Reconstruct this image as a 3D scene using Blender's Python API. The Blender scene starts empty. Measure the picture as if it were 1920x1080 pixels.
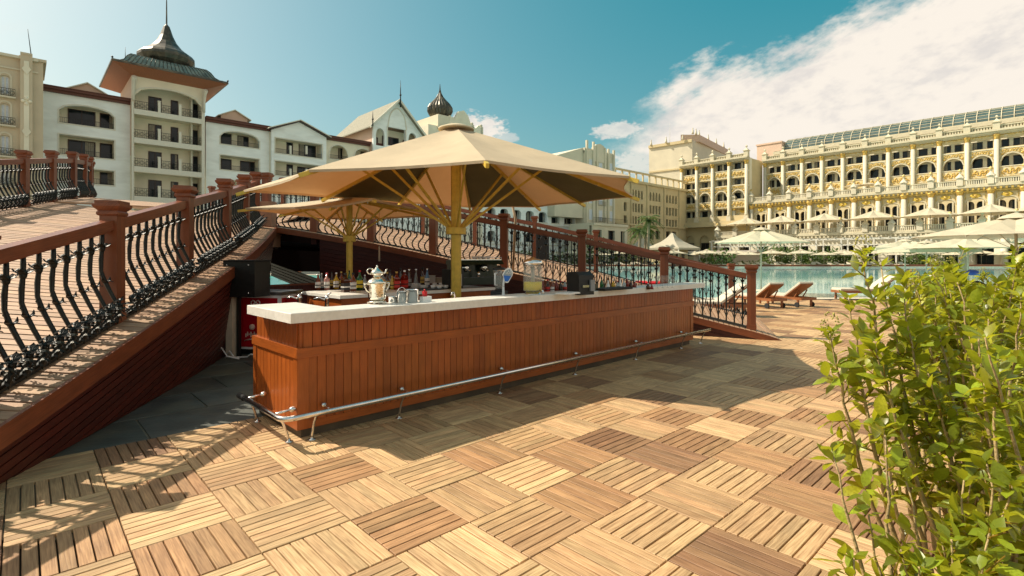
import bpy, math, random
from mathutils import Vector, Matrix
random.seed(7)
R = random.Random(11)
SC = bpy.context.scene
COL = SC.collection

# ------------------------------------------------------------------ camera
H = 1.6
FPX = 980.5
HZ = 482.6
cam_d = bpy.data.cameras.new('camera'); cam = bpy.data.objects.new('camera', cam_d); COL.objects.link(cam)
cam.location = (0, 0, H); cam.rotation_euler = (math.radians(90), 0, 0)
cam_d.sensor_width = 36; cam_d.lens = 36*FPX/1920; cam_d.shift_y = -(540-HZ)/1920
cam_d.clip_start = 0.05; cam_d.clip_end = 3000
SC.camera = cam
SC.view_settings.view_transform = 'Standard'; SC.view_settings.look = 'None'
SC.view_settings.gamma = 1; SC.view_settings.exposure = 0.6
SC.view_settings.use_curve_mapping = False

# ------------------------------------------------------------------ light
SUN_V = Vector((-0.95, 0.23, 1.0)).normalized()       # towards the sun
sun_d = bpy.data.lights.new('sun', 'SUN'); sun = bpy.data.objects.new('sun', sun_d); COL.objects.link(sun)
sun_d.energy = 4.3; sun_d.angle = math.radians(0.5); sun_d.color = (1.0, 0.90, 0.74)
sun.rotation_euler = SUN_V.to_track_quat('Z', 'Y').to_euler(); sun.location = (-30, 10, 40)

world = bpy.data.worlds.new("World"); SC.world = world; world.use_nodes = True
nt = world.node_tree; nt.nodes.clear()
def WN(t, **k):
    n = nt.nodes.new(t)
    for a, b in k.items(): setattr(n, a, b)
    return n
def math_node(tree, op, a, b=None, c=None, clamp=False):
    n = tree.nodes.new('ShaderNodeMath'); n.operation = op; n.use_clamp = clamp
    for i, v in enumerate((a, b, c)):
        if v is None: continue
        if isinstance(v, (int, float)): n.inputs[i].default_value = v
        else: tree.links.new(v, n.inputs[i])
    return n.outputs[0]
wm = lambda *a, **k: math_node(nt, *a, **k)
sky = WN('ShaderNodeTexSky', sky_type='NISHITA'); sky.sun_disc = False
sky.sun_elevation = math.asin(SUN_V.z); sky.sun_rotation = math.atan2(SUN_V.x, SUN_V.y)
sky.air_density = 1.0; sky.dust_density = 3.2; sky.ozone_density = 1.6; sky.altitude = 0
ssep = WN('ShaderNodeSeparateColor'); nt.links.new(sky.outputs[0], ssep.inputs[0]); scmb = WN('ShaderNodeCombineColor')      # the photograph's teal grading of the clear sky
for ch, (ga, of) in enumerate(((.72, -.76), (.60, .15), (.50, .10))): nt.links.new(wm('MAXIMUM', wm('ADD', wm('MULTIPLY', ssep.outputs[ch], ga), of), .12), scmb.inputs[ch])
geo = WN('ShaderNodeTexCoord'); sep = WN('ShaderNodeSeparateXYZ'); nt.links.new(geo.outputs['Generated'], sep.inputs[0])
az = wm('ARCTAN2', sep.outputs[0], sep.outputs[1]); az = wm('MULTIPLY', az, 57.2958)
el = wm('MULTIPLY', wm('ARCSINE', sep.outputs[2]), 57.2958)
comb = WN('ShaderNodeCombineXYZ')
# streaked coordinates: cloud bands climb to the upper right
su = wm('ADD', wm('MULTIPLY', az, 0.92), wm('MULTIPLY', el, 0.40)); sv = wm('SUBTRACT', wm('MULTIPLY', el, 0.92), wm('MULTIPLY', az, 0.40))
nt.links.new(wm('MULTIPLY', su, 0.055), comb.inputs[0]); nt.links.new(wm('MULTIPLY', sv, 0.16), comb.inputs[1]); comb.inputs[2].default_value = 3.3
n1 = WN('ShaderNodeTexNoise'); n1.inputs['Scale'].default_value = 1.5; n1.inputs['Detail'].default_value = 9; n1.inputs['Roughness'].default_value = .62
nt.links.new(comb.outputs[0], n1.inputs['Vector'])
comb2 = WN('ShaderNodeCombineXYZ'); nt.links.new(wm('MULTIPLY', az, .11), comb2.inputs[0]); nt.links.new(wm('MULTIPLY', el, .2), comb2.inputs[1]); comb2.inputs[2].default_value = 8.1
n2 = WN('ShaderNodeTexNoise'); n2.inputs['Scale'].default_value = 1.6; n2.inputs['Detail'].default_value = 8; n2.inputs['Roughness'].default_value = .6
nt.links.new(comb2.outputs[0], n2.inputs['Vector'])
n2b = WN('ShaderNodeTexNoise'); n2b.inputs['Scale'].default_value = 5.0; n2b.inputs['Detail'].default_value = 7; n2b.inputs['Roughness'].default_value = .55
nt.links.new(comb2.outputs[0], n2b.inputs['Vector'])
def smooth(x, a, b):
    m = WN('ShaderNodeMapRange', interpolation_type='SMOOTHSTEP'); m.inputs[1].default_value = a; m.inputs[2].default_value = b
    nt.links.new(x, m.inputs[0]); return m.outputs[0]
# upper edge of the bank: rises from 12 deg at az 9 to 22 deg at az 36 and stays there
edge = wm('ADD', wm('ADD', 9.8, wm('MULTIPLY', smooth(az, 4, 22), 9.6)), wm('MULTIPLY', smooth(az, 22, 44), 3.5))
dn = wm('SUBTRACT', wm('ADD', edge, wm('MULTIPLY', wm('SUBTRACT', n1.outputs[0], .5), 7.0)), wm('ADD', el, wm('MULTIPLY', wm('SUBTRACT', n2b.outputs[0], .5), 4.5)))
bank = smooth(dn, -0.6, 2.2)
azr = smooth(wm('ADD', az, wm('MULTIPLY', wm('SUBTRACT', n2.outputs[0], .5), 16)), 9, 17)
lowm = smooth(wm('SUBTRACT', el, wm('ADD', wm('MULTIPLY', wm('SUBTRACT', n2.outputs[0], .5), 16), wm('SUBTRACT', 15.0, wm('MULTIPLY', az, .62)))), -2, 2)
bank = wm('MULTIPLY', wm('MULTIPLY', bank, azr), lowm)
n4 = WN('ShaderNodeTexNoise'); n4.inputs['Scale'].default_value = 15.0; n4.inputs['Detail'].default_value = 6; nt.links.new(comb2.outputs[0], n4.inputs['Vector'])
def puff(a0, e0, ra, re, k):
    d = wm('ADD', wm('POWER', wm('ABSOLUTE', wm('DIVIDE', wm('SUBTRACT', az, a0), ra)), 2.0), wm('POWER', wm('ABSOLUTE', wm('DIVIDE', wm('SUBTRACT', el, e0), re)), 2.0))
    d = wm('ADD', d, wm('MULTIPLY', wm('SUBTRACT', n2b.outputs[0], .5), 2.6))
    d = wm('ADD', d, wm('MULTIPLY', wm('SUBTRACT', n4.outputs[0], .5), 2.4))
    return wm('MULTIPLY', wm('SUBTRACT', 1.0, smooth(d, .35, 1.45)), k)
cl = bank
for q in ((-4.2, 13.6, 3.4, 1.7, .95), (-0.6, 12.9, 1.3, .5, .5), (11.4, 13.4, 2.4, .9, .75), (13.6, 10.0, 3.2, 1.3, .7), (30, 25.5, 5, .8, .5), (36, 24.3, 4, .7, .5)):
    cl = wm('MAXIMUM', cl, puff(*q))
# broken cloud out of frame, extended over the unseen sky to add fill light
az_out = smooth(wm('ABSOLUTE', wm('SUBTRACT', az, 10.0)), 50, 70)
cl = wm('MAXIMUM', cl, wm('MULTIPLY', wm('MULTIPLY', smooth(n2.outputs[0], .46, .60), az_out), smooth(el, 3, 10)))
cl = wm('MULTIPLY', cl, smooth(el, -1, 1), clamp=True)
ccol = WN('ShaderNodeMix', data_type='RGBA'); ccol.inputs[6].default_value = (3.45, 3.25, 3.05, 1); ccol.inputs[7].default_value = (4.3, 3.95, 3.5, 1)
nt.links.new(smooth(wm('ADD', wm('MULTIPLY', n1.outputs[0], .6), wm('MULTIPLY', n2b.outputs[0], .4)), .36, .54), ccol.inputs[0])
skymix = WN('ShaderNodeMix', data_type='RGBA'); nt.links.new(cl, skymix.inputs[0]); nt.links.new(scmb.outputs[0], skymix.inputs[6]); nt.links.new(ccol.outputs[2], skymix.inputs[7])
bg = WN('ShaderNodeBackground'); bg.inputs[1].default_value = 0.15; wout = WN('ShaderNodeOutputWorld')
nt.links.new(skymix.outputs[2], bg.inputs[0]); nt.links.new(bg.outputs[0], wout.inputs[0])

# ------------------------------------------------------------------ helpers
def ray(px, py): return Vector(((px-960)/FPX, 1.0, (HZ-py)/FPX))
def onz(px, py, z=0.0):
    """world point seen at photo pixel px,py on the horizontal plane z (layout measurement)"""
    d = (H-z)*FPX/(py-HZ); return Vector(((px-960)/FPX*d, d, z))
def atd(px, py, d): return Vector(((px-960)/FPX*d, d, H+(HZ-py)/FPX*d))

def put(o, label=None, cat=None, group=None, kind=None):
    if label: o['label'] = label
    if cat: o['category'] = cat
    if group: o['group'] = group
    if kind: o['kind'] = kind
    return o
def thing(name, label, cat, loc=(0, 0, 0), rz=0.0, group=None):
    o = bpy.data.objects.new(name, None); COL.objects.link(o); o.location = loc; o.rotation_euler = (0, 0, rz)
    o.empty_display_size = .2
    return put(o, label, cat, group)
def copy_tree(o, parent=None):
    c = o.copy(); COL.objects.link(c)
    if parent is not None: c.parent = parent; c.matrix_parent_inverse = o.matrix_parent_inverse
    for ch in list(o.children): copy_tree(ch, c)
    return c
def inst(mesh, name, parent=None, loc=(0, 0, 0), rot=(0, 0, 0), scale=(1, 1, 1), color=None):
    o = bpy.data.objects.new(name, mesh); COL.objects.link(o)
    o.location = loc; o.rotation_euler = rot; o.scale = scale
    if parent is not None: o.parent = parent
    if color: o.color = color
    return o

class MB:
    def __init__(s): s.v = []; s.f = []; s.mi = []; s.c = []; s.uv = []; s.sm = []; s.T = Matrix.Identity(4); s.m = 0; s.col = (1, 1, 1)
    def vert(s, p): s.v.append(tuple(s.T @ Vector(p))); return len(s.v)-1
    def face(s, idx, uv=None, smooth=False):
        s.f.append(tuple(idx)); s.mi.append(s.m); s.c.append(s.col); s.sm.append(smooth)
        s.uv.append(uv if uv else [(s.v[i][0]+s.v[i][2]*.3, s.v[i][1]+s.v[i][2]) for i in idx])
    def hexa(s, P):
        """8 corner points: bottom 4 ccw, top 4 ccw"""
        i = [s.vert(p) for p in P]; Q = [Vector(p) for p in P]
        e = [(Q[1]-Q[0]).length, (Q[3]-Q[0]).length, (Q[4]-Q[0]).length]
        ru, rv = R.uniform(0, 50), R.uniform(0, 50); L = e.index(max(e))
        def uvof(k):
            a = 1 if k in (1, 2, 5, 6) else 0; b = 1 if k in (2, 3, 6, 7) else 0; c = 1 if k > 3 else 0
            t = [a*e[0], b*e[1], c*e[2]]; u = t.pop(L); return (ru+u, rv+t[0]+t[1])
        for q in ((0, 3, 2, 1), (4, 5, 6, 7), (0, 1, 5, 4), (1, 2, 6, 5), (2, 3, 7, 6), (3, 0, 4, 7)):
            s.face([i[k] for k in q], [uvof(k) for k in q])
    def box(s, x0, x1, y0, y1, z0, z1):
        s.hexa([(x0, y0, z0), (x1, y0, z0), (x1, y1, z0), (x0, y1, z0), (x0, y0, z1), (x1, y0, z1), (x1, y1, z1), (x0, y1, z1)])
    def cbox(s, x0, x1, y0, y1, z0, z1, b=.004):
        """box with bevelled top/side edges (cheap chamfer)"""
        lv = [(z0, 0), (z1-b, 0), (z1, b)]; rows = []
        ru, rv = R.uniform(0, 50), R.uniform(0, 50); lx = (x1-x0) > (y1-y0)
        for z, i in lv: rows.append([s.vert(p) for p in ((x0+i, y0+i, z), (x1-i, y0+i, z), (x1-i, y1-i, z), (x0+i, y1-i, z))])
        crn = [(0, 0), (1, 0), (1, 1), (0, 1)]
        def uv(k, l):
            a = crn[k][0]*(x1-x0); bb = crn[k][1]*(y1-y0)
            if not lx: a, bb = bb, a
            return (ru+a, rv+bb+l*.01)
        for l in range(2):
            for k in range(4):
                k2 = (k+1) % 4; s.face([rows[l][k], rows[l][k2], rows[l+1][k2], rows[l+1][k]], [uv(k, l), uv(k2, l), uv(k2, l+1), uv(k, l+1)])
        s.face(rows[2], [uv(k, 2) for k in range(4)]); s.face(rows[0][::-1], [uv(k, 0) for k in (3, 2, 1, 0)])
    def prism(s, pts, ax, a0, a1):
        """extrude polygon pts (2D) along axis ax from a0 to a1; 2D coords are the other two axes in order"""
        def P(p, a):
            if ax == 0: return (a, p[0], p[1])
            if ax == 1: return (p[0], a, p[1])
            return (p[0], p[1], a)
        A = [s.vert(P(p, a0)) for p in pts]; B = [s.vert(P(p, a1)) for p in pts]; n = len(pts)
        s.face(A[::-1], [pts[k] for k in range(n)][::-1]); s.face(B, list(pts))
        for k in range(n):
            k2 = (k+1) % n; s.face([A[k], A[k2], B[k2], B[k]], [(pts[k][0], a0), (pts[k2][0], a0), (pts[k2][0], a1), (pts[k][0], a1)])
    def lathe(s, prof, n=16, c=(0, 0, 0), cap=True, smooth=True, sx=1, sy=1, ph=0):
        rings = []
        for r, z in prof:
            rings.append([s.vert((c[0]+r*sx*math.cos(ph+2*math.pi*k/n), c[1]+r*sy*math.sin(ph+2*math.pi*k/n), c[2]+z)) for k in range(n)])
        for a in range(len(rings)-1):
            for k in range(n):
                k2 = (k+1) % n
                s.face([rings[a][k], rings[a][k2], rings[a+1][k2], rings[a+1][k]], [(k/n, prof[a][1]), ((k+1)/n, prof[a][1]), ((k+1)/n, prof[a+1][1]), (k/n, prof[a+1][1])], smooth)
        if cap: s.face(rings[0][::-1]); s.face(rings[-1])
    def tube(s, path, r, n=8, cap=True, flat=1.0, smooth=True):
        P = [Vector(p) for p in path]; rr = r if isinstance(r, (list, tuple)) else [r]*len(P)
        t0 = (P[1]-P[0]).normalized(); up = Vector((0, 0, 1)) if abs(t0.z) < .9 else Vector((1, 0, 0))
        a = t0.cross(up).normalized(); rings = []; L = 0
        for i, p in enumerate(P):
            t = (P[min(i+1, len(P)-1)]-P[max(i-1, 0)]).normalized()
            a = (a-t*a.dot(t)).normalized(); b = t.cross(a)
            if i: L += (p-P[i-1]).length
            rings.append(([s.vert(p+a*rr[i]*math.cos(2*math.pi*k/n)+b*rr[i]*flat*math.sin(2*math.pi*k/n)) for k in range(n)], L))
        for i in range(len(rings)-1):
            for k in range(n):
                k2 = (k+1) % n
                s.face([rings[i][0][k], rings[i][0][k2], rings[i+1][0][k2], rings[i+1][0][k]], [(rings[i][1], k/n*.2), (rings[i][1], (k+1)/n*.2), (rings[i+1][1], (k+1)/n*.2), (rings[i+1][1], k/n*.2)], smooth)
        if cap: s.face(rings[0][0][::-1]); s.face(rings[-1][0])
    def bar(s, a, b, w, h=None):
        """rectangular bar from a to b; w = horizontal width, h = height"""
        h = h or w; a = Vector(a); b = Vector(b); t = (b-a).normalized()
        up = Vector((0, 0, 1)) if abs(t.z) < .95 else Vector((0, 1, 0))
        x = t.cross(up).normalized()*w/2; y = x.cross(t).normalized()*h/2
        s.hexa([a-x-y, a+x-y, b+x-y, b-x-y, a-x+y, a+x+y, b+x+y, b-x+y])
    def sphere(s, c, r, n=10, m=6, sz=1.0):
        pr = [(max(r*math.sin(math.pi*i/m), r*.02), -r*sz*math.cos(math.pi*i/m)) for i in range(m+1)]; s.lathe(pr, n, c)
    def quad(s, a, b, c, d, uv=None): s.face([s.vert(p) for p in (a, b, c, d)], uv)
    def mesh(s, name, mats):
        me = bpy.data.meshes.new(name); me.from_pydata(s.v, [], s.f)
        for m in (mats if isinstance(mats, (list, tuple)) else [mats]): me.materials.append(m)
        me.polygons.foreach_set('material_index', s.mi); me.polygons.foreach_set('use_smooth', s.sm)
        uvl = me.uv_layers.new(name='UVMap'); fl = []
        for q in s.uv:
            for p in q: fl += [p[0], p[1]]
        uvl.data.foreach_set('uv', fl)
        ca = me.color_attributes.new('Col', 'FLOAT_COLOR', 'CORNER'); fl = []
        for q, c in zip(s.f, s.c): fl += [c[0], c[1], c[2], 1.0]*len(q)
        ca.data.foreach_set('color', fl)
        me.update(); return me
    def build(s, name, mats, parent=None, loc=None, rz=None, label=None, cat=None, group=None, kind=None):
        o = bpy.data.objects.new(name, s.mesh(name, mats)); COL.objects.link(o)
        if parent is not None: o.parent = parent
        if loc is not None: o.location = loc
        if rz is not None: o.rotation_euler = (0, 0, rz)
        return put(o, label, cat, group, kind)

# ------------------------------------------------------------------ materials
def mat(name, base, rough=.6, metal=0.0, var=.12, vs=6.0, bump=0.0, bs=40.0, coord='Object', stretch=None, var2=None, spec=.5,
        trans=0.0, ior=1.45, sss=None, coat=0.0, detail=4, alpha=1.0, transl=None, attr=True, rvar=.1, patch=None):
    m = bpy.data.materials.new(name); m.use_nodes = True; t = m.node_tree; t.nodes.clear(); L = t.links.new
    out = t.nodes.new('ShaderNodeOutputMaterial'); p = t.nodes.new('ShaderNodeBsdfPrincipled'); L(p.outputs[0], out.inputs[0])
    tc = t.nodes.new('ShaderNodeTexCoord'); mp = t.nodes.new('ShaderNodeMapping'); L(tc.outputs[coord], mp.inputs[0])
    if stretch: mp.inputs['Scale'].default_value = stretch
    nz = t.nodes.new('ShaderNodeTexNoise'); nz.inputs['Scale'].default_value = vs; nz.inputs['Detail'].default_value = detail; L(mp.outputs[0], nz.inputs[0])
    rp = t.nodes.new('ShaderNodeMapRange'); L(nz.outputs[0], rp.inputs[0]); rp.inputs[1].default_value = .3; rp.inputs[2].default_value = .7
    rp.inputs[3].default_value = 1-var; rp.inputs[4].default_value = 1+var
    mx = t.nodes.new('ShaderNodeMix'); mx.data_type = 'RGBA'; mx.blend_type = 'MULTIPLY'; mx.inputs[0].default_value = 1
    mx.inputs[6].default_value = (*base, 1); L(rp.outputs[0], mx.inputs[7]); cur = mx.outputs[2]
    if patch:   # (colour, scale, lo, hi): second tone in patches
        n3 = t.nodes.new('ShaderNodeTexNoise'); n3.inputs['Scale'].default_value = patch[1]; n3.inputs['Detail'].default_value = 6; L(mp.outputs[0], n3.inputs[0])
        r3 = t.nodes.new('ShaderNodeMapRange'); L(n3.outputs[0], r3.inputs[0]); r3.inputs[1].default_value = patch[2]; r3.inputs[2].default_value = patch[3]
        m3 = t.nodes.new('ShaderNodeMix'); m3.data_type = 'RGBA'; L(r3.outputs[0], m3.inputs[0]); L(cur, m3.inputs[6]); m3.inputs[7].default_value = (*patch[0], 1); cur = m3.outputs[2]
    if attr:
        at = t.nodes.new('ShaderNodeAttribute'); at.attribute_name = 'Col'
        m2 = t.nodes.new('ShaderNodeMix'); m2.data_type = 'RGBA'; m2.blend_type = 'MULTIPLY'; m2.inputs[0].default_value = 1; L(cur, m2.inputs[6]); L(at.outputs['Color'], m2.inputs[7])
        oi = t.nodes.new('ShaderNodeObjectInfo'); m4 = t.nodes.new('ShaderNodeMix'); m4.data_type = 'RGBA'; m4.blend_type = 'MULTIPLY'; m4.inputs[0].default_value = 1
        L(m2.outputs[2], m4.inputs[6]); L(oi.outputs['Color'], m4.inputs[7]); cur = m4.outputs[2]
    L(cur, p.inputs['Base Color'])
    p.inputs['Metallic'].default_value = metal; p.inputs['IOR'].default_value = ior
    p.inputs['Specular IOR Level'].default_value = spec; p.inputs['Coat Weight'].default_value = coat
    r2 = t.nodes.new('ShaderNodeMapRange'); L(nz.outputs[0], r2.inputs[0]); r2.inputs[3].default_value = max(rough-rvar, .02); r2.inputs[4].default_value = min(rough+rvar, 1); L(r2.outputs[0], p.inputs['Roughness'])
    if trans: p.inputs['Transmission Weight'].default_value = trans
    if alpha < 1: p.inputs['Alpha'].default_value = alpha
    if bump:
        nb = t.nodes.new('ShaderNodeTexNoise'); nb.inputs['Scale'].default_value = bs; nb.inputs['Detail'].default_value = 5; L(mp.outputs[0], nb.inputs[0])
        b = t.nodes.new('ShaderNodeBump'); b.inputs['Strength'].default_value = bump; b.inputs['Distance'].default_value = .02; L(nb.outputs[0], b.inputs['Height']); L(b.outputs[0], p.inputs['Normal'])
    if transl:
        tr = t.nodes.new('ShaderNodeBsdfTranslucent'); tr.inputs[0].default_value = (*transl[0], 1); ms = t.nodes.new('ShaderNodeMixShader'); ms.inputs[0].default_value = transl[1]
        L(p.outputs[0], ms.inputs[1]); L(tr.outputs[0], ms.inputs[2]); L(ms.outputs[0], out.inputs[0])
    return m

def teak_mat(name, base, dark, rough=.62):
    m = bpy.data.materials.new(name); m.use_nodes = True; t = m.node_tree; t.nodes.clear(); L = t.links.new
    out = t.nodes.new('ShaderNodeOutputMaterial'); p = t.nodes.new('ShaderNodeBsdfPrincipled'); L(p.outputs[0], out.inputs[0])
    uv = t.nodes.new('ShaderNodeUVMap'); uv.uv_map = 'UVMap'; oi = t.nodes.new('ShaderNodeObjectInfo')
    off = t.nodes.new('ShaderNodeVectorMath'); off.operation = 'ADD'; sc = t.nodes.new('ShaderNodeVectorMath'); sc.operation = 'SCALE'; sc.inputs[3].default_value = 31.0
    cb = t.nodes.new('ShaderNodeCombineXYZ'); L(oi.outputs['Random'], cb.inputs[0]); L(oi.outputs['Random'], cb.inputs[1]); L(cb.outputs[0], sc.inputs[0]); L(uv.outputs[0], off.inputs[0]); L(sc.outputs[0], off.inputs[1])
    mp = t.nodes.new('ShaderNodeMapping'); mp.inputs['Scale'].default_value = (3.0, 62, 1); L(off.outputs[0], mp.inputs[0])
    n1 = t.nodes.new('ShaderNodeTexNoise'); n1.inputs['Scale'].default_value = 1.6; n1.inputs['Detail'].default_value = 7; n1.inputs['Distortion'].default_value = .6; L(mp.outputs[0], n1.inputs[0])
    mp2 = t.nodes.new('ShaderNodeMapping'); mp2.inputs['Scale'].default_value = (2.2, 5, 1); L(off.outputs[0], mp2.inputs[0])
    n2 = t.nodes.new('ShaderNodeTexNoise'); n2.inputs['Scale'].default_value = 2.0; n2.inputs['Detail'].default_value = 5; L(mp2.outputs[0], n2.inputs[0])
    cr = t.nodes.new('ShaderNodeValToRGB'); L(n1.outputs[0], cr.inputs[0])
    cr.color_ramp.elements[0].position = .30; cr.color_ramp.elements[0].color = (*dark, 1); cr.color_ramp.elements[1].position = .62; cr.color_ramp.elements[1].color = (*base, 1)
    r2 = t.nodes.new('ShaderNodeMapRange'); L(n2.outputs[0], r2.inputs[0]); r2.inputs[1].default_value = .3; r2.inputs[2].default_value = .7; r2.inputs[3].default_value = .82; r2.inputs[4].default_value = 1.12
    m1 = t.nodes.new('ShaderNodeMix'); m1.data_type = 'RGBA'; m1.blend_type = 'MULTIPLY'; m1.inputs[0].default_value = 1; L(cr.outputs[0], m1.inputs[6]); L(r2.outputs[0], m1.inputs[7])
    at = t.nodes.new('ShaderNodeAttribute'); at.attribute_name = 'Col'
    m2 = t.nodes.new('ShaderNodeMix'); m2.data_type = 'RGBA'; m2.blend_type = 'MULTIPLY'; m2.inputs[0].default_value = 1; L(m1.outputs[2], m2.inputs[6]); L(at.outputs['Color'], m2.inputs[7])
    m4 = t.nodes.new('ShaderNodeMix'); m4.data_type = 'RGBA'; m4.blend_type = 'MULTIPLY'; m4.inputs[0].default_value = 1; L(m2.outputs[2], m4.inputs[6]); L(oi.outputs['Color'], m4.inputs[7])
    L(m4.outputs[2], p.inputs['Base Color']); p.inputs['Roughness'].default_value = rough
    b = t.nodes.new('ShaderNodeBump'); b.inputs['Strength'].default_value = .35; b.inputs['Distance'].default_value = .004; L(n1.outputs[0], b.inputs['Height']); L(b.outputs[0], p.inputs['Normal'])
    return m

TEAK = teak_mat('teak', (.59, .40, .215), (.33, .20, .095))
BRIDGE_PLANK = teak_mat('bridge_plank_wood', (.46, .28, .165), (.30, .17, .095))
MAHOG = teak_mat('mahogany_paint', (.36, .088, .013), (.29, .068, .009), .34)
MAHOG_L = teak_mat('mahogany_post', (.225, .064, .022), (.15, .040, .015), .40)
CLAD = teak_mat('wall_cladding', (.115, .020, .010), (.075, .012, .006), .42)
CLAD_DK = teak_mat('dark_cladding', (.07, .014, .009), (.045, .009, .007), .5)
JOINT = mat('joint_black', (.035, .026, .018), .9, var=.3, vs=20)
IRON = mat('cast_iron', (.012, .014, .012), .38, metal=.35, var=.4, vs=30, bump=.3, bs=90, patch=((.05, .045, .02), 14, .55, .8))
SLATE = mat('slate', (.085, .095, .085), .55, var=.3, vs=3, bump=.35, bs=14, patch=((.15, .14, .10), 1.7, .5, .75))
STONE_TOP = mat('counter_stone', (.76, .73, .66), .32, var=.06, vs=25, patch=((.68, .64, .56), 5.0, .52, .72))
STEEL = mat('chrome', (.75, .74, .72), .14, metal=1, var=.1, vs=20, rvar=.06)
STEEL_B = mat('brushed_steel', (.55, .56, .57), .32, metal=1, var=.1, vs=8)
CANVAS = mat('cream_canvas', (.56, .455, .305), .85, var=.07, vs=2.2, bump=.35, bs=7, transl=((.60, .25, .08), .17), patch=((.48, .385, .25), .9, .5, .85))
CANVAS_D = mat('shaded_canvas_panel', (.20, .165, .07), .9, var=.1, vs=3, bump=.15, bs=260)  # dark tone painting in the shaded facets of the canopy underside
CANVAS_W = mat('white_canvas', (.56, .50, .36), .85, var=.05, vs=2, bump=.1, bs=120, transl=((.70, .58, .36), .18))
GOLDP = mat('mustard_metal', (.64, .45, .07), .42, metal=.15, var=.12, vs=12)
BLACKP = mat('black_plastic', (.012, .013, .012), .4, var=.3, vs=15)
RUBBER = mat('rubber', (.02, .02, .02), .8)
WALLW = mat('white_render', (.82, .85, .81), .8, var=.05, vs=.6, bump=.1, bs=8, stretch=(1, 1, 3.0), patch=((.60, .61, .56), .35, .5, .9))
WALLC = mat('cream_render', (.76, .70, .54), .8, var=.05, vs=.5, bump=.1, bs=8, patch=((.55, .52, .40), .3, .5, .9))
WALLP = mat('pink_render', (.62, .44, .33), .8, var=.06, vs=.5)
WALLY = mat('warm_cream_stone', (.58, .475, .275), .8, var=.08, vs=.4, bump=.1, bs=5, patch=((.50, .41, .24), .15, .5, .9))
WALLB = mat('pale_stone', (.62, .56, .42), .8, var=.07, vs=.4, patch=((.54, .49, .37), .15, .5, .9))
WALLBEIGE = mat('beige_render', (.56, .47, .33), .8, var=.07, vs=.6)
TRIMW = mat('white_trim', (.66, .63, .52), .6, var=.04)
EAVE = mat('brown_eave', (.12, .042, .026), .6, var=.2)
SOFFIT = mat('soffit_boards', (.34, .13, .065), .6, var=.2, vs=4, stretch=(1, 8, 8))
FRAME = mat('window_frame_brown', (.05, .025, .018), .5)
PANE = mat('window_glass', (.012, .018, .022), .10, var=.5, vs=.5, spec=.35)
GOLD = mat('gilding', (.58, .39, .10), .42, metal=.35, var=.3, vs=3)
COPPER_G = mat('patina_roof', (.15, .20, .18), .5, metal=.3, var=.35, vs=1.6, patch=((.28, .30, .24), 1.1, .45, .7))
COPPER_D = mat('dark_copper', (.075, .068, .052), .42, metal=.45, var=.35, vs=2.2, patch=((.20, .17, .11), 1.2, .5, .8))
TILEROOF = mat('grey_roof', (.24, .225, .165), .8, var=.25, vs=3)
GLASSROOF = mat('roof_glass', (.06, .095, .09), .22, var=.35, vs=.25, spec=.8)
LEAF = mat('shrub_leaf', (.17, .225, .018), .34, var=.35, vs=9, transl=((.60, .58, .025), .40), spec=.45, coat=.08)
STEM = mat('shrub_stem', (.36, .26, .12), .7, var=.25, vs=40, bump=.4, bs=80)
FLOWER = mat('seed_head', (.34, .30, .08), .8, var=.3, vs=30)
LEAF_FAR = mat('far_leaf', (.06, .10, .025), .6, var=.4, vs=3, transl=((.2, .3, .04), .25))
PALMBARK = mat('palm_bark', (.22, .17, .11), .9, var=.3, vs=6, bump=.5, bs=20)
CUSH = mat('cushion', (.56, .50, .39), .85, var=.05)
LOUNGE = teak_mat('lounger_wood', (.30, .105, .032), (.19, .062, .02), .45)
REDP = mat('red_paint', (.50, .012, .018), .35, var=.1)
WHITEP = mat('white_paint', (.78, .77, .74), .45, var=.04)
SKIN = mat('skin', (.50, .26, .17), .55, var=.1, vs=10)
CLOTH_B = mat('blue_cloth', (.03, .06, .28), .85)
# ================================================================== GROUND, DECK, POOL
TS = 0.3206*H
TO = Vector((-.83166*H, 2.22251*H, 0)); TU = Vector((.72873, .6848, 0)); TV = Vector((.6848, -.72873, 0))
TANG = math.atan2(TU.y, TU.x)
def tile_ij(p): q = Vector((p[0], p[1], 0))-TO; return q.dot(TU)/TS, q.dot(TV)/TS
def px_of(p):
    if p[1] < .3: return None
    return 960+FPX*p[0]/p[1], HZ-FPX*(p[2]-H)/p[1]

POOL = [(5.0, 21.0), (12.0, 20.6), (26, 20.6), (60, 24), (110, 60), (96, 91), (10, 90), (6.5, 60)]
def in_poly(x, y, P):
    c = False; n = len(P)
    for i in range(n):
        x1, y1 = P[i]; x2, y2 = P[(i+1) % n]
        if (y1 > y) != (y2 > y) and x < (x2-x1)*(y-y1)/(y2-y1)+x1: c = not c
    return c
# ground sheet with the pool cut out: a ring of quads fanned from the pool outline to a far square
g = MB()
big = 1500
def fan(poly, z, holes_out):
    pass
SPOOL = [(-24, 30), (-9.5, 30), (-8.5, 47), (-24, 47)]
# cells on an uneven grid; cells inside pools are left open, pool walls close the edges
xs = [-big, -300, -100, -24, -9, 5, 12, 26, 60, 110, 300, big]; ys = [-big, -50, 0, 20.6, 30, 47, 91, 200, big]
SLATE_G = mat('ground_stone', (.30, .26, .20), .85, var=.15, vs=.3)
for a in range(len(xs)-1):
    for b in range(len(ys)-1):
        inside = (xs[a] >= 5 and xs[a+1] <= 110 and ys[b] >= 20.6 and ys[b+1] <= 91) or (xs[a] >= -24 and xs[a+1] <= -9 and ys[b] >= 30 and ys[b+1] <= 47)
        if not inside: g.quad((xs[a], ys[b], -.05), (xs[a+1], ys[b], -.05), (xs[a+1], ys[b+1], -.05), (xs[a], ys[b+1], -.05))
g.build('ground', SLATE_G, kind='structure')
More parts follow.
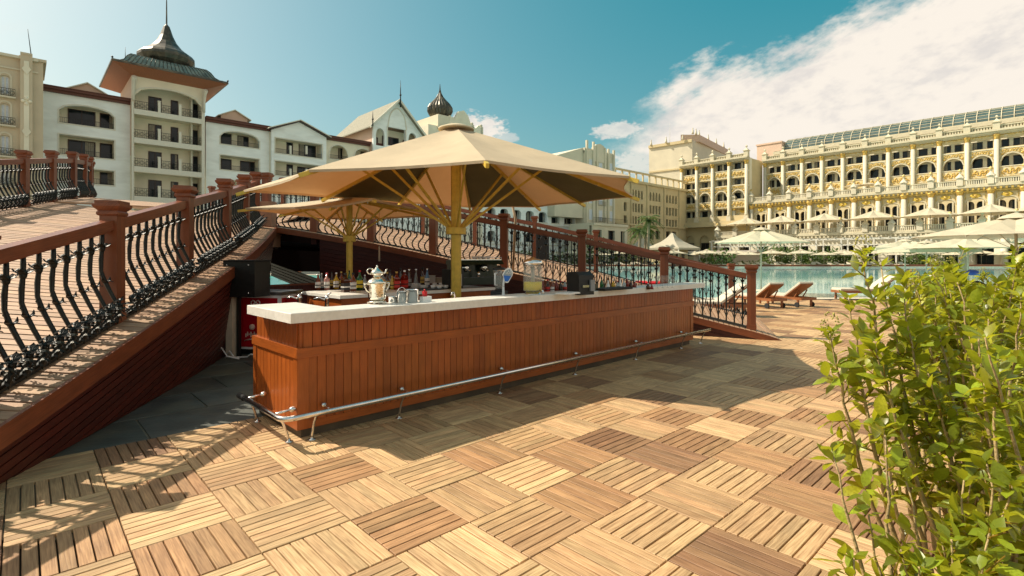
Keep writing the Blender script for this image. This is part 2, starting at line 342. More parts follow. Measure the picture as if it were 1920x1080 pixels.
# pool basins
def water_mat(name, c1, c2):
    m = mat(name, c1, .05, var=.12, vs=.12, bump=0, spec=.6, rvar=.02, patch=(c2, .05, .35, .7)); t = m.node_tree
    p = [n for n in t.nodes if n.type == 'BSDF_PRINCIPLED'][0]
    tc = t.nodes.new('ShaderNodeTexCoord'); mp = t.nodes.new('ShaderNodeMapping'); mp.inputs['Scale'].default_value = (1, .8, 1); t.links.new(tc.outputs['Object'], mp.inputs[0])
    nb = t.nodes.new('ShaderNodeTexNoise'); nb.inputs['Scale'].default_value = 2.2; nb.inputs['Detail'].default_value = 4; t.links.new(mp.outputs[0], nb.inputs[0])
    b = t.nodes.new('ShaderNodeBump'); b.inputs['Strength'].default_value = .05; b.inputs['Distance'].default_value = .05; t.links.new(nb.outputs[0], b.inputs['Height']); t.links.new(b.outputs[0], p.inputs['Normal'])
    return m
WATER = water_mat('pool_water', (.26, .60, .62), (.34, .66, .64)); WATER2 = water_mat('small_pool_water', (.015, .46, .50), (.02, .52, .54))
w = MB(); w.quad((5, 20.6, -.16), (110, 20.6, -.16), (110, 91, -.16), (5, 91, -.16)); w.build('pool_water', WATER, kind='structure')
w = MB(); w.quad((-24, 30, -.10), (-9, 30, -.10), (-9, 47, -.10), (-24, 47, -.10)); w.build('side_pool_water', WATER2, kind='structure')
cp = MB()   # pool coping
COPING = mat('pool_coping', (.66, .58, .45), .7, var=.1, vs=2)
for (x0, x1, y0, y1) in ((4.5, 5.02, 20.1, 91.5), (5.02, 110, 20.1, 20.62), (5.02, 110.5, 90.98, 91.5)): cp.box(x0, x1, y0, y1, -.5, .012)
# ledge fill: near shore is oblique, so a wedge of paving covers the corner of the basin
cp.build('pool_coping', COPING, kind='structure')
cp = MB()
for (x0, x1, y0, y1) in ((-24.4, -24, 29.6, 47.4), (-24, -9, 29.6, 30), (-24, -9, 47, 47.4), (-9, -8.6, 29.6, 47.4)): cp.box(x0, x1, y0, y1, -.5, .02)
cp.build('side_pool_coping', COPING, kind='structure')

# slate flooring behind the parquet, slabs as pieces
slate_base = MB(); slate_base.quad((-9, 3, -.022), (9, 3, -.022), (9, 16, -.022), (-9, 16, -.022))
slate_o = slate_base.build('slate_floor', mat('mortar', (.20, .17, .12), .9, var=.3, vs=4), kind='structure')
cnt = 0
SV = Matrix(((TU.x, TV.x, 0, TO.x), (TU.y, TV.y, 0, TO.y), (0, 0, 1, 0), (0, 0, 0, 1)))
for i in range(-7, 14):
    for j in range(1, 12):
        a0 = i*1.03+(.4 if j % 2 else 0); b1 = -4*TS-.02-(j-1)*.78; b0 = b1-.77
        if a0 > 15*TS-1.0: continue
        c = TO+TU*(a0+.5)+TV*((b0+b1)/2)
        if c.y > 13 or c.x < -7.5 or c.x > 7: continue
        m = MB(); k = R.uniform(.75, 1.25); m.col = (k, k*R.uniform(.95, 1.05), k*R.uniform(.9, 1.05))
        m.T = SV; m.cbox(a0+.009, a0+1.021, b0+.008, b1-.006, -.02, R.uniform(-.010, -.006), .003)
        m.build('slate_slab', SLATE, slate_o); cnt += 1

# parquet decking
deck_b = MB()
deck_o = None
def tile_there(i, j):
    if j < -4 and i < 15: return False
    c = TO+TU*((i+.5)*TS)+TV*((j+.5)*TS)
    if c.y < .2 or c.y > 21 or c.x > 16 or c.x < -6: return False
    if c.y > 19.7 and c.x > 4: return False
    return True
deck_b.quad((-8, -3, -.038), (30, -3, -.038), (30, 20.1, -.038), (-8, 20.1, -.038))
deck_o = deck_b.build('parquet_deck', JOINT, kind='structure')
NS = 7; SW = TS/NS
# slat meshes (shared)
slat_meshes = []
for k in range(4):
    m = MB(); m.cbox(.004, TS-.004, .0042, SW-.0042, -.034, 0, .0024); slat_meshes.append(m.mesh('slat', TEAK))
def tile_tone(i, j):
    r = random.Random(i*7919+j*104729); q = r.random()
    if q < .13: b = (.54, .44, .40)
    elif q < .34: b = (.76, .64, .55)
    elif q < .62: b = (.92, .86, .79)
    elif q < .86: b = (1.0, .96, .90)
    else: b = (1.15, 1.13, 1.07)
    return r, b
tiles = []
for i in range(-12, 46):
    for j in range(-34, 26):
        if not tile_there(i, j): continue
        c = TO+TU*((i+.5)*TS)+TV*((j+.5)*TS); q = px_of(c); d = math.hypot(c.x, c.y)
        vis = q is not None and -160 < q[0] < 2080 and q[1] < 1200
        tiles.append((0 if vis else 1, c.y if vis else d, i, j))
tiles.sort()
far = MB(); nv = 0
joined_meshes = {}
tray = MB(); tray.box(.001, TS-.001, .001, TS-.001, -.037, -.0345); TRAY = tray.mesh('wood_tile', JOINT)
for (v, d, i, j) in tiles:
    r, b = tile_tone(i, j); o = TO+TU*(i*TS)+TV*(j*TS); even = (i+j) % 2 == 0
    # tile frame: x along slats
    if even: ox = TV; oy = TU
    else: ox = TU; oy = TV
    base = o if not even else o
    ang = math.atan2(ox.y, ox.x); dz = r.uniform(-.0015, .0015); jit = r.uniform(-.004, .004)
    # oy must be ox rotated +90; TU x TV is negative (TV is clockwise) -> handle flips
    if even: start = o; yv = Vector((-math.sin(ang), math.cos(ang), 0))      # = TU direction (+90 from TV)
    else: start = o+TV*TS; yv = Vector((-math.sin(ang), math.cos(ang), 0))   # = -TV direction
    if v == 0 and nv < 290:
        t = inst(TRAY, 'wood_tile', deck_o, start+Vector((0, 0, dz)), (0, 0, ang+jit))
        if nv < 120:
            for k in range(NS):
                f = r.uniform(.78, 1.14); w_ = r.uniform(.94, 1.04)
                inst(slat_meshes[k % 4], 'slat', t, (r.uniform(-.0015, .0015), k*SW, r.uniform(-.001, .0012)), (0, 0, 0), (1, 1, 1), (b[0]*f, b[1]*f*w_, b[2]*f*w_, 1))
        else:
            key = (i*5+j*3) % 6
            if key not in joined_meshes:
                m = MB()
                for k in range(NS):
                    f = R.uniform(.84, 1.12); m.col = (f, f, f); m.cbox(.004, TS-.004, k*SW+.0042, (k+1)*SW-.0042, -.034, R.uniform(-.001, .001), .002)
                joined_meshes[key] = m.mesh('slats', TEAK)
            s_ = inst(joined_meshes[key], 'slats', t, color=(b[0], b[1], b[2], 1)); s_['kind'] = 'stuff'
        nv += 1
    else:
        if v == 1 and d > 8: continue
        far.T = Matrix.Translation(start) @ Matrix.Rotation(ang, 4, 'Z')
        for k in range(NS):
            f = r.uniform(.84, 1.12); far.col = (b[0]*f, b[1]*f, b[2]*f)
            far.hexa([(.004, k*SW+.004, -.02), (TS-.004, k*SW+.004, -.02), (TS-.004, (k+1)*SW-.004, -.02), (.004, (k+1)*SW-.004, -.02),
                      (.004, k*SW+.004, 0), (TS-.004, k*SW+.004, 0), (TS-.004, (k+1)*SW-.004, 0), (.004, (k+1)*SW-.004, 0)])
far.T = Matrix.Identity(4)
fo = far.build('distant_slats', TEAK, deck_o, kind='stuff')
# ================================================================== BRIDGE
def catmull(P, n=8):
    P = [Vector(p) for p in P]; Q = [P[0]*2-P[1]]+P+[P[-1]*2-P[-2]]; out = []
    for i in range(1, len(Q)-2):
        for k in range(n):
            t = k/n; a, b, c, d = Q[i-1], Q[i], Q[i+1], Q[i+2]
            out.append(.5*((2*b)+(c-a)*t+(2*a-5*b+4*c-d)*t*t+(3*b-a-3*c+d)*t**3))
    out.append(Vector(P[-1])); return out
class Path:
    def __init__(s, pts, n=10):
        s.P = catmull(pts, n); s.L = [0]
        for a, b in zip(s.P, s.P[1:]): s.L.append(s.L[-1]+(b-a).length)
        s.len = s.L[-1]
    def at(s, d):
        d = max(0, min(s.len, d)); i = 0
        while i < len(s.L)-2 and s.L[i+1] < d: i += 1
        t = (d-s.L[i])/max(s.L[i+1]-s.L[i], 1e-6); return s.P[i].lerp(s.P[i+1], t)
    def tan(s, d): return (s.at(d+.05)-s.at(d-.05)).normalized()
    def nearest(s, p):
        best = min(range(401), key=lambda k: (s.at(s.len*k/400)-Vector(p)).length); return s.len*best/400
def side(t, sgn=1): return Vector((t.y, -t.x, 0)).normalized()*sgn    # to the right of travel

NL_posts = [(-3.72, 1.95, .10), (-3.98, 3.82, .50), (-4.27, 5.59, .90), (-4.60, 7.36, 1.30), (-5.03, 9.17, 1.67), (-5.52, 10.8, 2.0), (-6.02, 12.3, 2.30)]
FL_posts = [(-10.1, 7.6, 1.75), (-10.55, 9.1, 2.12), (-11.0, 10.7, 2.48), (-11.44, 12.25, 2.80), (-11.93, 13.55, 3.06), (-12.35, 14.7, 3.26), (-12.98, 15.85, 3.42), (-13.7, 16.95, 3.55), (-14.5, 18.0, 3.60)]
NR_posts = [(-6.05, 12.9, 2.38), (-4.85, 12.85, 2.20), (-3.40, 12.66, 1.96), (-1.86, 12.38, 1.66), (-.18, 12.0, 1.30), (1.56, 11.65, .92), (3.28, 11.25, .52), (4.84, 10.57, .15)]
FR_posts = [(-11.6, 20.2, 3.05), (-10.2, 19.6, 3.22), (-8.4, 19.2, 3.22), (-6.6, 18.6, 3.02), (-4.8, 18.1, 2.72), (-3.0, 17.6, 2.38), (-1.2, 17.0, 2.0), (.72, 16.5, 1.60), (2.60, 16.2, 1.15), (4.6, 16.0, .62), (6.58, 15.7, .12)]
NL = Path([(-3.5, .6, -.15)]+NL_posts+[(-6.3, 13.0, 2.42)]); FL = Path([(-8.7, .6, -.10), (-9.1, 3.2, .60), (-9.6, 5.6, 1.25)]+FL_posts)
FLM = FL.nearest((-11.93, 13.55, 3.06))
NR = Path(NR_posts+[(5.30, 10.42, .0)]); FR = Path(FR_posts+[(7.2, 15.6, .0)])

bridge = thing('footbridge', 'arched footbridge with plank deck and dark red boarded sides, sloping down behind the bar', 'footbridge', (-5.5, 9, 0))
BO = Vector((5.5, -9, 0))
def on_bridge(o): o.location = Vector(o.location)+BO; return o
# left limb planks: across, from near rail to far rail
n = 104
def curve_l(a, b, t0, t1, name, mt, off=.32, inset=.15, jit=True):
    return
npl = 0
for k in range(n):
    t0 = k/n; t1 = (k+1)/n-.0018
    def edge(P, t, o_):
        d = P.len*t; q = P.at(d); return q+side(P.tan(d))*o_
    edgef = lambda t: FL.at(FLM*t)+side(FL.tan(FLM*t))*-.35
    a0 = edge(NL, t0, .40); a1 = edge(NL, t1, .40); b0 = edgef(t0); b1 = edgef(t1)
    m = MB(); f = R.uniform(.82, 1.15); m.col = (f, f*R.uniform(.97, 1.02), f*R.uniform(.95, 1.02)); z = Vector((0, 0, -.04)); dz = Vector((0, 0, R.uniform(-.002, .002)))
    m.hexa([a0+z, b0+z, b1+z, a1+z, a0+dz, b0+dz, b1+dz, a1+dz])
    on_bridge(m.build('deck_plank', BRIDGE_PLANK, bridge)); npl += 1
# crest platform: planks between end of left limb and the far rail of the right limb
m0 = NL.at(NL.len); 
CR0 = [Vector(p) for p in ((-5.85, 13.05, 2.42), (-6.3, 13.0, 2.42), (-14.2, 18.0, 3.56))]
# right limb planks
n = 120
for k in range(n):
    t0 = k/n; t1 = (k+1)/n-.0016
    # near side param
    def e2(P, t, o_, s0=0):
        d = s0+(P.len-s0)*t; q = P.at(d); return q+side(P.tan(d))*o_
    s0 = FR.len*.27
    a0 = e2(NR, t0, .36); a1 = e2(NR, t1, .36); b0 = e2(FR, t0, -.3, s0); b1 = e2(FR, t1, -.3, s0)
    m = MB(); f = R.uniform(.82, 1.15); m.col = (f, f*R.uniform(.97, 1.02), f*R.uniform(.95, 1.02)); z = Vector((0, 0, -.04))
    m.hexa([a0+z, a1+z, b1+z, b0+z, a0, a1, b1, b0])
    on_bridge(m.build('deck_plank', BRIDGE_PLANK, bridge)); npl += 1
# summit: fan between the two limbs
A = Vector(NL.at(NL.len)); Bf = Vector(FL.at(FLM)); C = Vector(NR.at(0)); D = Vector(FR.at(FR.len*.27)); E_ = Vector(FR.at(0))
n = 40
for k in range(n):
    t0 = k/n; t1 = (k+1)/n-.004
    P0 = A.lerp(C+Vector((0, .1, 0)), t0); P1 = A.lerp(C+Vector((0, .1, 0)), t1)
    far_l = Path([Bf, Vector(FL.at((FLM+FL.len)/2)), Vector(FL.at(FL.len)), E_, Vector(FR.at(FR.len*.12)), D], 6) if k == 0 else far_l
    Q0 = far_l.at(far_l.len*t0); Q1 = far_l.at(far_l.len*t1)
    m = MB(); f = R.uniform(.85, 1.12); m.col = (f, f, f); z = Vector((0, 0, -.04)); mid = Vector((0, 0, .22))
    M0 = P0.lerp(Q0, .45)+mid*(1-abs(t0*2-1)*.2); M1 = P1.lerp(Q1, .45)+mid*(1-abs(t1*2-1)*.2)
    m.hexa([P0+z, P1+z, M1+z, M0+z, P0, P1, M1, M0]); m.hexa([M0+z, M1+z, Q1+z, Q0+z, M0, M1, Q1, Q0])
    on_bridge(m.build('deck_plank', BRIDGE_PLANK, bridge))

SHADE_BLACK = mat('underbridge_shade', (.006, .003, .003), .9, spec=.02)  # near-black colour that puts the under-bridge shade into wall and ceiling
def skirt(P, d0, d1, rows, top_off, bot_off, ztop, sgn=1, mt=CLAD, name='side_board', zbot=0.0, bh=None, N=40):
    """boards running along the side of the bridge under the deck edge"""
    for r in range(rows):
        m = MB(); f = R.uniform(.75, 1.2); m.col = (f, f, f); prev = None
        for k in range(N+1):
            d = d0+(d1-d0)*k/N; q = P.at(d); nrm = side(P.tan(d))*sgn; zt = q.z+ztop; zb = zbot
            w0 = bh[0]+bh[1]*r; w1 = bh[0]+bh[1]*(r+1)-.013       # depth below the deck edge
            za = max(zb, zt-w0); zc = max(zb, zt-w1)
            tt = lambda z: top_off+(bot_off-top_off)*min(1, (zt-z)/1.6)
            pa = Vector((q.x, q.y, 0))+nrm*tt(za)+Vector((0, 0, za)); pc = Vector((q.x, q.y, 0))+nrm*tt(zc)+Vector((0, 0, zc))
            cur = (pa, pc, pa-nrm*.02, pc-nrm*.02, za-zc)
            if prev and (cur[4] > 1e-4 or prev[4] > 1e-4):
                u0 = (k-1)*(d1-d0)/N; u1 = u0+(d1-d0)/N
                m.quad(prev[0], prev[1], cur[1], cur[0], [(u0, r), (u0, r+.1), (u1, r+.1), (u1, r)])
                m.quad(prev[2], prev[0], cur[0], cur[2]); m.quad(prev[1], prev[3], cur[3], cur[1])
            prev = cur
        if m.f: on_bridge(m.build(name, mt, bridge))
# structure behind the boards
def backing(P, d0, d1, off, ztop, sgn, mt, zbot=0, N=40, name='side_wall', off2=None):
    m = MB(); prev = None; off2 = off if off2 is None else off2
    for k in range(N+1):
        d = d0+(d1-d0)*k/N; q = P.at(d); nrm = side(P.tan(d))*sgn
        a = Vector((q.x, q.y, q.z+ztop))+nrm*off; b = Vector((q.x, q.y, min(zbot, q.z)))+nrm*off2
        if prev: m.quad(prev[0], prev[1], b, a)
        prev = (a, b)
    on_bridge(m.build(name, mt, bridge))
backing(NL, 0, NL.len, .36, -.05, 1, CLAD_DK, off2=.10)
skirt(NL, 0, NL.len, 30, .40, .15, -.16, 1, CLAD, bh=(0, .082))
def fascia(P, d0, d1, off, zt, hgt, thick, sgn, mt, name, N=48):
    m = MB(); prev = None
    for k in range(N+1):
        d = d0+(d1-d0)*k/N; q = P.at(d); nrm = side(P.tan(d))*sgn; o_ = Vector((q.x, q.y, q.z+zt))+nrm*off
        cur = [o_, o_+nrm*thick, o_+nrm*thick-Vector((0, 0, hgt)), o_-Vector((0, 0, hgt))]; u = d
        if prev:
            for a in range(4):
                b = (a+1) % 4; m.quad(prev[a], prev[b], cur[b], cur[a], [(pu, a), (pu, a+.15), (u, a+.15), (u, a)])
        prev = cur; pu = u
    on_bridge(m.build(name, mt, bridge))
fascia(NL, 0, NL.len, .405, .006, .165, .035, 1, MAHOG_L, 'edge_trim')
fascia(NL, .05, NL.len, .02, .055, .05, .05, 1, mat('rail_track', (.06, .06, .055), .4, metal=.5), 'base_channel')
# right limb side wall (in shade) with the open arch at its high end
d_open = NR.nearest((-4.55, 12.8, 2.1))
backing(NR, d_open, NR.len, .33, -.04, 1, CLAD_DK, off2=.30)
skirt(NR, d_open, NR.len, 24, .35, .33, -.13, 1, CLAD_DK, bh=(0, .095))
fascia(NR, 0, NR.len, .362, .006, .13, .03, 1, MAHOG_L, 'edge_trim')
fascia(NR, 0, NR.len-.5, .02, .05, .045, .05, 1, mat('rail_track_dark', (.05, .05, .045), .4, metal=.5), 'base_channel')
fascia(FR, FR.len*.25, FR.len, -.33, .006, .3, .03, 1, MAHOG_L, 'edge_trim')
fascia(FL, 0, FL.len, -.4, .006, .3, .03, 1, MAHOG_L, 'edge_trim')
# low wall closing the foot of the opening, and the inner corner pier
lw = MB(); a = NL.at(NL.len)+side(NL.tan(NL.len))*.3; b = NR.at(d_open)
a = Vector((-5.35, 11.3, 0)); b = Vector((b.x, b.y-.3, 0)); nn = 14
for k in range(nn):
    p = a.lerp(b, k/nn); q = a.lerp(b, (k+1)/nn-.004); mm = MB(); f = R.uniform(.7, 1.2); mm.col = (f, f, f)
    nrm = Vector((0, .03, 0)); mm.hexa([p, q, q+nrm, p+nrm]+[v+Vector((0, 0, .96)) for v in (p, q, q+nrm, p+nrm)])
    on_bridge(mm.build('low_wall_board', CLAD, bridge))
mm = MB(); mm.bar(a+Vector((0, 0, .98)), b+Vector((0, 0, .98)), .09, .04); on_bridge(mm.build('low_wall_cap', MAHOG_L, bridge))
pier = MB()   # tan corner pilaster where the two rails meet
px_ = Vector((-5.92, 12.72, 0)); PIER_M = mat('pier_boards', (.33, .19, .12), .6, var=.2, vs=5)
pier.box(px_.x-.14, px_.x+.14, px_.y-.14, px_.y+.14, 2.2, 2.95); pier.box(px_.x-.2, px_.x+.2, px_.y-.2, px_.y+.2, 1.85, 2.2)
on_bridge(pier.build('corner_pier', PIER_M, bridge))
# far wall of the passage, partly near-black to paint in its shade, and underside beams
uf = MB(); s0 = FR.len*.27
backing(FR, FR.len*.34, FR.len, -.3, -.04, 1, CLAD_DK); backing(FR, 0, FR.len*.34, -.3, -.04, 1, SHADE_BLACK, zbot=1.08)
BLACK_C = 0
bm = MB(); bm.hexa([(-5.9, 13.2, 1.80), (-4.9, 13.2, 1.75), (-6.2, 18.2, 1.9), (-9.5, 18.9, 2.2), (-5.9, 13.2, 1.9), (-4.9, 13.2, 1.85), (-6.2, 18.2, 2.0), (-9.5, 18.9, 2.3)]); on_bridge(bm.build('under_ceiling', SHADE_BLACK, bridge))
for k in range(7):
    t = .02+k*.09; pa = NR.at(NR.len*t)+side(NR.tan(NR.len*t))*.25; pb = FR.at(s0+(FR.len-s0)*t)
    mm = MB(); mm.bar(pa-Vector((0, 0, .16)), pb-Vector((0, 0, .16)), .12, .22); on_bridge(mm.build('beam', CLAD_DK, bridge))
# sloping green-grey boards seen through the opening (stair flank)
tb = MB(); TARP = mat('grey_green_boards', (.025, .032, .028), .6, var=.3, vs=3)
for k in range(5):
    p0 = atd(508, 494+k*5, 17.0); p1 = atd(640, 541+k*7, 13.6); mm = MB(); mm.hexa([p0-Vector((0, 0, .05)), p1-Vector((0, 0, .05)), p1+Vector((.02, .1, -.05)), p0+Vector((.02, .1, -.05)), p0+Vector((0, 0, .02)), p1+Vector((0, 0, .02)), p1+Vector((.02, .1, .02)), p0+Vector((.02, .1, .02))])
    on_bridge(mm.build('flank_board', TARP, bridge))

# ---- railings
def newel(parent, p, h=1.3, w=.165, light=False):
    m = MB(); hw = w/2; m.cbox(-hw, hw, -hw, hw, -.05, h-.14, .006)
    m.box(-hw-.008, hw+.008, -hw-.008, hw+.008, 0, .10)
    return m
def newel_cap(w=.165):
    m = MB(); hw = w/2; lv = [(-.16, .008), (-.145, .020), (-.125, .020), (-.105, .010), (-.08, .034), (-.06, .046), (-.035, .046), (-.033, .030), (0, .030)]
    rows = [[m.vert((sx*(hw+e), sy*(hw+e), z)) for sx, sy in ((-1, -1), (1, -1), (1, 1), (-1, 1))] for z, e in lv]
    for a in range(len(rows)-1):
        for k in range(4):
            k2 = (k+1) % 4; m.face([rows[a][k], rows[a][k2], rows[a+1][k2], rows[a+1][k]])
    m.face(rows[-1]); m.face(rows[0][::-1]); return m
POST_ME = newel(None, None).mesh('post', MAHOG_L); CAP_ME = newel_cap().mesh('post_cap', MAHOG_L)
POST_S = newel(None, None, w=.13).mesh('post', MAHOG_L); CAP_S = newel_cap(.13).mesh('post_cap', MAHOG_L)
def leafblob(m, c, d, L, w, curl=.3):
    """small cast acanthus leaf: 3-segment curved blade"""
    L *= 1.4; w *= 1.4; c = Vector(c); d = Vector(d).normalized(); up = Vector((0, 0, 1)); s = d.cross(up)
    if s.length < .1: s = Vector((1, 0, 0))
    s.normalize(); nrm = s.cross(d).normalized(); pts = []
    for t, ww, b in ((0, .25, 0), (.35, 1, .10), (.7, .75, .06), (1, .12, -curl)):
        p = c+d*L*t+nrm*L*b; pts.append((p-s*w*ww/2, p+s*w*ww/2, p+nrm*w*.22))
    for a, b in zip(pts, pts[1:]):
        i = [m.vert(x) for x in (a[0], a[2], a[1], b[0], b[2], b[1])]
        m.face([i[0], i[1], i[4], i[3]]); m.face([i[1], i[2], i[5], i[4]]); m.face([i[2], i[0], i[3], i[5]])
def baluster_left():
    """belly baluster: straight at the top, bowing outward (x+) in its lower half, leaves at collar and knee"""
    m = MB(); path = [(.0, 0, 1.0), (0, 0, .92), (0, 0, .84), (-.012, 0, .72), (-.012, 0, .60), (.02, 0, .50), (.075, 0, .38), (.13, 0, .27), (.165, 0, .18), (.14, 0, .09), (.06, 0, .04), (0, 0, .02)]
    m.tube(path, [.017, .020, .017, .021, .018, .021, .019, .018, .018, .017, .016, .016], 6)
    for z, r in ((.985, .018), (.95, .015), (.915, .017), (.62, .015), (.56, .016)): m.sphere((-.012 if z < .8 else 0, 0, z), r, 6, 4)
    m.lathe([(.010, .79), (.026, .815), (.030, .845), (.018, .87), (.012, .885)], 7)
    for k in range(4):
        a = k*math.pi/2+.4; leafblob(m, (.012*math.cos(a), .012*math.sin(a), .82), (math.cos(a), math.sin(a), .75), .062, .036, -.15)
    for sgn in (-1, 1): leafblob(m, (0, .01*sgn, .83), (.15, sgn*1.0, .9), .075, .034, .5)
    m.sphere((.03, 0, .48), .021, 6, 4)
    for sgn in (-1, 1): leafblob(m, (.03, .008*sgn, .465), (.2, sgn, .7), .06, .034, -.3)
    leafblob(m, (.035, 0, .47), (1, 0, .5), .05, .03)
    return m.mesh('baluster', IRON)
def spiral(m, c, r0, r1, turns, ax, rad, sgn=1, n=14, ph=0.0):
    """flat C-scroll in plane spanned by ax (horizontal) and z"""
    c = Vector(c); ax = Vector(ax); P = []
    for k in range(n+1):
        t = k/n; a = ph+sgn*turns*2*math.pi*t; r = r0+(r1-r0)*t
        P.append(c+ax*r*math.cos(a)+Vector((0, 0, r*math.sin(a))))
    m.tube(P, rad, 5); return P
def scroll_left():
    """one repeat of the cast rose-leaf scroll along the rail foot; y runs along the rail, x outward"""
    m = MB(); r = random.Random(5); sp = .2
    m.tube([(.02, -sp*.5, .0), (.06, -sp*.25, .06), (.12, 0, .12), (.16, sp*.25, .20), (.15, sp*.5, .27)], .009, 5)
    spiral(m, (.05, .03, .045), .045, .012, 1.1, (.2, .98, 0), .008, 1, 12, -1.6)
    m.sphere((.05, .035, .04), .016, 6, 4)
    m.tube([(.16, sp*.1, .16), (.13, sp*.3, .10), (.1, sp*.42, .04)], .007, 5)
    for k in range(13):
        y = r.uniform(-sp*.5, sp*.55); z = .20+r.uniform(-.04, .07); x = .15+r.uniform(-.03, .05)
        a = r.uniform(0, 6.28); leafblob(m, (x, y, z), (math.cos(a)*.8+.4, math.sin(a), r.uniform(-.5, .6)), r.uniform(.05, .085), r.uniform(.035, .055), r.uniform(-.3, .4))
    for k in range(5):
        y = r.uniform(-sp*.4, sp*.4); leafblob(m, (.10+r.uniform(-.02, .03), y, .12+r.uniform(-.04, .03)), (.5, r.uniform(-1, 1), r.uniform(-.8, .3)), .05, .032)
    m.sphere((.18, .02, .235), .026, 7, 5); m.sphere((.17, -.06, .21), .018, 6, 4)
    return m.mesh('leaf_scroll', IRON)
def baluster_right(kind):
    """tulip baluster: upright rod with stacked tulip cups, and a V of long buds over an S foot"""
    m = MB(); m.tube([(0, 0, 1.0), (0, 0, .5), (0, 0, .30), (.02, 0, .22), (.05, 0, .15), (.03, 0, .08), (0, 0, .03)], [.014, .016, .015, .015, .015, .014, .015], 6)
    zs = (.94, .80) if kind else (.90, .68)
    for z in zs:
        m.lathe([(.008, z-.04), (.036, z-.016), (.042, z+.004), (.022, z+.014), (.010, z+.04)], 7)
        for sgn in (-1, 1): leafblob(m, (0, sgn*.016, z-.01), (0, sgn, .8), .065, .034, -.45)
        leafblob(m, (.012, 0, z-.01), (1, 0, .8), .05, .03); m.sphere((0, 0, z+.05), .014, 6, 4)
    for z in (.60, .52): m.sphere((0, 0, z), .019, 6, 4)
    for sgn in (-1, 1): leafblob(m, (0, sgn*.01, .58), (0, sgn, .35), .045, .026)
    for sgn in (-1, 1):
        m.tube([(.01, 0, .12), (.02, sgn*.03, .22), (.02, sgn*.055, .31)], [.008, .009, .010], 5)
        m.lathe([(.004, -.005), (.017, .02), (.014, .05), (.003, .085)], 6, (.02, sgn*.06, .30))
    m.sphere((.01, 0, .03), .017, 6, 4)
    return m.mesh('baluster', IRON)
def baluster_swan():
    m = MB(); m.tube([(0, 0, 1.0), (0, 0, .42)], .014, 6)
    m.tube([(0, 0, .42), (.0, .045, .44), (0, .07, .40), (.0, .055, .34), (.02, 0, .28), (.06, -.035, .20), (.07, -.02, .12), (.03, .02, .05), (0, 0, .02)], [.014, .018, .020, .017, .016, .017, .017, .016, .017], 6)
    for z in (.92, .74, .60):
        m.sphere((0, 0, z), .017, 6, 4)
        for sgn in (-1, 1): leafblob(m, (0, sgn*.012, z-.01), (0, sgn, .8), .05, .028, -.4)
    leafblob(m, (.01, .06, .42), (.2, .6, .8), .06, .032); leafblob(m, (.03, -.02, .24), (.2, -1, .5), .05, .03); m.sphere((.01, .01, .03), .018, 6, 4)
    return m.mesh('baluster', IRON)
BL = baluster_left(); SCR = scroll_left(); BR = [baluster_right(0), baluster_right(1)]; BS = baluster_swan()
HANDR = teak_mat('handrail_wood', (.23, .066, .028), (.15, .042, .018), .30)
def railing(name, label, posts, side_sgn, bal, spacing, scroll=False, small=False, rail_h=1.06, hr=(.115, .10), group=None, first=True):
    P0 = Vector(posts[len(posts)//2]); t = thing(name, label, 'railing', P0, 0, group); off = -P0
    for k, p in enumerate(posts):
        p = Vector(p); a = posts[max(k-1, 0)]; b = posts[min(k+1, len(posts)-1)]; d = Vector(b)-Vector(a); rz = math.atan2(d.y, d.x)
        po = inst(POST_S if small else POST_ME, 'post', t, p+off, (0, 0, rz)); inst(CAP_S if small else CAP_ME, 'post_cap', po, (0, 0, 1.3))
    for k in range(len(posts)-1):
        a = Vector(posts[k]); b = Vector(posts[k+1]); d = b-a; Lh = math.hypot(d.x, d.y); rz = math.atan2(d.y, d.x); u = Vector((d.x/Lh, d.y/Lh, d.z/Lh)); hw = .09 if not small else .07
        m = MB(); A = a+u*hw+Vector((0, 0, rail_h))+off; B_ = b-u*hw+Vector((0, 0, rail_h))+off
        m.bar(A, B_, hr[0], hr[1]); m.bar(A+Vector((0, 0, -hr[1]/2-.012)), B_+Vector((0, 0, -hr[1]/2-.012)), hr[0]*.62, .024)
        m.build('handrail', HANDR, t)
        m = MB(); m.bar(a+u*hw+Vector((0, 0, .035))+off, b-u*hw+Vector((0, 0, .035))+off, .05, .028)
        m.bar(a+u*hw+Vector((0, 0, 1.0))+off, b-u*hw+Vector((0, 0, 1.0))+off, .03, .014); m.build('rail_bar', IRON, t)
        nb = max(2, int(round((Lh-2*hw)/spacing))); ang = math.atan2(u.y, u.x)+(math.pi if side_sgn < 0 else 0)-math.pi/2
        pitch = math.atan2(d.z, Lh)
        for i in range(nb):
            q = a+u*(hw+(Lh-2*hw)*(i+.5)/nb)+off
            bb = bal(k) if callable(bal) else bal; me = bb[i % len(bb)] if isinstance(bb, list) else bb
            inst(me, 'baluster', t, q+Vector((0, 0, 0)), (0, 0, ang), (1, 1, 1.0))
            if scroll and not (P0.x < -8 and k > 4): inst(SCR, 'leaf_scroll', t, q+Vector((0, 0, .0)), (pitch*(1 if side_sgn > 0 else -1), 0, ang), (1, (Lh-2*hw)/nb/.2, 1))
    return t
railing('bridge_railing', 'nearest railing at the left with bellied iron balusters and leafy cast scrolls at the foot', NL_posts, 1, BL, .175, True)
railing('bridge_railing', 'far left railing across the plank deck, seen against the beige hotel block', FL_posts, 1, BL, .15, True)
railing('bridge_railing', 'railing sloping down directly behind the bar to the single end post beside the pool', NR_posts, 1, lambda k: BS if k < 4 else BR, .155)
railing('bridge_railing', 'farther railing on the pool side of the sloping bridge, slimmer posts behind the nearer one', FR_posts, 1, BR, .19, small=True)
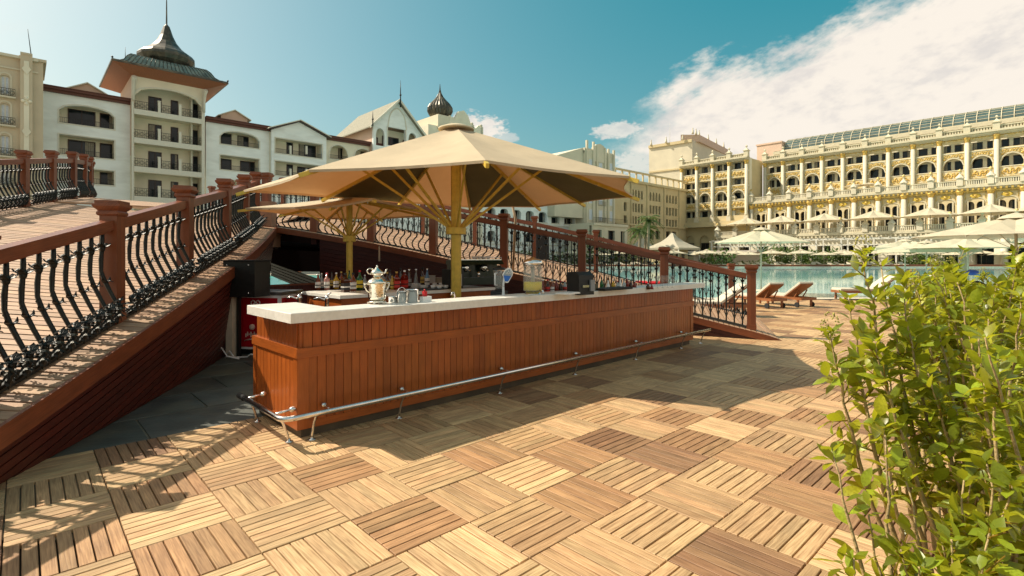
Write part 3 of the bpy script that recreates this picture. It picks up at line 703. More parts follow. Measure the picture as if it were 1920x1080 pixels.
# ================================================================== THE BAR
BA = math.radians(44.27)      # bar runs 45.7 deg right of the view axis
B0 = Vector((-1.874, 4.568, 0)); BE1 = Vector((math.cos(BA), math.sin(BA), 0)); BE2 = Vector((-math.sin(BA), math.cos(BA), 0))
BL_ = 7.29
def bl(a, b, z=0): return B0+BE1*a+BE2*b+Vector((0, 0, z))
def to_bar(p): q = Vector(p)-B0; return q.dot(BE1), q.dot(BE2)
bar = thing('bar_counter', 'long L-shaped outdoor bar with reddish brown boarded front and pale stone top', 'bar', B0, BA)
DARKWOOD = mat('plinth', (.085, .06, .035), .7, var=.3, vs=5)
m = MB(); m.box(.05, BL_-.05, .05, .30, 0, .085); m.box(.05, .45, .30, 1.10, 0, .085); m.build('plinth', DARKWOOD, bar)
m = MB()   # carcass
m.box(.03, BL_-.03, .03, .28, .083, 1.045); m.box(.03, .42, .28, 1.10, .083, 1.045)
m.build('carcass', MAHOG, bar)
fr = MB()  # frame of lower front
fr.box(0, .10, 0, .03, .085, .715); fr.box(BL_-.10, BL_, 0, .03, .085, .715); fr.box(.10, BL_-.10, 0, .03, .085, .15)
fr.build('front_frame', MAHOG, bar)
fr = MB(); fr.box(-.012, BL_+.012, -.012, .10, .715, .80); fr.build('front_rail', MAHOG, bar)
MAHOG_E = MAHOG
fr = MB(); fr.box(-.002, .028, .002, .09, .085, .715); fr.box(-.002, .028, 1.04, 1.12, .085, .715); fr.box(-.002, .028, .09, 1.04, .085, .14); fr.build('end_frame', MAHOG, bar)
fr = MB(); fr.box(-.012, .10, .10, 1.13, .715, .80); fr.build('end_rail', MAHOG, bar)
def plank_me(w, h, t=.014):
    m = MB(); b = .004
    # board in x (width) z (height), front at y=0 facing -y
    m.hexa([(0, t, 0), (w, t, 0), (w, t+.004, 0), (0, t+.004, 0), (0, t, h), (w, t, h), (w, t+.004, h), (0, t+.004, h)])
    pts = [(b, 0), (w-b, 0), (w, b), (w, t), (0, t), (0, b)]
    ru, rv = R.uniform(0, 9), R.uniform(0, 9); A = [m.vert((x, y, 0)) for x, y in pts]; B = [m.vert((x, y, h)) for x, y in pts]
    for k in range(6):
        k2 = (k+1) % 6; m.face([A[k], A[k2], B[k2], B[k]], [(ru, rv+pts[k][0]), (ru, rv+pts[k2][0]), (ru+h, rv+pts[k2][0]), (ru+h, rv+pts[k][0])])
    m.face(B); m.face(A[::-1]); return m
W_ = .0834; PL = plank_me(W_-.0035, .565).mesh('front_board', MAHOG); PU = plank_me(W_-.0035, .245).mesh('upper_board', MAHOG); PE = plank_me(.090, .575).mesh('end_board', MAHOG)
k = 0; x = .10
while x < BL_-.10-.02:
    f = R.uniform(.84, 1.1); inst(PL, 'front_board', bar, (x, .008, .15), color=(f, f*R.uniform(.95, 1.05), f, 1)); x += W_
x = .06
while x < BL_-.05:
    f = R.uniform(.84, 1.1); inst(PU, 'upper_board', bar, (x, .016, .80), color=(f, f*R.uniform(.95, 1.05), f, 1)); x += W_
for k in range(10):
    f = R.uniform(1.0, 1.25); inst(PE, 'end_board', bar, (.008, 1.04-k*.095, .14), (0, 0, -math.pi/2), color=(f, f, f, 1))
for k in range(11):
    f = R.uniform(.85, 1.05); inst(PU, 'upper_board', bar, (.016, 1.03-k*.0885, .80), (0, 0, -math.pi/2), color=(f, f, f, 1))
# the stone top, in four slabs
SL = STONE_TOP
for a0, a1 in ((-.12, 2.35), (2.352, 4.9), (4.902, 7.43)):
    m = MB(); m.cbox(a0, a1, -.16, .235, 1.045, 1.13, .005); m.build('stone_slab', SL, bar)
m = MB(); m.cbox(-.12, .36, .237, .93, 1.045, 1.13, .005); m.build('stone_slab', SL, bar)
m = MB(); m.box(.9, 7.2, .237, .82, .99, 1.01); m.box(.9, 7.2, .80, .82, .93, .99); m.box(.9, .92, .237, .82, .93, .99)
m.build('steel_worktop', STEEL_B, bar)
m = MB(); m.box(2.3, 7.25, .237, .56, 1.075, 1.095); m.box(2.3, 7.25, .55, .56, 1.0, 1.075); m.build('steel_shelf', STEEL_B, bar)
m = MB(); m.box(.9, 7.2, .30, .80, .1, .93); m.build('under_cabinet', DARKWOOD, bar)
# foot rail: bent tube with brackets and wall knobs
fo_ = .20; zr = .262; rad = .024
path = [(-fo_, .86, zr), (-fo_, .05, zr), (-fo_, -.10, zr)]
for k in range(1, 8):
    a = math.pi+k*math.pi/2/7; path.append((-fo_+.10+.10*math.cos(a), -fo_+.10+.10*math.sin(a)+0, zr))
path += [(0.1, -fo_, zr), (BL_+.27, -fo_, zr)]
path = [path[0]]+path[1:]
rail = MB(); rail.tube(path, rad, 12); ro = rail.build('foot_rail', STEEL, bar)
m = MB(); m.tube([(-fo_, .90, zr), (-fo_, .86, zr), (-fo_, .74, zr)], .028, 12); m.build('rail_end_cap', RUBBER, bar)
leg = MB(); leg.tube([(0, 0, 0), (0, .05, -.035), (0, .085, -.09), (0, .105, -.15), (0, .125, -.215), (0, .135, -.255)], [.010, .011, .011, .011, .012, .013], 8)
leg.lathe([(.035, 0), (.034, .006), (.016, .010), (.013, .03)], 12, (0, .135, -.262)); LEG = leg.mesh('rail_leg', STEEL)
kn = MB(); kn.tube([(0, 0, 0), (0, .17, .015)], .011, 8); kn.T = Matrix.Translation((0, .165, .015)) @ Matrix.Rotation(-math.pi/2, 4, 'X'); kn.lathe([(.012, -.03), (.024, -.012), (.026, .004), (.018, .016), (.018, .026)], 10); kn.T = Matrix.Identity(4); KNOB = kn.mesh('rail_bracket', STEEL)
for a in (.10, .98, 2.35, 3.75, 5.25, 6.7, 7.45):
    inst(LEG, 'rail_leg', bar, (a, -fo_, zr), (0, 0, 0))
for a in (.22, 1.03, 2.4, 3.8, 5.3, 6.75): inst(KNOB, 'rail_bracket', bar, (a, -fo_, zr))
for b in (.02, .80): inst(LEG, 'rail_leg', bar, (-fo_, b, zr), (0, 0, -math.pi/2))
for b in (.02, .72): inst(KNOB, 'rail_bracket', bar, (-fo_, b, zr), (0, 0, -math.pi/2))
# back bar
Q0 = Vector((-2.48, 7.60, 0)); BA2 = BA
bb = thing('back_counter', 'low back counter of dark red wood with pale top carrying the bottles, behind the bar', 'counter', Q0, BA2)
m = MB(); m.cbox(-.04, 3.0, -.04, .75, 1.0, 1.05, .004); m.build('counter_top', STONE_TOP, bb); m = MB(); m.cbox(-.04, .55, .752, 1.27, 1.0, 1.05, .004); m.build('counter_top', STONE_TOP, bb)
m = MB(); m.box(0, .5, .0, 1.2, 0, 1.0); m.box(2.4, 2.95, 0, .72, 0, 1.0); m.box(.5, 2.4, .55, .72, 0, 1.0); m.box(.5, 2.4, 0, .02, .86, 1.0); m.build('cabinet', MAHOG, bb)
for k in range(6): 
    f = R.uniform(.9, 1.2); inst(PE, 'side_board', bb, (-.018, .64-k*.095, .25), (0, 0, -math.pi/2), color=(f, f*.9, f*.8, 1))
m = MB(); m.box(.5, 2.4, .02, .55, .55, .57); m.build('shelf', STEEL_B, bb)
for i, (px, w_) in enumerate(((770, 3.2), (812, 2.2), (886, 2.6), (905, 2))):
    m = MB(); m.box(-.09*w_/3, .09*w_/3, -.12, .12, 0, .12); o = m.build('crate', [WHITEP, BLACKP, WHITEP, STEEL_B][i], None, rz=BA, label=['white plastic tray on the shelf under the back counter, behind the small buckets', 'black plastic tray on the shelf under the back counter', 'white tray on the shelf under the back counter, right of the big parasol pole', 'steel tray on the shelf under the back counter, near its right end'][i], cat='tray')
    a = (-.2, 1.0, 1.5, 2.1)[i]+.5; p = Q0+BE1*(.62+.5*i)+BE2*.3; o.location = (p.x, p.y, .572); o.name = 'tray'
# folded red parasol cloth behind bar / wooden wedge
m = MB(); m.T = Matrix.Rotation(.12, 4, 'X'); m.prism([(-.09, 0), (.07, 0), (.0, .62), (-.02, .62)], 1, 0, .02)
p = onz(585, 578, .70); m.build('wooden_paddle', MAHOG, None, loc=(-2.75, 7.1, .42), rz=BA, label='small red wooden board leaning against the end of the back counter', cat='board')

# ------------------------------------------------------------------ bottles and bar ware
GLASS = mat('clear_glass', (.75, .76, .70), .05, var=.05, vs=4, spec=.8, alpha=.16)
def bottle_glass(name, c, tr=.35): return mat(name, c, .07, var=.1, vs=8, spec=.9, trans=tr, ior=1.3, coat=.5)
BG = {'amber': bottle_glass('amber_glass', (.28, .06, .008)), 'red': bottle_glass('red_glass', (.26, .022, .008)), 'green': bottle_glass('green_glass', (.02, .14, .03)), 'yellow': bottle_glass('yellow_spirit', (.70, .42, .02)),
      'clear': bottle_glass('pale_glass', (.55, .60, .60), .5), 'black': bottle_glass('black_glass', (.012, .012, .012), 0), 'pink': bottle_glass('pink_glass', (.62, .30, .26)), 'blue': bottle_glass('blue_glass', (.10, .25, .45)), 'dark': bottle_glass('brown_glass', (.06, .02, .008), .1), 'white': mat('white_bottle', (.75, .74, .70), .3), 'orange': bottle_glass('orange_syrup', (.75, .25, .02))}
LAB = {'white': mat('label_white', (.75, .72, .66), .6), 'yellow': mat('label_yellow', (.72, .55, .04), .6), 'black': mat('label_black', (.02, .02, .02), .5), 'red': mat('label_red', (.55, .03, .02), .5), 'gold': mat('label_gold', (.55, .38, .08), .5), 'grey': mat('label_grey', (.3, .3, .3), .6)}
CAPM = {'white': WHITEP, 'black': BLACKP, 'red': REDP, 'gold': GOLD, 'steel': STEEL, 'pink': mat('pink_cap', (.6, .1, .12), .4)}
PROF = {'square': [(1, 0), (1, .60), (.93, .66), (.45, .74), (.32, .80), (.32, .92)], 'round': [(1, 0), (1, .52), (.9, .60), (.42, .74), (.30, .82), (.30, .93)], 'slim': [(1, 0), (1, .45), (.8, .58), (.38, .78), (.34, .93)],
        'shoulder': [(1, 0), (1, .64), (.8, .70), (.38, .73), (.33, .90)], 'cone': [(1, 0), (.95, .2), (.5, .62), (.28, .75), (.28, .92)]}
bottle_cache = {}
def bottle(p, h, r, shape, glass, lab, capc, label, group=None, sq=False, name='bottle', cat='bottle', lr=(.12, .48)):
    key = (shape, glass, lab, capc, round(r/h, 2), sq)
    if key not in bottle_cache:
        n = 4 if sq else 12; ph = math.pi/4 if sq else 0; q = r/h; m = MB(); m.lathe([(q*a*(1.2 if sq else 1), b) for a, b in PROF[shape]], n, ph=ph, smooth=not sq); me1 = m.mesh('body', BG[glass])
        m = MB(); m.lathe([(q*.38, .90), (q*.40, .92), (q*.40, .99), (q*.3, 1.0)], 10); me2 = m.mesh('cap', CAPM[capc]); me3 = None
        if lab: m = MB(); m.lathe([(q*(1.225 if sq else 1.025), lr[0]), (q*(1.225 if sq else 1.025), lr[1])], n, cap=False, ph=ph, smooth=not sq); m.m = 1; m.lathe([(q*(1.235 if sq else 1.035), lr[0]+.13), (q*(1.235 if sq else 1.035), lr[0]+.19)], n, cap=False, ph=ph, smooth=not sq); me3 = m.mesh('label', [LAB[lab], LAB['black' if lab != 'black' else 'white']])
        bottle_cache[key] = (me1, me2, me3)
    a, b, c = bottle_cache[key]; t = thing(name, label, cat, p, R.uniform(-.3, .3)+BA, group)
    inst(a, 'glass', t, scale=(h, h, h)); inst(b, 'cap', t, scale=(h, h, h))
    if c: inst(c, 'paper_label', t, scale=(h, h, h))
    return t
def pxr(px, py, z, wpx, hpx):
    p = onz(px, py, z); d = p.y; return p, hpx*d/FPX, wpx/2*d/FPX
BB = [ # px, base y, w, h, shape, glass, label, cap, sq, text
 (596.5, 543, 10, 30, 'slim', 'amber', 'white', 'steel', 0, 'slim amber bottle with white label, leftmost on the back counter'),
 (613, 543.5, 10.5, 32, 'shoulder', 'pink', 'white', 'pink', 0, 'pale pink gin bottle with pink cap, second from the left on the back counter'),
 (630.5, 542, 10, 31, 'round', 'yellow', 'white', 'white', 0, 'yellow spirit bottle with white cap, third from the left on the back counter'),
 (647.5, 548, 14, 36, 'square', 'dark', 'black', 'black', 1, 'square dark whiskey bottle with black label, at the front corner of the back counter'),
 (662, 545.5, 12.5, 34, 'round', 'amber', 'white', 'black', 0, 'amber bottle with wide white label beside the square whiskey bottle'),
 (674.5, 543.5, 12, 37, 'round', 'green', 'yellow', 'red', 0, 'green bottle with yellow label, left of the silver urn'),
 (684, 541, 8, 26, 'slim', 'clear', 'white', 'steel', 0, 'small clear bottle just left of the silver urn'),
 (726, 543, 10, 33, 'round', 'dark', 'gold', 'gold', 0, 'dark bottle with gold label, first right of the silver urn'),
 (735.5, 543, 8, 29, 'slim', 'yellow', 'gold', 'black', 0, 'narrow golden bottle right of the silver urn'),
 (743.5, 543, 12, 34, 'square', 'red', 'red', 'gold', 1, 'square red whisky bottle, left of the pair right of the urn'),
 (751, 540, 8, 38, 'slim', 'black', 'black', 'black', 0, 'tall black bottle between the two red whisky bottles'),
 (758.5, 542.5, 11.5, 36, 'square', 'red', 'red', 'white', 1, 'square red whisky bottle, right of the pair right of the urn'),
 (767, 540, 9, 36, 'slim', 'dark', 'grey', 'steel', 0, 'dark slim bottle right of the red whisky bottles'),
 (780, 534, 9, 30, 'cone', 'clear', None, 'steel', 0, 'clear cone shaped bottle with pourer behind the saucers'),
 (792, 534, 8, 32, 'slim', 'dark', 'gold', 'black', 0, 'dark bottle with pourer behind the plates'),
 (603, 540, 8, 28, 'round', 'clear', 'white', 'steel', 0, 'clear bottle behind the two leftmost bottles of the back counter'),
 (622, 539.5, 8, 30, 'slim', 'dark', 'gold', 'black', 0, 'dark slim bottle behind the pink gin bottle'),
 (640, 540, 9, 31, 'round', 'amber', 'gold', 'gold', 0, 'amber round bottle behind the yellow spirit bottle'),
 (655, 540, 8, 33, 'slim', 'green', 'white', 'black', 0, 'slim green bottle behind the square whiskey bottle'),
 (718, 540, 9, 30, 'shoulder', 'clear', 'grey', 'black', 0, 'clear bottle partly hidden by the urn handle, right side'),
 (731, 539, 8, 34, 'slim', 'dark', 'white', 'black', 0, 'dark slim bottle with white label behind the golden one'),
 (801, 538, 9, 35, 'slim', 'blue', 'white', 'steel', 0, 'pale blue slim bottle with pourer beside the cups')]
for (px, py, w_, h_, sh, gl, la, ca, sq, tx) in BB:
    p, h, r = pxr(px, py, 1.05, w_, h_); bottle(p, h, r, sh, gl, la, ca, tx, None, bool(sq))
# cups, plates, tray on the back counter
CHINA = mat('china', (.78, .77, .74), .25)
def plate_stack(px, py, n, wpx, label):
    p, h, r = pxr(px, py, 1.05, wpx, 10); t = thing('plate_stack', label, 'plates', p)
    for k in range(n): m = MB(); m.lathe([(r*.55, k*.012), (r, k*.012+.010), (r, k*.012+.013), (r*.6, k*.012+.005)], 18); m.build('saucer', CHINA, t)
plate_stack(779, 540, 7, 20, 'tall stack of white saucers on the dark tray of the back counter'); plate_stack(795, 541, 5, 16, 'lower stack of white plates beside the taller saucer stack')
m = MB(); m.lathe([(.42, 0), (.45, .02), (.44, .02), (.41, .006)], 24, sy=.5); p = onz(800, 543, 1.05); m.build('serving_tray', BLACKP, None, loc=p, rz=BA, label='dark oval tray under the cups and plates on the back counter', cat='tray')
CUPM = MB(); CUPM.lathe([(.022, 0), (.036, .02), (.04, .055), (.036, .055), (.03, .02)], 14); CUPM.tube([(.038, 0, .045), (.058, 0, .04), (.056, 0, .022), (.034, 0, .018)], .004, 5); CUP = CUPM.mesh('cup', CHINA)
for i, (px, py) in enumerate(((812, 541), (818, 540), (824, 541.5), (830, 540), (836, 541), (815, 536), (827, 536), (839, 537))):
    p = onz(px, py, 1.055); o = inst(CUP, 'cup', None, p, (0, 0, i), (1.1, 1.1, 1.1)); put(o, ['front left white china cup on the back counter tray', 'second front white cup on the tray', 'third front white cup on the tray', 'fourth front white cup on the tray', 'front white cup nearest the big parasol pole', 'back left white cup on the tray, in front of the grey box', 'back middle white cup on the tray', 'white cup tucked beside the big parasol pole'][i], 'cup', 'white cups on the back counter')
for i, (px, y0, w_, h_) in enumerate(((806, 531, 18, 14), (823, 530, 14, 9))):
    p, h, r = pxr(px, y0, 1.10, w_, h_); m = MB(); m.box(-r, r, -.05, .05, 0, h); m.box(-r-.004, r+.004, -.054, .054, h, h+.008)
    m.build('napkin_box', [mat('pale_box', (.45, .44, .42), .6), mat('tan_box', (.35, .28, .2), .6)][i], None, loc=p, rz=BA, label=['pale grey lidded box behind the white cups', 'tan lidded box behind the cups, next to the big parasol pole'][i], cat='box')
# espresso machine
p = onz(905, 540, 1.05); em = thing('espresso_machine', 'dark green espresso machine with chrome groups, right of the big parasol pole', 'coffee machine', p+Vector((-.1, 0.25, 0)), BA-.25)
GREEN = mat('machine_green', (.018, .030, .016), .3, coat=.4)
m = MB(); m.box(-.50, .48, -.05, .32, .05, .18); m.box(-.48, .46, .12, .32, .18, .42); m.prism([(-.12, .42), (.34, .42), (.30, .50), (-.06, .50)], 0, -.50, .48); m.build('body', GREEN, em)
m = MB(); m.box(-.46, .44, -.10, .30, .50, .515)
for x in (-.46, .44): m.tube([(x, -.09, .515), (x, -.09, .55), (x, .28, .55), (x, .28, .515)], .006, 5)
m.tube([(-.46, -.09, .55), (.44, -.09, .55)], .006, 5); m.build('cup_rail', STEEL, em)
for x in (-.25, .12):
    m = MB(); m.T = Matrix.Translation((x, .0, .36)) @ Matrix.Rotation(math.pi/2, 4, 'X'); m.lathe([(.075, -.04), (.08, 0), (.05, .05), (.02, .06)], 14); m.T = Matrix.Identity(4); m.tube([(x, -.03, .34), (x+.02, -.16, .30)], [.014, .018], 8); m.build('group_head', STEEL, em)
m = MB(); m.lathe([(.03, 0), (.034, .10), (.03, .10)], 12, (-.02, -.06, .19)); m.build('milk_jug', STEEL, em)
m = MB(); m.tube([(.38, -.06, .38), (.42, -.12, .30), (.41, -.12, .16)], .008, 6); m.build('steam_wand', STEEL, em)
for i, (px, py) in enumerate(((889, 497), (899, 496.5), (908, 497), (915, 496))):
    p = atd(px, py, em.location.y+.1); o = inst(CUP, 'cup', None, (p.x, p.y, 1.05+.517), (0, 0, i)); put(o, ['leftmost', 'second', 'third', 'rightmost'][i]+' cup standing on top of the espresso machine', 'cup', 'cups on the espresso machine', None)
m = MB(); m.box(-.13, .13, -.13, .15, 0, .34); m.box(-.12, .12, -.16, -.13, .18, .32); gp = onz(849, 542, 1.05); g_ = thing('coffee_grinder', 'tall black coffee grinder partly hidden behind the big parasol pole', 'grinder', gp+Vector((-.02, .2, 0)), BA)
m.build('body', BLACKP, g_); m = MB(); m.box(-.07, .07, -.165, -.15, .05, .26); m.build('front_panel', mat('aged_steel', (.40, .38, .30), .4, metal=.6), g_)

# items on the front counter
def urn():
    p, h, r = pxr(701, 571.5, 1.13, 33, 74); t = thing('silver_urn', 'ornate silver samovar with a small teapot on top, on the bar', 'samovar', p+Vector((0, .12, 0)), BA); s = h
    SIL = mat('polished_silver', (.82, .78, .68), .10, metal=1, var=.15, vs=9, rvar=.05, bump=.25, bs=18)
    m = MB(); m.lathe([(.17*s, .10*s), (.22*s, .13*s), (.225*s, .18*s), (.235*s, .50*s), (.262*s, .56*s), (.245*s, .58*s), (.20*s, .63*s), (.12*s, .665*s), (.10*s, .69*s)], 20); m.build('body', SIL, t)
    m = MB(); m.lathe([(.19*s, .03*s), (.24*s, .05*s), (.22*s, .075*s), (.16*s, .10*s)], 8)
    for k in range(4): a = k*math.pi/2+.78; m.tube([(.15*s*math.cos(a), .15*s*math.sin(a), .07*s), (.22*s*math.cos(a), .22*s*math.sin(a), .04*s), (.25*s*math.cos(a), .25*s*math.sin(a), 0)], [.03*s, .022*s, .03*s], 6)
    m.build('foot', SIL, t)
    for sg in (-1, 1):
        m = MB(); m.tube([(sg*.23*s, 0, .50*s), (sg*.33*s, 0, .54*s), (sg*.36*s, 0, .48*s), (sg*.30*s, 0, .36*s), (sg*.23*s, 0, .30*s)], .018*s, 7); m.sphere((sg*.35*s, 0, .52*s), .032*s, 8, 5); m.build('handle', SIL, t)
    m = MB(); m.T = Matrix.Translation((0, 0, .225*s)) @ Matrix.Diagonal((1, 1, .775, 1)); m.lathe([(.09*s, .60*s), (.12*s, .63*s), (.16*s, .68*s), (.17*s, .75*s), (.13*s, .82*s), (.08*s, .86*s), (.05*s, .90*s), (.02*s, .93*s), (.03*s, .96*s), (.015*s, 1.0*s)], 18)
    m.tube([(.15*s, 0, .70*s), (.24*s, 0, .74*s), (.27*s, 0, .84*s), (.31*s, 0, .87*s)], [.03*s, .022*s, .018*s, .015*s], 7); m.tube([(-.14*s, 0, .70*s), (-.25*s, 0, .72*s), (-.29*s, 0, .82*s), (-.22*s, 0, .90*s), (-.10*s, 0, .87*s)], .015*s, 7)
    m.build('teapot', SIL, t)
urn()
def bucket(px, py, w_, h_, label, handle=False):
    p, h, r = pxr(px, py, 1.13, w_, h_); t = thing('steel_bucket', label, 'bucket', p+Vector((0, .03, 0)), BA); m = MB(); m.lathe([(r*.82, 0), (r*.88, .01), (r, h), (r*1.04, h), (r*.95, h-.004), (r*.8, .01)], 20); m.build('pail', STEEL, t)
    if handle: m = MB(); m.tube([(-r, 0, h*.85), (-r*1.15, 0, h), (-r*.6, 0, h*1.25), (0, 0, h*1.35), (r*.6, 0, h*1.25), (r*1.15, 0, h), (r, 0, h*.85)], .004, 6); m.build('handle', STEEL, t)
    return t
bucket(736, 568, 20, 12, 'low steel bowl on the bar, right of the silver urn'); bucket(770, 567, 28, 24, 'larger hammered steel ice bucket on the bar')
bucket(752, 568.5, 18, 22, 'small steel bucket with twisted handles between the bowl and the ice bucket', True)
p, h, r = pxr(798, 566, 1.13, 20, 13); t = thing('napkin_holder', 'white napkin holder with a red packet on the bar', 'napkin holder', p, BA)
m = MB(); m.box(-r, r, -.03, .03, 0, h*.8); m.build('holder', WHITEP, t); m = MB(); m.box(-r*.55, r*.1, -.02, .02, h*.8, h*1.55); m.tube([(-r*.25, 0, h*1.5), (-r*.2, 0, h*1.85)], .008, 6); m.build('packet', REDP, t)
p = onz(853, 559, 1.10); m = MB(); m.tube([(0, 0, 0), (0, 0, .12), (-.01, -.02, .17), (-.03, -.06, .175), (-.035, -.08, .14)], .010, 8); m.lathe([(.02, 0), (.015, .03)], 10); m.build('tap', STEEL, None, loc=(p.x, p.y, 1.0), rz=0, label='curved chrome tap rising from the sink in front of the big parasol pole', cat='tap')
for i, (px, py) in enumerate(((548, 572), (600, 574))):
    p = onz(px, py, 1.0); t = thing('sink_tap', ['chrome mixer tap behind the left end of the bar', 'chrome mixer tap with lever near the leaning red board'][i], 'tap', (p.x+.05, p.y+.1, .93)); m = MB(); m.lathe([(.03, 0), (.026, .14), (.03, .16), (.02, .19)], 12); m.tube([(0, 0, .13), (-.09, -.02, .17), (-.15, -.03, .15)], .013, 8); m.tube([(0, 0, .19), (.05, .01, .23)], .008, 6); m.build('spout', STEEL, t)
# blender
p = onz(936, 551, 1.10); t = thing('blender', 'bar blender with a clear jug and black base, left of the beer tap', 'blender', (p.x, p.y, 1.01), BA+.4); sc_ = 1.25
m = MB(); m.box(-.09, .09, -.09, .09, 0, .13); m.lathe([(.07, .13), (.05, .16)], 12); m.build('motor_base', BLACKP, t)
m = MB(); m.lathe([(.055, .16), (.085, .42), (.082, .42), (.052, .165)], 12); m.build('jug', GLASS, t); m = MB(); m.tube([(-.075, 0, .38), (-.14, 0, .37), (-.14, 0, .22), (-.065, 0, .21)], .012, 6); m.build('handle', WHITEP, t)
m = MB(); m.lathe([(.088, .42), (.086, .45), (.03, .455), (.028, .48)], 12); m.build('lid', BLACKP, t)
# beer tap handle
BLUE = mat('badge_blue', (.015, .12, .45), .35); SILV = mat('badge_silver', (.62, .66, .70), .3, metal=.4)
p = onz(944, 556, 1.10); t = thing('beer_tap', 'curved beer tap handle with a blue and silver badge', 'beer tap', (p.x, p.y-.1, 1.0), .1)
m = MB(); m.tube([(0, 0, 0), (0, 0, .16), (.0, 0, .26), (.02, 0, .36), (.05, 0, .46)], [.03, .026, .02, .028, .02], 10, flat=.7); m.build('handle', SILV, t)
def shield(s, x, z): return [(x+s*a, z+s*b) for a, b in ((-.2, -1), (.15, -1.0), (.75, .0), (.85, .55), (.55, 1.05), (.15, 1.15), (-.3, .8), (-.65, .15))]
m = MB(); m.prism(shield(.088, .045, .37), 1, -.035, .02); m.build('badge_rim', WHITEP, t)
m = MB(); m.prism(shield(.074, .045, .37), 1, -.040, -.034); m.build('badge', mat('badge_face', (.25, .30, .33), .35), t)
m = MB(); m.prism([(.015, .30), (.055, .30), (.092, .365), (-.002, .375)], 1, -.044, -.039); m.build('badge_band', BLUE, t)
m = MB(); m.tube([(.03, -.045, .44), (.06, -.045, .45), (.06, -.045, .42), (.03, -.045, .40), (.065, -.045, .395)], .004, 5); m.tube([(.085, -.045, .44), (.075, -.045, .40), (.09, -.045, .39), (.098, -.045, .42)], .004, 5); m.build('badge_mark', WHITEP, t)
# juice dispenser
p = onz(999, 556, 1.095); p = Vector((p.x, p.y, 1.097)); t = thing('juice_dispenser', 'clear drum drink dispenser half full of yellow juice with chrome lid', 'drink dispenser', p, BA); rr = .125
m = MB(); m.lathe([(rr, .07), (rr, .40), (rr*.97, .40), (rr*.97, .075)], 20); m.build('drum', GLASS, t)
m = MB(); m.lathe([(rr*.95, .08), (rr*.95, .19)], 20); m.build('juice', mat('yellow_juice', (.80, .62, .01), .2), t)
m = MB(); m.lathe([(rr*1.03, .40), (rr*1.03, .44), (rr*.9, .47), (rr*.3, .49), (rr*.1, .51)], 20); m.build('lid', STEEL, t)
m = MB(); m.lathe([(rr*.2, .06), (rr*.2, .38)], 10); m.build('core', mat('inner_core', (.45, .42, .36), .3), t)
m = MB(); m.lathe([(rr*1.0, 0), (rr*1.05, .015), (rr*.8, .04), (rr*.7, .07)], 16); m.tube([(0, -rr, .08), (0, -rr-.05, .08), (0, -rr-.06, .04)], .012, 7); m.build('base', STEEL, t)
SB = [(1018, 'red'), (1027, 'dark'), (1035, 'amber'), (1043, 'red'), (1051, 'dark'), (1059, 'clear'), (1067, 'red'), (1075, 'orange'), (1083, 'clear')]
KD = {'red': 'bright red', 'dark': 'dark brown', 'amber': 'amber', 'clear': 'clear', 'orange': 'orange'}
for i, (px, gl) in enumerate(SB):
    py = 550-i*.45; p = onz(px, py+1, 1.095); p.z = 1.097; d = p.y
    bottle(p, (27 if i == 0 else 24+R.uniform(-2, 3))*d/FPX, 4.6*d/FPX, 'cone' if i == 0 else R.choice(['slim', 'round']), gl, None if i == 0 else R.choice(['white', 'red', None]), R.choice(['red', 'white', 'steel']),
           ('%s syrup bottle, number %s in the row right of the drink dispenser' % (KD[gl], ['first', 'second', 'third', 'fourth', 'fifth', 'sixth', 'seventh', 'eighth', 'ninth'][i])).replace('number ', ''), 'syrup bottles beside the juice dispenser')
m = MB(); m.box(-.16, .16, -.09, .09, 0, .012); m.box(-.15, .15, -.085, .085, .012, .02); p = onz(1065, 551, 1.13); m.build('menu_folder', WHITEP, None, loc=(p.x, p.y, 1.1305), rz=BA+.15, label='flat white menu folder on the bar in front of the syrup bottles', cat='menu')
p = onz(1091, 549, 1.13); t = thing('till_terminal', 'black till with a side card slot, in front of the sloping railing', 'till', (p.x, p.y+.15, 1.10), BA-.2)
m = MB(); m.prism([(-.13, 0), (.13, 0), (.11, .30), (-.05, .31), (-.12, .26)], 0, -.13, .13); m.build('body', BLACKP, t); m = MB(); m.box(.05, .12, -.16, -.131, .05, .20); m.build('card_reader', mat('grey_plastic', (.25, .26, .27), .4), t); m = MB(); m.box(-.08, .03, -.145, -.135, .10, .13); m.build('printer_slot', STEEL, t)
m = MB(); m.box(-.05, .09, -.07, .07, 0, .12); m.box(-.055, .095, -.075, .075, .12, .13); p = onz(1109, 547, 1.12); m.build('wooden_box', mat('olive_box', (.10, .085, .05), .6), None, loc=(p.x, p.y+.1, 1.098), rz=BA, label='olive brown box beside the black till', cat='box')
m = MB(); m.box(-.35, .35, -.12, .12, 0, .03); p = onz(1135, 547, 1.10); m.build('bar_mat', RUBBER, None, loc=(p.x+.1, p.y, 1.131), rz=BA, label='long black rubber bar mat right of the till', cat='bar mat')
RB = [(1128, 'green', 20), (1140, 'white', 15), (1150, 'yellow', 16), (1158, 'clear', 14), (1163, 'white', 20), (1170, 'clear', 16), (1176, 'red', 18), (1183, 'dark', 15), (1190, 'red', 13), (1215, 'dark', 9), (1222, 'red', 8)]
RK = {'green': 'green glass', 'white': 'white', 'yellow': 'yellow', 'clear': 'clear glass', 'red': 'red', 'dark': 'dark'}
for i, (px, gl, hh) in enumerate(RB):
    p = onz(px, 545-i*.25, 1.095); p.z = 1.097; d = p.y
    bottle(p, hh*d/FPX*1.25, 3.6*d/FPX, R.choice(['slim', 'round', 'cone']), gl, None, R.choice(['red', 'white', 'black']), 'small %s bottle, %s counting right along the bar mat' % (RK[gl], ['first', 'second', 'third', 'fourth', 'fifth', 'sixth', 'seventh', 'eighth', 'ninth', 'tenth', 'eleventh'][i]), 'small bottles at the right of the bar')
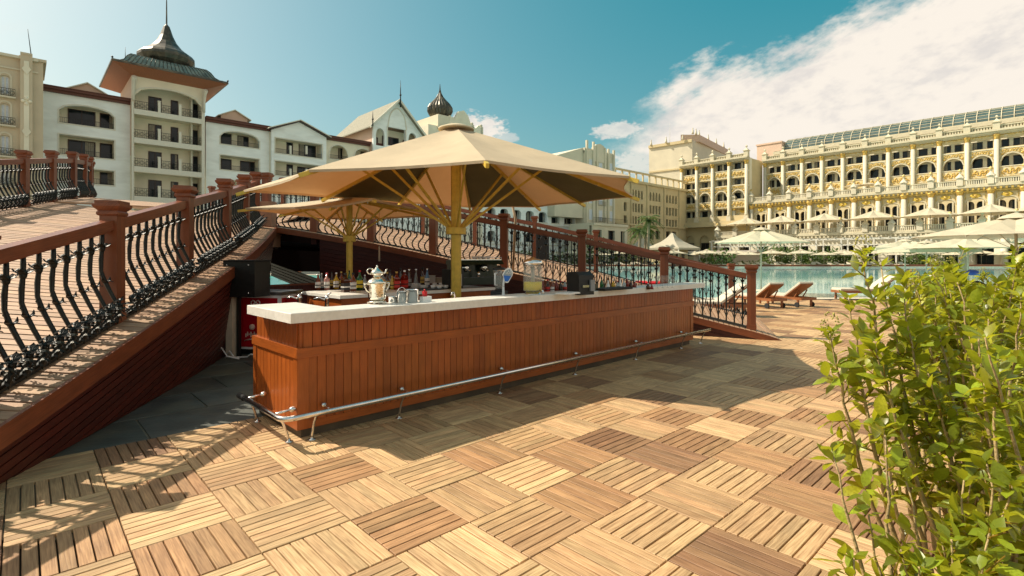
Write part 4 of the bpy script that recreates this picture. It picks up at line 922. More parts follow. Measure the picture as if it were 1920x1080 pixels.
WG = MB(); WG.lathe([(.03, 0), (.004, .01), (.004, .07), (.03, .10), (.035, .15), (.031, .19)], 12); WGM = WG.mesh('wine_glass', GLASS)
for i, (px, py) in enumerate(((1236, 541), (1246, 540.5), (1255, 540), (1264, 540))):
    p = onz(px, py, 1.13); o = inst(WGM, 'wine_glass', None, (p.x, p.y+.1, 1.13)); put(o, ['leftmost', 'second', 'third', 'rightmost'][i]+' stemmed glass of the four near the far right end of the bar top', 'wine glass', 'glasses at the right end of the bar')

# ------------------------------------------------------------------ freezer, cabinet
fz = thing('ice_cream_freezer', "red ice cream freezer with white heart emblem, behind the bar's left end", 'freezer', (-4.18, 8.95, 0), -.12)
RED2 = mat('freezer_red', (.42, .006, .014), .3, coat=.3)
m = MB(); m.cbox(-.42, .42, -.30, .35, .08, .98, .02); m.build('body', WHITEP, fz); m = MB(); m.box(-.38, .36, -.312, -.30, .12, .93); m.build('front_panel', RED2, fz); m = MB(); m.box(.42, .43, -.28, .30, .12, .93); m.build('side_panel', RED2, fz)
m = MB(); m.box(-.44, .44, -.32, .37, .98, 1.03); m.build('lid', STEEL_B, fz); m = MB(); m.box(-.38, .38, -.27, .30, 0, .08); m.build('base', BLACKP, fz)
def heart(m, s, cx, cz, y, rad):
    for sg in (-1, 1):
        m.tube([(cx, y, cz-s*1.0), (cx+sg*s*.6, y, cz-s*.45), (cx+sg*s*1.0, y, cz+s*.05), (cx+sg*s*1.0, y, cz+s*.5), (cx+sg*s*.62, y, cz+s*.8), (cx+sg*s*.2, y, cz+s*.6), (cx+sg*s*.12, y, cz+s*.2), (cx+sg*s*.4, y, cz-.05*s), (cx+sg*s*.55, y, cz+s*.2)], rad, 6)
m = MB(); heart(m, .075, -.02, .83, -.316, .010); m.build('heart_emblem', WHITEP, fz)
m = MB()
for k in range(7): m.box(-.20+k*.03, -.18+k*.03, -.318, -.313, .28+.02*(k % 3), .34+.03*(k % 2))
m.tube([(-.22, -.316, .22), (-.1, -.316, .25), (.02, -.316, .22)], .012, 6); m.sphere((-.08, -.312, .45), .05, 10, 6); m.build('panel_picture', mat('ice_cream_print', (.72, .55, .45), .5), fz)
cb = thing('speaker_cabinet', 'square black weatherproof cabinet fixed on a pale post beside the bridge', 'cabinet', (-4.23, 8.35, 0), -.15)
m = MB(); m.cbox(-.27, .27, -.20, .20, .98, 1.545, .01); m.build('box', BLACKP, cb); m = MB(); m.box(-.29, .29, -.22, .22, 1.545, 1.56); m.build('lid', RUBBER, cb)
m = MB()
for x in (-.2, .17):
    for z in (1.04, 1.48): m.sphere((x, -.205, z), .012, 8, 5)
m.build('screws', STEEL, cb); m = MB(); m.box(-.33, -.22, -.06, .05, 0, 1.2); m.build('post', mat('pale_post', (.55, .48, .36), .6), cb)
m = MB(); m.box(-.20, -.16, .02, .08, 0, .98); m.build('cable_duct', BLACKP, cb)
m = MB(); p0 = Vector((-4.5, 8.2, .02)); m.tube([p0, p0+Vector((.1, -.05, .12)), p0+Vector((.2, -.1, .03)), p0+Vector((.35, 0, .02)), p0+Vector((.45, -.1, .08)), p0+Vector((.6, .05, .02)), p0+Vector((.9, .1, .02))], .012, 6); m.tube([p0+Vector((-.1, 0, .1)), p0+Vector((0, -.1, .18)), p0+Vector((.1, -.12, .05)), p0+Vector((.3, -.15, .02))], .012, 6)
m.build('cable', WHITEP, None, label='tangled pale cable on the ground at the foot of the cabinet post', cat='cable')

# ------------------------------------------------------------------ big parasols
CAPCLOTH = mat('crown_cloth', (.60, .50, .34), .85, var=.05)
def parasol(name, label, C, apex, tips, pole_r, collar, hub_top, mats, rib_r=.022, alt=None, ext=.12, cap_r=.14, strut_t=.55, double=True):
    t = thing(name, label, 'parasol', (C[0], C[1], 0)); c = Vector((C[0], C[1], 0)); A = Vector((0, 0, apex)); n = len(tips); T = [Vector(p)-c for p in tips]
    # pole: eight sided with grooves
    m = MB(); m.lathe([(pole_r, 0), (pole_r, apex-.1)], 8, smooth=False); m.build('pole', GOLDP, t)
    m = MB(); m.lathe([(pole_r*1.5, collar-.06), (pole_r*1.95, collar-.055), (pole_r*1.95, collar+.055), (pole_r*1.5, collar+.06)], 20, smooth=False); m.build('collar', GOLDP, t)
    m = MB(); m.lathe([(.34, .05), (.36, .08), (.10, .10)], 4, ph=.7); m.build('base', STEEL_B, t)
    for k in range(n):
        a, b = T[k], T[(k+1) % n]; m = MB(); N = 6
        def P(u, v):   # u from apex 0 to eave 1, v across
            e = a.lerp(b, v); p = A.lerp(e, u); sag = -.055*math.sin(math.pi*u)*math.sin(math.pi*v)*(e-A).length/3; p.z += sag
            if u == 1 or True:
                inw = 1-.045*math.sin(math.pi*v)*u; p.x *= inw; p.y *= inw
            return p
        g_ = [[m.vert(P(i/N, j/N)) for j in range(N+1)] for i in range(N+1)]
        for i in range(N):
            for j in range(N):
                q = [g_[i][j], g_[i][j+1], g_[i+1][j+1], g_[i+1][j]]; m.face(q[::-1] , None, True)
        # hem: small folded valance edge
        for j in range(N):
            p, q = P(1, j/N), P(1, (j+1)/N); m.quad(p, q, q-Vector((0, 0, .035)), p-Vector((0, 0, .035)))
        pan = m.build('canopy_panel', mats[0], t)
        if alt and alt[k]:  # dark sheet added below the canvas, shade put in as colour
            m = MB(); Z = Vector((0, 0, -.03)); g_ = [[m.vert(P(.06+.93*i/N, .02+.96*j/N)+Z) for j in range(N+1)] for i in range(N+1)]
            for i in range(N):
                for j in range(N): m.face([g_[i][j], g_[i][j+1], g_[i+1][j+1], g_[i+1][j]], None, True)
            m.build('shade_panel', mats[1], t)
    for k in range(n):
        e = T[k]; d = (e-A); dn = d.normalized(); z = Vector((0, 0, -.045)); m = MB(); m.bar(A+dn*.12+z, e+dn*ext+z, rib_r*1.6, rib_r*2.2); rb = m.build('rib', GOLDP, t)
        if n == 10 and k in (3, 5): continue
        m = MB(); p = A.lerp(e, strut_t)+z; rad = Vector((e.x, e.y, 0)).normalized(); s0 = rad*pole_r*1.2+Vector((0, 0, collar+.05)); pd = Vector((-rad.y, rad.x, 0))*.028
        if double: m.bar(s0, p, .026, .042)
        else: m.bar(s0, p, .022, .03)
        m.sphere(p+Vector((0, 0, -.03)), .022, 6, 4); q = s0.lerp(p, .22); m.sphere(q, .02, 6, 4); m.build('strut', GOLDP, rb)
        m = MB(); m.sphere(A.lerp(e, .78)+z*1.6, .016, 6, 4); m.build('rib_button', STEEL, rb)
    m = MB(); m.lathe([(cap_r*2.2, apex-.055), (cap_r*2.15, apex-.03), (cap_r*1.3, apex+.015), (cap_r*.4, apex+.035), (.01, apex+.04)], 20); m.build('crown_cap', CAPCLOTH, t)
    return t
big_tips = [(-.31, 6.17, 2.75), (1.68, 7.40, 2.75), (2.25, 9.7, 2.75), (1.42, 10.75, 2.75), (.58, 11.7, 2.75), (-.95, 11.75, 2.75), (-2.3, 10.75, 2.75), (-3.45, 9.75, 2.75), (-4.6, 8.95, 2.75), (-2.68, 6.85, 2.75)]
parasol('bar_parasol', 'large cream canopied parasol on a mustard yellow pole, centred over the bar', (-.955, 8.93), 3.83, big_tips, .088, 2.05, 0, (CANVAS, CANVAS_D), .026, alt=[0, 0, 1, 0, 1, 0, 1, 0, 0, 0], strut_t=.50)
sm_tips = [(-2.1, 7.95, 2.5), (-1.75, 9.5, 2.5), (-1.75, 11.2, 2.5), (-3.0, 11.9, 2.5), (-4.2, 11.9, 2.5), (-4.62, 10.6, 2.5), (-4.85, 9.5, 2.5), (-3.05, 8.85, 2.47)]
parasol('bar_parasol', 'smaller, lower cream parasol on a yellow pole behind the back counter', (-3.14, 10.1), 2.76, sm_tips, .062, 1.96, 0, (CANVAS, CANVAS_D), .020, alt=[0]*8, cap_r=.10, strut_t=.55, double=False)
m = MB(); p = Vector((-2.85, 11.2, 0)); q1 = atd(711, 402, 11.2); q2 = atd(711, 462, 11.2); q3 = atd(711, 490, 11.2); m.tube([q1+Vector((0, 0, .1)), q2], .006, 6); m.tube([q2, q2.lerp(q3, .4), q3], [.012, .02, .022], 8)
m.build('hanging_pull', mat('pale_rope', (.55, .45, .33), .7), None, label='pale wooden crank handle hanging under the smaller parasol', cat='crank handle')
# stray things by the railings
m = MB(); m.tube([(1.72*-.0, 0, 0), (0.06, 0, 1.3), (-.22, 0, 2.6)], .03, 7); 
p = Vector((.02, 12.2, 1.2)); m.build('wooden_pole', mat('bare_pole', (.42, .30, .18), .7), None, loc=p, label='thin bare wooden pole leaning by the bridge post under the big parasol edge', cat='pole')
bs_ = thing('loudspeaker', 'black box loudspeaker fixed to the farther bridge railing', 'speaker', (.95, 16.35, 1.95)); m = MB(); m.cbox(-.2, .2, -.12, .12, -.42, .42, .02); m.build('cabinet', BLACKP, bs_); m = MB(); m.box(-.17, .17, -.13, -.121, -.38, .38); m.build('grille', RUBBER, bs_)
m = MB(); m.box(-1.4, 1.4, -.30, .30, 0, .22)
rc = thing('red_daybed', 'long low red cushion bench beyond the bridge at the pool edge', 'daybed', (4.1, 19.0, .35), -.25)
for k in range(5): m = MB(); m.cbox(-1.4+k*.56, -.86+k*.56, -.32, .32, .12, .40, .05); m.build('cushion', REDP, rc)
m = MB(); m.box(-1.45, 1.45, -.36, .36, -.35, .12); m.build('frame', BLACKP, rc)
# ================================================================== BUILDINGS
class Fac:
    def __init__(s, P, ang, sgn=1):
        """facade line through P; u points along it (ang = degrees right of the view axis); outward normal faces the camera side"""
        a = math.radians(ang); s.P = Vector((P[0], P[1], 0)); s.u = Vector((math.sin(a), math.cos(a), 0)); s.n = Vector((s.u.y, -s.u.x, 0))*sgn
        s.M = Matrix(((s.u.x, s.n.x, 0, s.P.x), (s.u.y, s.n.y, 0, s.P.y), (0, 0, 1, 0), (0, 0, 0, 1)))
    def S(s, px, o=0.0):     # position along the facade seen at photo column px
        r = (px-960)/FPX; P = s.P+s.n*o; return (r*P.y-P.x)/(s.u.x-r*s.u.y)
    def D(s, S_, o=0.0): return (s.P+s.n*o+s.u*S_).y
    def Z(s, px, py, o=0.0): return H+(HZ-py)/FPX*s.D(s.S(px, o), o)
class FB(MB):
    def __init__(s, F): super().__init__(); s.T = F.M
    def b(s, s0, s1, z0, z1, o0, o1):
        s.hexa([(s0, o0, z0), (s1, o0, z0), (s1, o1, z0), (s0, o1, z0), (s0, o0, z1), (s1, o0, z1), (s1, o1, z1), (s0, o1, z1)])
def wall_holes(m, s0, s1, z0, z1, holes, o0, o1):
    """wall slab from depth o0 (back) to o1 (front) with rectangular holes (s0,s1,z0,z1[,arch_height])"""
    xs = sorted({s0, s1, *[min(max(h[k], s0), s1) for h in holes for k in (0, 1)]}); zs = sorted({z0, z1, *[min(max(h[k], z0), z1) for h in holes for k in (2, 3)]})
    for b in range(len(zs)-1):
        a = 0
        while a < len(xs)-1:
            cz = (zs[b]+zs[b+1])/2
            solid = lambda a_: not any(h[0] < (xs[a_]+xs[a_+1])/2 < h[1] and h[2] < cz < h[3] for h in holes)
            if solid(a):
                e = a
                while e+1 < len(xs)-1 and solid(e+1): e += 1
                m.b(xs[a], xs[e+1], zs[b], zs[b+1], o0, o1); a = e+1
            else: a += 1
    for h in holes:
        if len(h) > 4 and h[4]:
            c = (h[0]+h[1])/2; w = (h[1]-h[0])/2; ah = h[4]; zt = h[3]; N = 10; pts = []
            for k in range(N+1):
                t = -1+2*k/N; f = math.sqrt(max(0, 1-t*t)); 
                if len(h) > 5 and h[5] == 'ogee': f = f*.82+.18*(1-abs(t))**.6
                pts.append((c+w*t, zt-ah+ah*f))
            for p, q in zip(pts, pts[1:]):
                if max(zt-p[1], zt-q[1]) < .005: continue
                m.hexa([(p[0], o0, p[1]), (q[0], o0, q[1]), (q[0], o1, q[1]), (p[0], o1, p[1]), (p[0], o0, zt), (q[0], o0, zt), (q[0], o1, zt), (p[0], o1, zt)])
def arch_trim(m, c, w, zs, ah, o0, o1, th, ogee=False, N=12):
    prev = None
    for k in range(N+1):
        t = -1+2*k/N; f = math.sqrt(max(0, 1-t*t)); f2 = f
        if ogee: f = f*.82+.18*(1-abs(t))**.6
        a = (c+w*t, zs+ah*f); b = (c+(w+th)*t, zs+(ah+th)*(f2 if not ogee else f)+(.25*th if ogee and k == N//2 else 0))
        if prev: m.hexa([(prev[0][0], o0, prev[0][1]), (a[0], o0, a[1]), (a[0], o1, a[1]), (prev[0][0], o1, prev[0][1]), (prev[1][0], o0, prev[1][1]), (b[0], o0, b[1]), (b[0], o1, b[1]), (prev[1][0], o1, prev[1][1])])
        prev = (a, b)
CR = random.Random(77); CURT = mat('curtain_cloth', (.30, .27, .21), .9, var=.2)
def window(F, par, s0, s1, z0, z1, o, mull=1, fr=.09, fm=None, pm=None, sub=True, tr=0):
    m = FB(F); fm = fm or FRAME; d = .06
    m.b(s0, s1, z0, z0+fr, o, o+d); m.b(s0, s1, z1-fr, z1, o, o+d); m.b(s0, s0+fr, z0+fr, z1-fr, o, o+d); m.b(s1-fr, s1, z0+fr, z1-fr, o, o+d)
    for k in range(mull): c = s0+(s1-s0)*(k+1)/(mull+1); m.b(c-fr*.4, c+fr*.4, z0+fr, z1-fr, o, o+d*.9)
    if tr: m.b(s0+fr, s1-fr, z0+(z1-z0)*tr-fr*.3, z0+(z1-z0)*tr+fr*.3, o, o+d*.8)
    w = m.build('window', fm, par); m = FB(F); m.b(s0+fr*.5, s1-fr*.5, z0+fr*.5, z1-fr*.5, o+.004, o+.02); m.build('pane', pm or PANE, w)
    if pm is None and CR.random() < .42:     # drawn curtain behind part of the glass
        q = CR.uniform(.18, .5); a = s0+fr if CR.random() < .5 else s1-fr-(s1-s0)*q; n = 5; m = FB(F); wd = (s1-s0)*q-fr*.3
        for k in range(n): m.b(a+wd*k/n, a+wd*(k+.8)/n, z0+fr, z1-fr, o+.0205, o+.026+.012*(k % 2))
        m.build('curtain', CURT, w)
    return w
def iron_rail(F, par, s0, s1, z0, h, o, step=.14, pattern=False):
    m = FB(F); m.b(s0, s1, z0+h-.04, z0+h, o-.02, o+.02); m.b(s0, s1, z0+.06, z0+.09, o-.015, o+.015)
    n = max(2, int((s1-s0)/step))
    for k in range(n+1): c = s0+(s1-s0)*k/n; m.b(c-.012, c+.012, z0, z0+h-.04, o-.012, o+.012)
    if pattern:
        for k in range(0, n, 3):
            c = s0+(s1-s0)*(k+1.5)/n; rad = min(step*1.3, h*.34); ar = [(c+rad*math.cos(a*.785), o, z0+h*.5+rad*math.sin(a*.785)) for a in range(9)]; m.tube(ar, .016, 4)
            m.tube([(c-rad*.6, o, z0+h*.5), (c, o, z0+h*.72), (c+rad*.6, o, z0+h*.5), (c, o, z0+h*.28), (c-rad*.6, o, z0+h*.5)], .013, 4)
    m.build('balcony_rail', IRON, par)
FL_ = Fac((-43.5, 60), 46.8)
def bt(name, label, F, s, cat='building'): p = F.P+F.u*s; return thing(name, label, cat, (0, 0, 0))

# ---- white wing left of the tower, and right wing (same builder)
def wing(label, x0, x1, eave_y0, holes_px, winspec, z_floor, pediment=None, o=0.0, dormer=None, arch=1.0, eave=True, wall=WALLW):
    F = FL_; t = bt('hotel_wing', label, F, 0); s0, s1 = F.S(x0, o), F.S(x1, o); zt = F.Z(x0, eave_y0, o)
    holes = []
    for h in holes_px: holes.append(h)
    m = FB(F); wall_holes(m, s0, s1, -1, zt, [(a, b, c, d, *(e if e else ())) for (a, b, c, d, e) in holes], o-.35, o)
    m.build('wall', wall, t)
    m = FB(F); lo = o-1.9; m.b(s0, s1, -1, zt, lo-.3, lo); m.build('back_wall', WALLC, t)
    m = FB(F); m.b(s0, s0+.3, -1, zt, lo, o-.352); m.b(s1-.3, s1, -1, zt, lo, o-.352)
    for (a, b, c, d, e) in holes: m.b(a-.15, b+.15, c-.28, c, lo, o-.355); m.b(a-.15, b+.15, d+.02, d+.2, lo, o-.355); m.b(a-.25, a-.02, c, d, lo, o-.355); m.b(b+.02, b+.25, c, d, lo, o-.355)
    m.build('balcony_floor', WALLC, t)
    m = FB(F)
    for (a, b, c, d, e) in holes:
        m.b(a-.12, a, c-.05, d if not e else d-e[0], o, o+.05); m.b(b, b+.12, c-.05, d if not e else d-e[0], o, o+.05); m.b(a-.12, b+.12, c-.12, c-.0, o, o+.06)
        if e: arch_trim(m, (a+b)/2, (b-a)/2, d-e[0], e[0], o, o+.06, .13)
        else: m.b(a-.12, b+.12, d, d+.1, o, o+.05)
    m.build('opening_trim', TRIMW, t)
    for (a, b, z0, z1, mu) in winspec: window(F, t, a, b, z0, z1, lo+.01, mu, .1)
    for (a, b, c, d, e) in holes: iron_rail(F, t, a, b, c+.0, .62, o-.12)
    if eave:
        m = FB(F); m.b(s0-.1, s1+.12, zt, zt+.28, o-2.4, o+.35); m.b(s0-.1, s1+.12, zt+.28, zt+.52, o-2.4, o+.6); m.b(s0-.1, s1+.12, zt+.52, zt+.6, o-2.4, o+.7); m.build('eave', EAVE, t)
        m = FB(F); z = zt+.6; m.hexa([(s0, o-.0, z), (s1, o-.0, z), (s1, o-6, z), (s0, o-6, z), (s0, o-3, z+.6), (s1, o-3, z+.6), (s1, o-6, z+1.0), (s0, o-6, z+1.0)]); m.build('roof', TILEROOF, t)
    if dormer:
        d0, d1, dyb, dyp = dormer; oo = o-2.6; a, b = F.S(d0, oo), F.S(d1, oo); zb = zt+.4; ze = F.Z((d0+d1)/2, dyb, oo); zp = F.Z((d0+d1)/2, dyp, oo); c = (a+b)/2
        m = FB(F); m.prism([(0, 0)], 1, 0, 0) if False else None
        w_ = (b-a)/2*.8
        idx = [(c-w_, zb), (c+w_, zb), (c+w_, ze), (c, zp-.12), (c-w_, ze)]
        m.prism(idx, 1, oo-4, oo); m.build('dormer', WALLP, t)
        m = FB(F)
        for sg in (-1, 1):
            p = (c, zp); q = (c+sg*(b-a)/2, ze-.12); m.hexa([(p[0], oo-4.2, p[1]-.12), (q[0], oo-4.2, q[1]-.12), (q[0], oo+.35, q[1]-.12), (p[0], oo+.35, p[1]-.12), (p[0], oo-4.2, p[1]), (q[0], oo-4.2, q[1]), (q[0], oo+.35, q[1]), (p[0], oo+.35, p[1])])
        m.build('dormer_roof', TRIMW, t)
    return t, s0, s1, zt
F = FL_
# left wing holes: x 111..214
def hp(F, xa, xb, yt, yb, e=None, o=0.0, xr=None):   # hole by pixel: y read at xa (left) edge
    xr = xr or xa; return (F.S(xa, o), F.S(xb, o), F.Z(xr, yb, o), F.Z(xr, yt, o), e)
def wp(F, xa, xb, yt, yb, mu, o=-1.9): return (F.S(xa, o), F.S(xb, o), F.Z(xa, yb, o), F.Z(xa, yt, o), mu)
wing('white hotel wing with brown eave and wide recessed balconies, left of the bell roofed tower', 66, 246, 168,
     [hp(F, 111, 214, 192, 229, (.75, 'ogee')), hp(F, 111, 214, 251, 288), hp(F, 111, 214, 312, 340)],
     [wp(F, 127, 179, 203, 240, 1), wp(F, 187, 214, 212, 244, 0), wp(F, 127, 179, 261, 296, 1), wp(F, 187, 214, 268, 300, 0), wp(F, 187, 214, 322, 352, 0)], 0, dormer=(120, 205, 171, 155))
wing('white hotel wing with brown eave and small dormer, right of the bell roofed tower', 386, 509, 228,
     [hp(F, 413, 486, 243, 269, (.8,)), hp(F, 413, 486, 290, 317), hp(F, 413, 486, 336, 362)],
     [wp(F, 414, 434, 249, 270, 0), wp(F, 445, 466, 254, 274, 0), wp(F, 414, 434, 297, 318, 0), wp(F, 450, 486, 301, 324, 1)], 0, dormer=(408, 470, 219, 206))
# gabled wing
F = FL_; o = .8
t, s0, s1, zt = wing('pale green white hotel wing with shallow gable and three railed balconies, between brown eaved wings', 509, 612, 246,
     [hp(F, 516, 604, 258, 286, None, o), hp(F, 516, 604, 301, 328, None, o), hp(F, 516, 604, 341, 365, None, o)],
     [wp(F, 537, 549, 265, 288, 0, -1.1), wp(F, 560, 592, 268, 294, 1, -1.1), wp(F, 537, 549, 308, 328, 0, -1.1), wp(F, 557, 590, 312, 332, 1, -1.1)], 0, o=o, eave=False)
zp = F.Z(561, 229, o); c = F.S(561, o); ze0 = F.Z(509, 243, o); ze1 = F.Z(612, 258, o); zt = min(ze0, ze1, zt)
m = FB(F); m.prism([(s0, zt-.02), (s1, zt-.02), (s1, ze1), (c, zp), (s0, ze0)], 1, o-.35, o-.003); m.build('gable_wall', WALLW, t)
m = FB(F)
for (a, za, b, zb_) in ((s0-.5, ze0-.1, c, zp), (c, zp, s1+.5, ze1-.15)): m.hexa([(a, o-6, za), (b, o-6, zb_), (b, o+.5, zb_), (a, o+.5, za), (a, o-6, za+.14), (b, o-6, zb_+.14), (b, o+.5, zb_+.14), (a, o+.5, za+.14)])
m.build('gable_roof', FRAME, t)
m = FB(F)
for (a, za, b, zb_) in ((s0-.5, ze0+.04, c, zp+.14), (c, zp+.14, s1+.5, ze1-.01)): m.hexa([(a, o-6, za), (b, o-6, zb_), (b, o+.62, zb_), (a, o+.62, za), (a, o-6, za+.12), (b, o-6, zb_+.12), (b, o+.62, zb_+.12), (a, o+.62, za+.12)])
m.build('gable_coping', TRIMW, t)
for xq in (545, 575):
    a = F.S(xq, o); m = FB(F)
    for yt_, in ((275,), (318,)): z = F.Z(xq, yt_+14, o); m.b(a-.12, a+.12, z, z+1.15, o-.3, o+.02)
    m.build('balcony_pillar', TRIMW, t)
# arched wing with pink gable house on top
t, s0, s1, zt = wing('cream hotel wing with arched balconies and brown eave, half hidden by the big parasol', 612, 802, 262,
     [hp(F, 618, 652, 270, 297, (1.3,), 0, 618), hp(F, 664, 698, 277, 304, (1.3,), 0, 664), hp(F, 712, 745, 284, 310, (1.3,), 0, 712), hp(F, 618, 652, 312, 340), hp(F, 664, 698, 317, 344)],
     [wp(F, 634, 648, 276, 297, 0), wp(F, 676, 692, 284, 302, 0), wp(F, 724, 738, 290, 308, 0)], 0, wall=WALLC)
def gable_house():
    F = FL_; t = bt('gable_house', '', F, 0); put(t, 'steep gabled hotel block with grey roof, pointed arch and finials, above the brown eave', 'building')
    o = 1.2; s0, s1 = F.S(700, o), F.S(792, o); zb = 1.0; ze = F.Z(700, 232, o); zp = F.Z(745, 189, o); c = F.S(745, o); ze1 = ze
    hs = [(F.S(705, o), F.S(721, o), F.Z(705, 272, o), F.Z(705, 239, o), 1.0), (F.S(727, o), F.S(760, o), F.Z(727, 272, o), F.Z(727, 237, o)), (F.S(766, o), F.S(781, o), F.Z(766, 276, o), F.Z(766, 248, o), 1.0)]
    m = FB(F); wall_holes(m, s0, s1, zb, ze, hs, o-.4, o); m.prism([(s0, ze), (s1, ze), (c, zp-.2)], 1, o-.4, o); m.build('wall', WALLW, t)
    m = FB(F); m.b(s0+.1, s1-.1, zb, ze, o-2.2, o-2.0); m.build('back_wall', WALLC, t)
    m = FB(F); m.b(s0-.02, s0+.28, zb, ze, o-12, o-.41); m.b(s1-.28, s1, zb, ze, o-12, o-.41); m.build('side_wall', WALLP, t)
    m = FB(F); arch_trim(m, c, (hs[1][1]-hs[1][0])/2, hs[1][3], 3.0, o, o+.08, .18, True); m.b(hs[1][0]-.15, hs[1][0], hs[1][2], hs[1][3], o, o+.08); m.b(hs[1][1], hs[1][1]+.15, hs[1][2], hs[1][3], o, o+.08); m.build('arch_moulding', TRIMW, t)
    for h in hs: window(F, t, h[0]+.1, h[1]-.1, h[2]-.3, h[2]+(h[3]-h[2])*.62, o-1.9, 1 if h is hs[1] else 0, .12)
    window(F, t, s0-.03, s0-.02, 0, 0, 0) if False else None
    m = FB(F)
    for sg in (-1, 1):
        q = (c+sg*(s1-s0)*.56, ze-.55); p = (c, zp+.1); m.hexa([(p[0], o-13, p[1]-.18), (q[0], o-13, q[1]-.18), (q[0], o+.7, q[1]-.18), (p[0], o+.7, p[1]-.18), (p[0], o-13, p[1]), (q[0], o-13, q[1]), (q[0], o+.7, q[1]), (p[0], o+.7, p[1])])
    m.build('roof', TILEROOF, t)
    m = FB(F)
    for sg in (-1, 1):
        q = (c+sg*(s1-s0)*.57, ze-.55); p = (c, zp+.12); m.hexa([(p[0], o+.7, p[1]-.35), (q[0], o+.7, q[1]-.35), (q[0], o+.85, q[1]-.35), (p[0], o+.85, p[1]-.35), (p[0], o+.7, p[1]+.05), (q[0], o+.7, q[1]+.05), (q[0], o+.85, q[1]+.05), (p[0], o+.85, p[1]+.05)])
    m.build('barge_board', TRIMW, t)
    m = FB(F)
    for (s_, z_, hh) in ((c, zp-1.2, 4.2), (s0-.6, ze-.6, 2.2)): m.tube([(s_, o+.95, z_), (s_, o+.95, z_+hh*.6), (s_, o+.95, z_+hh)], [.10, .07, .02], 6); m.sphere((s_, o+.95, z_+hh*.45), .17, 8, 5)
    m.build('finial', IRON, t)
gable_house()
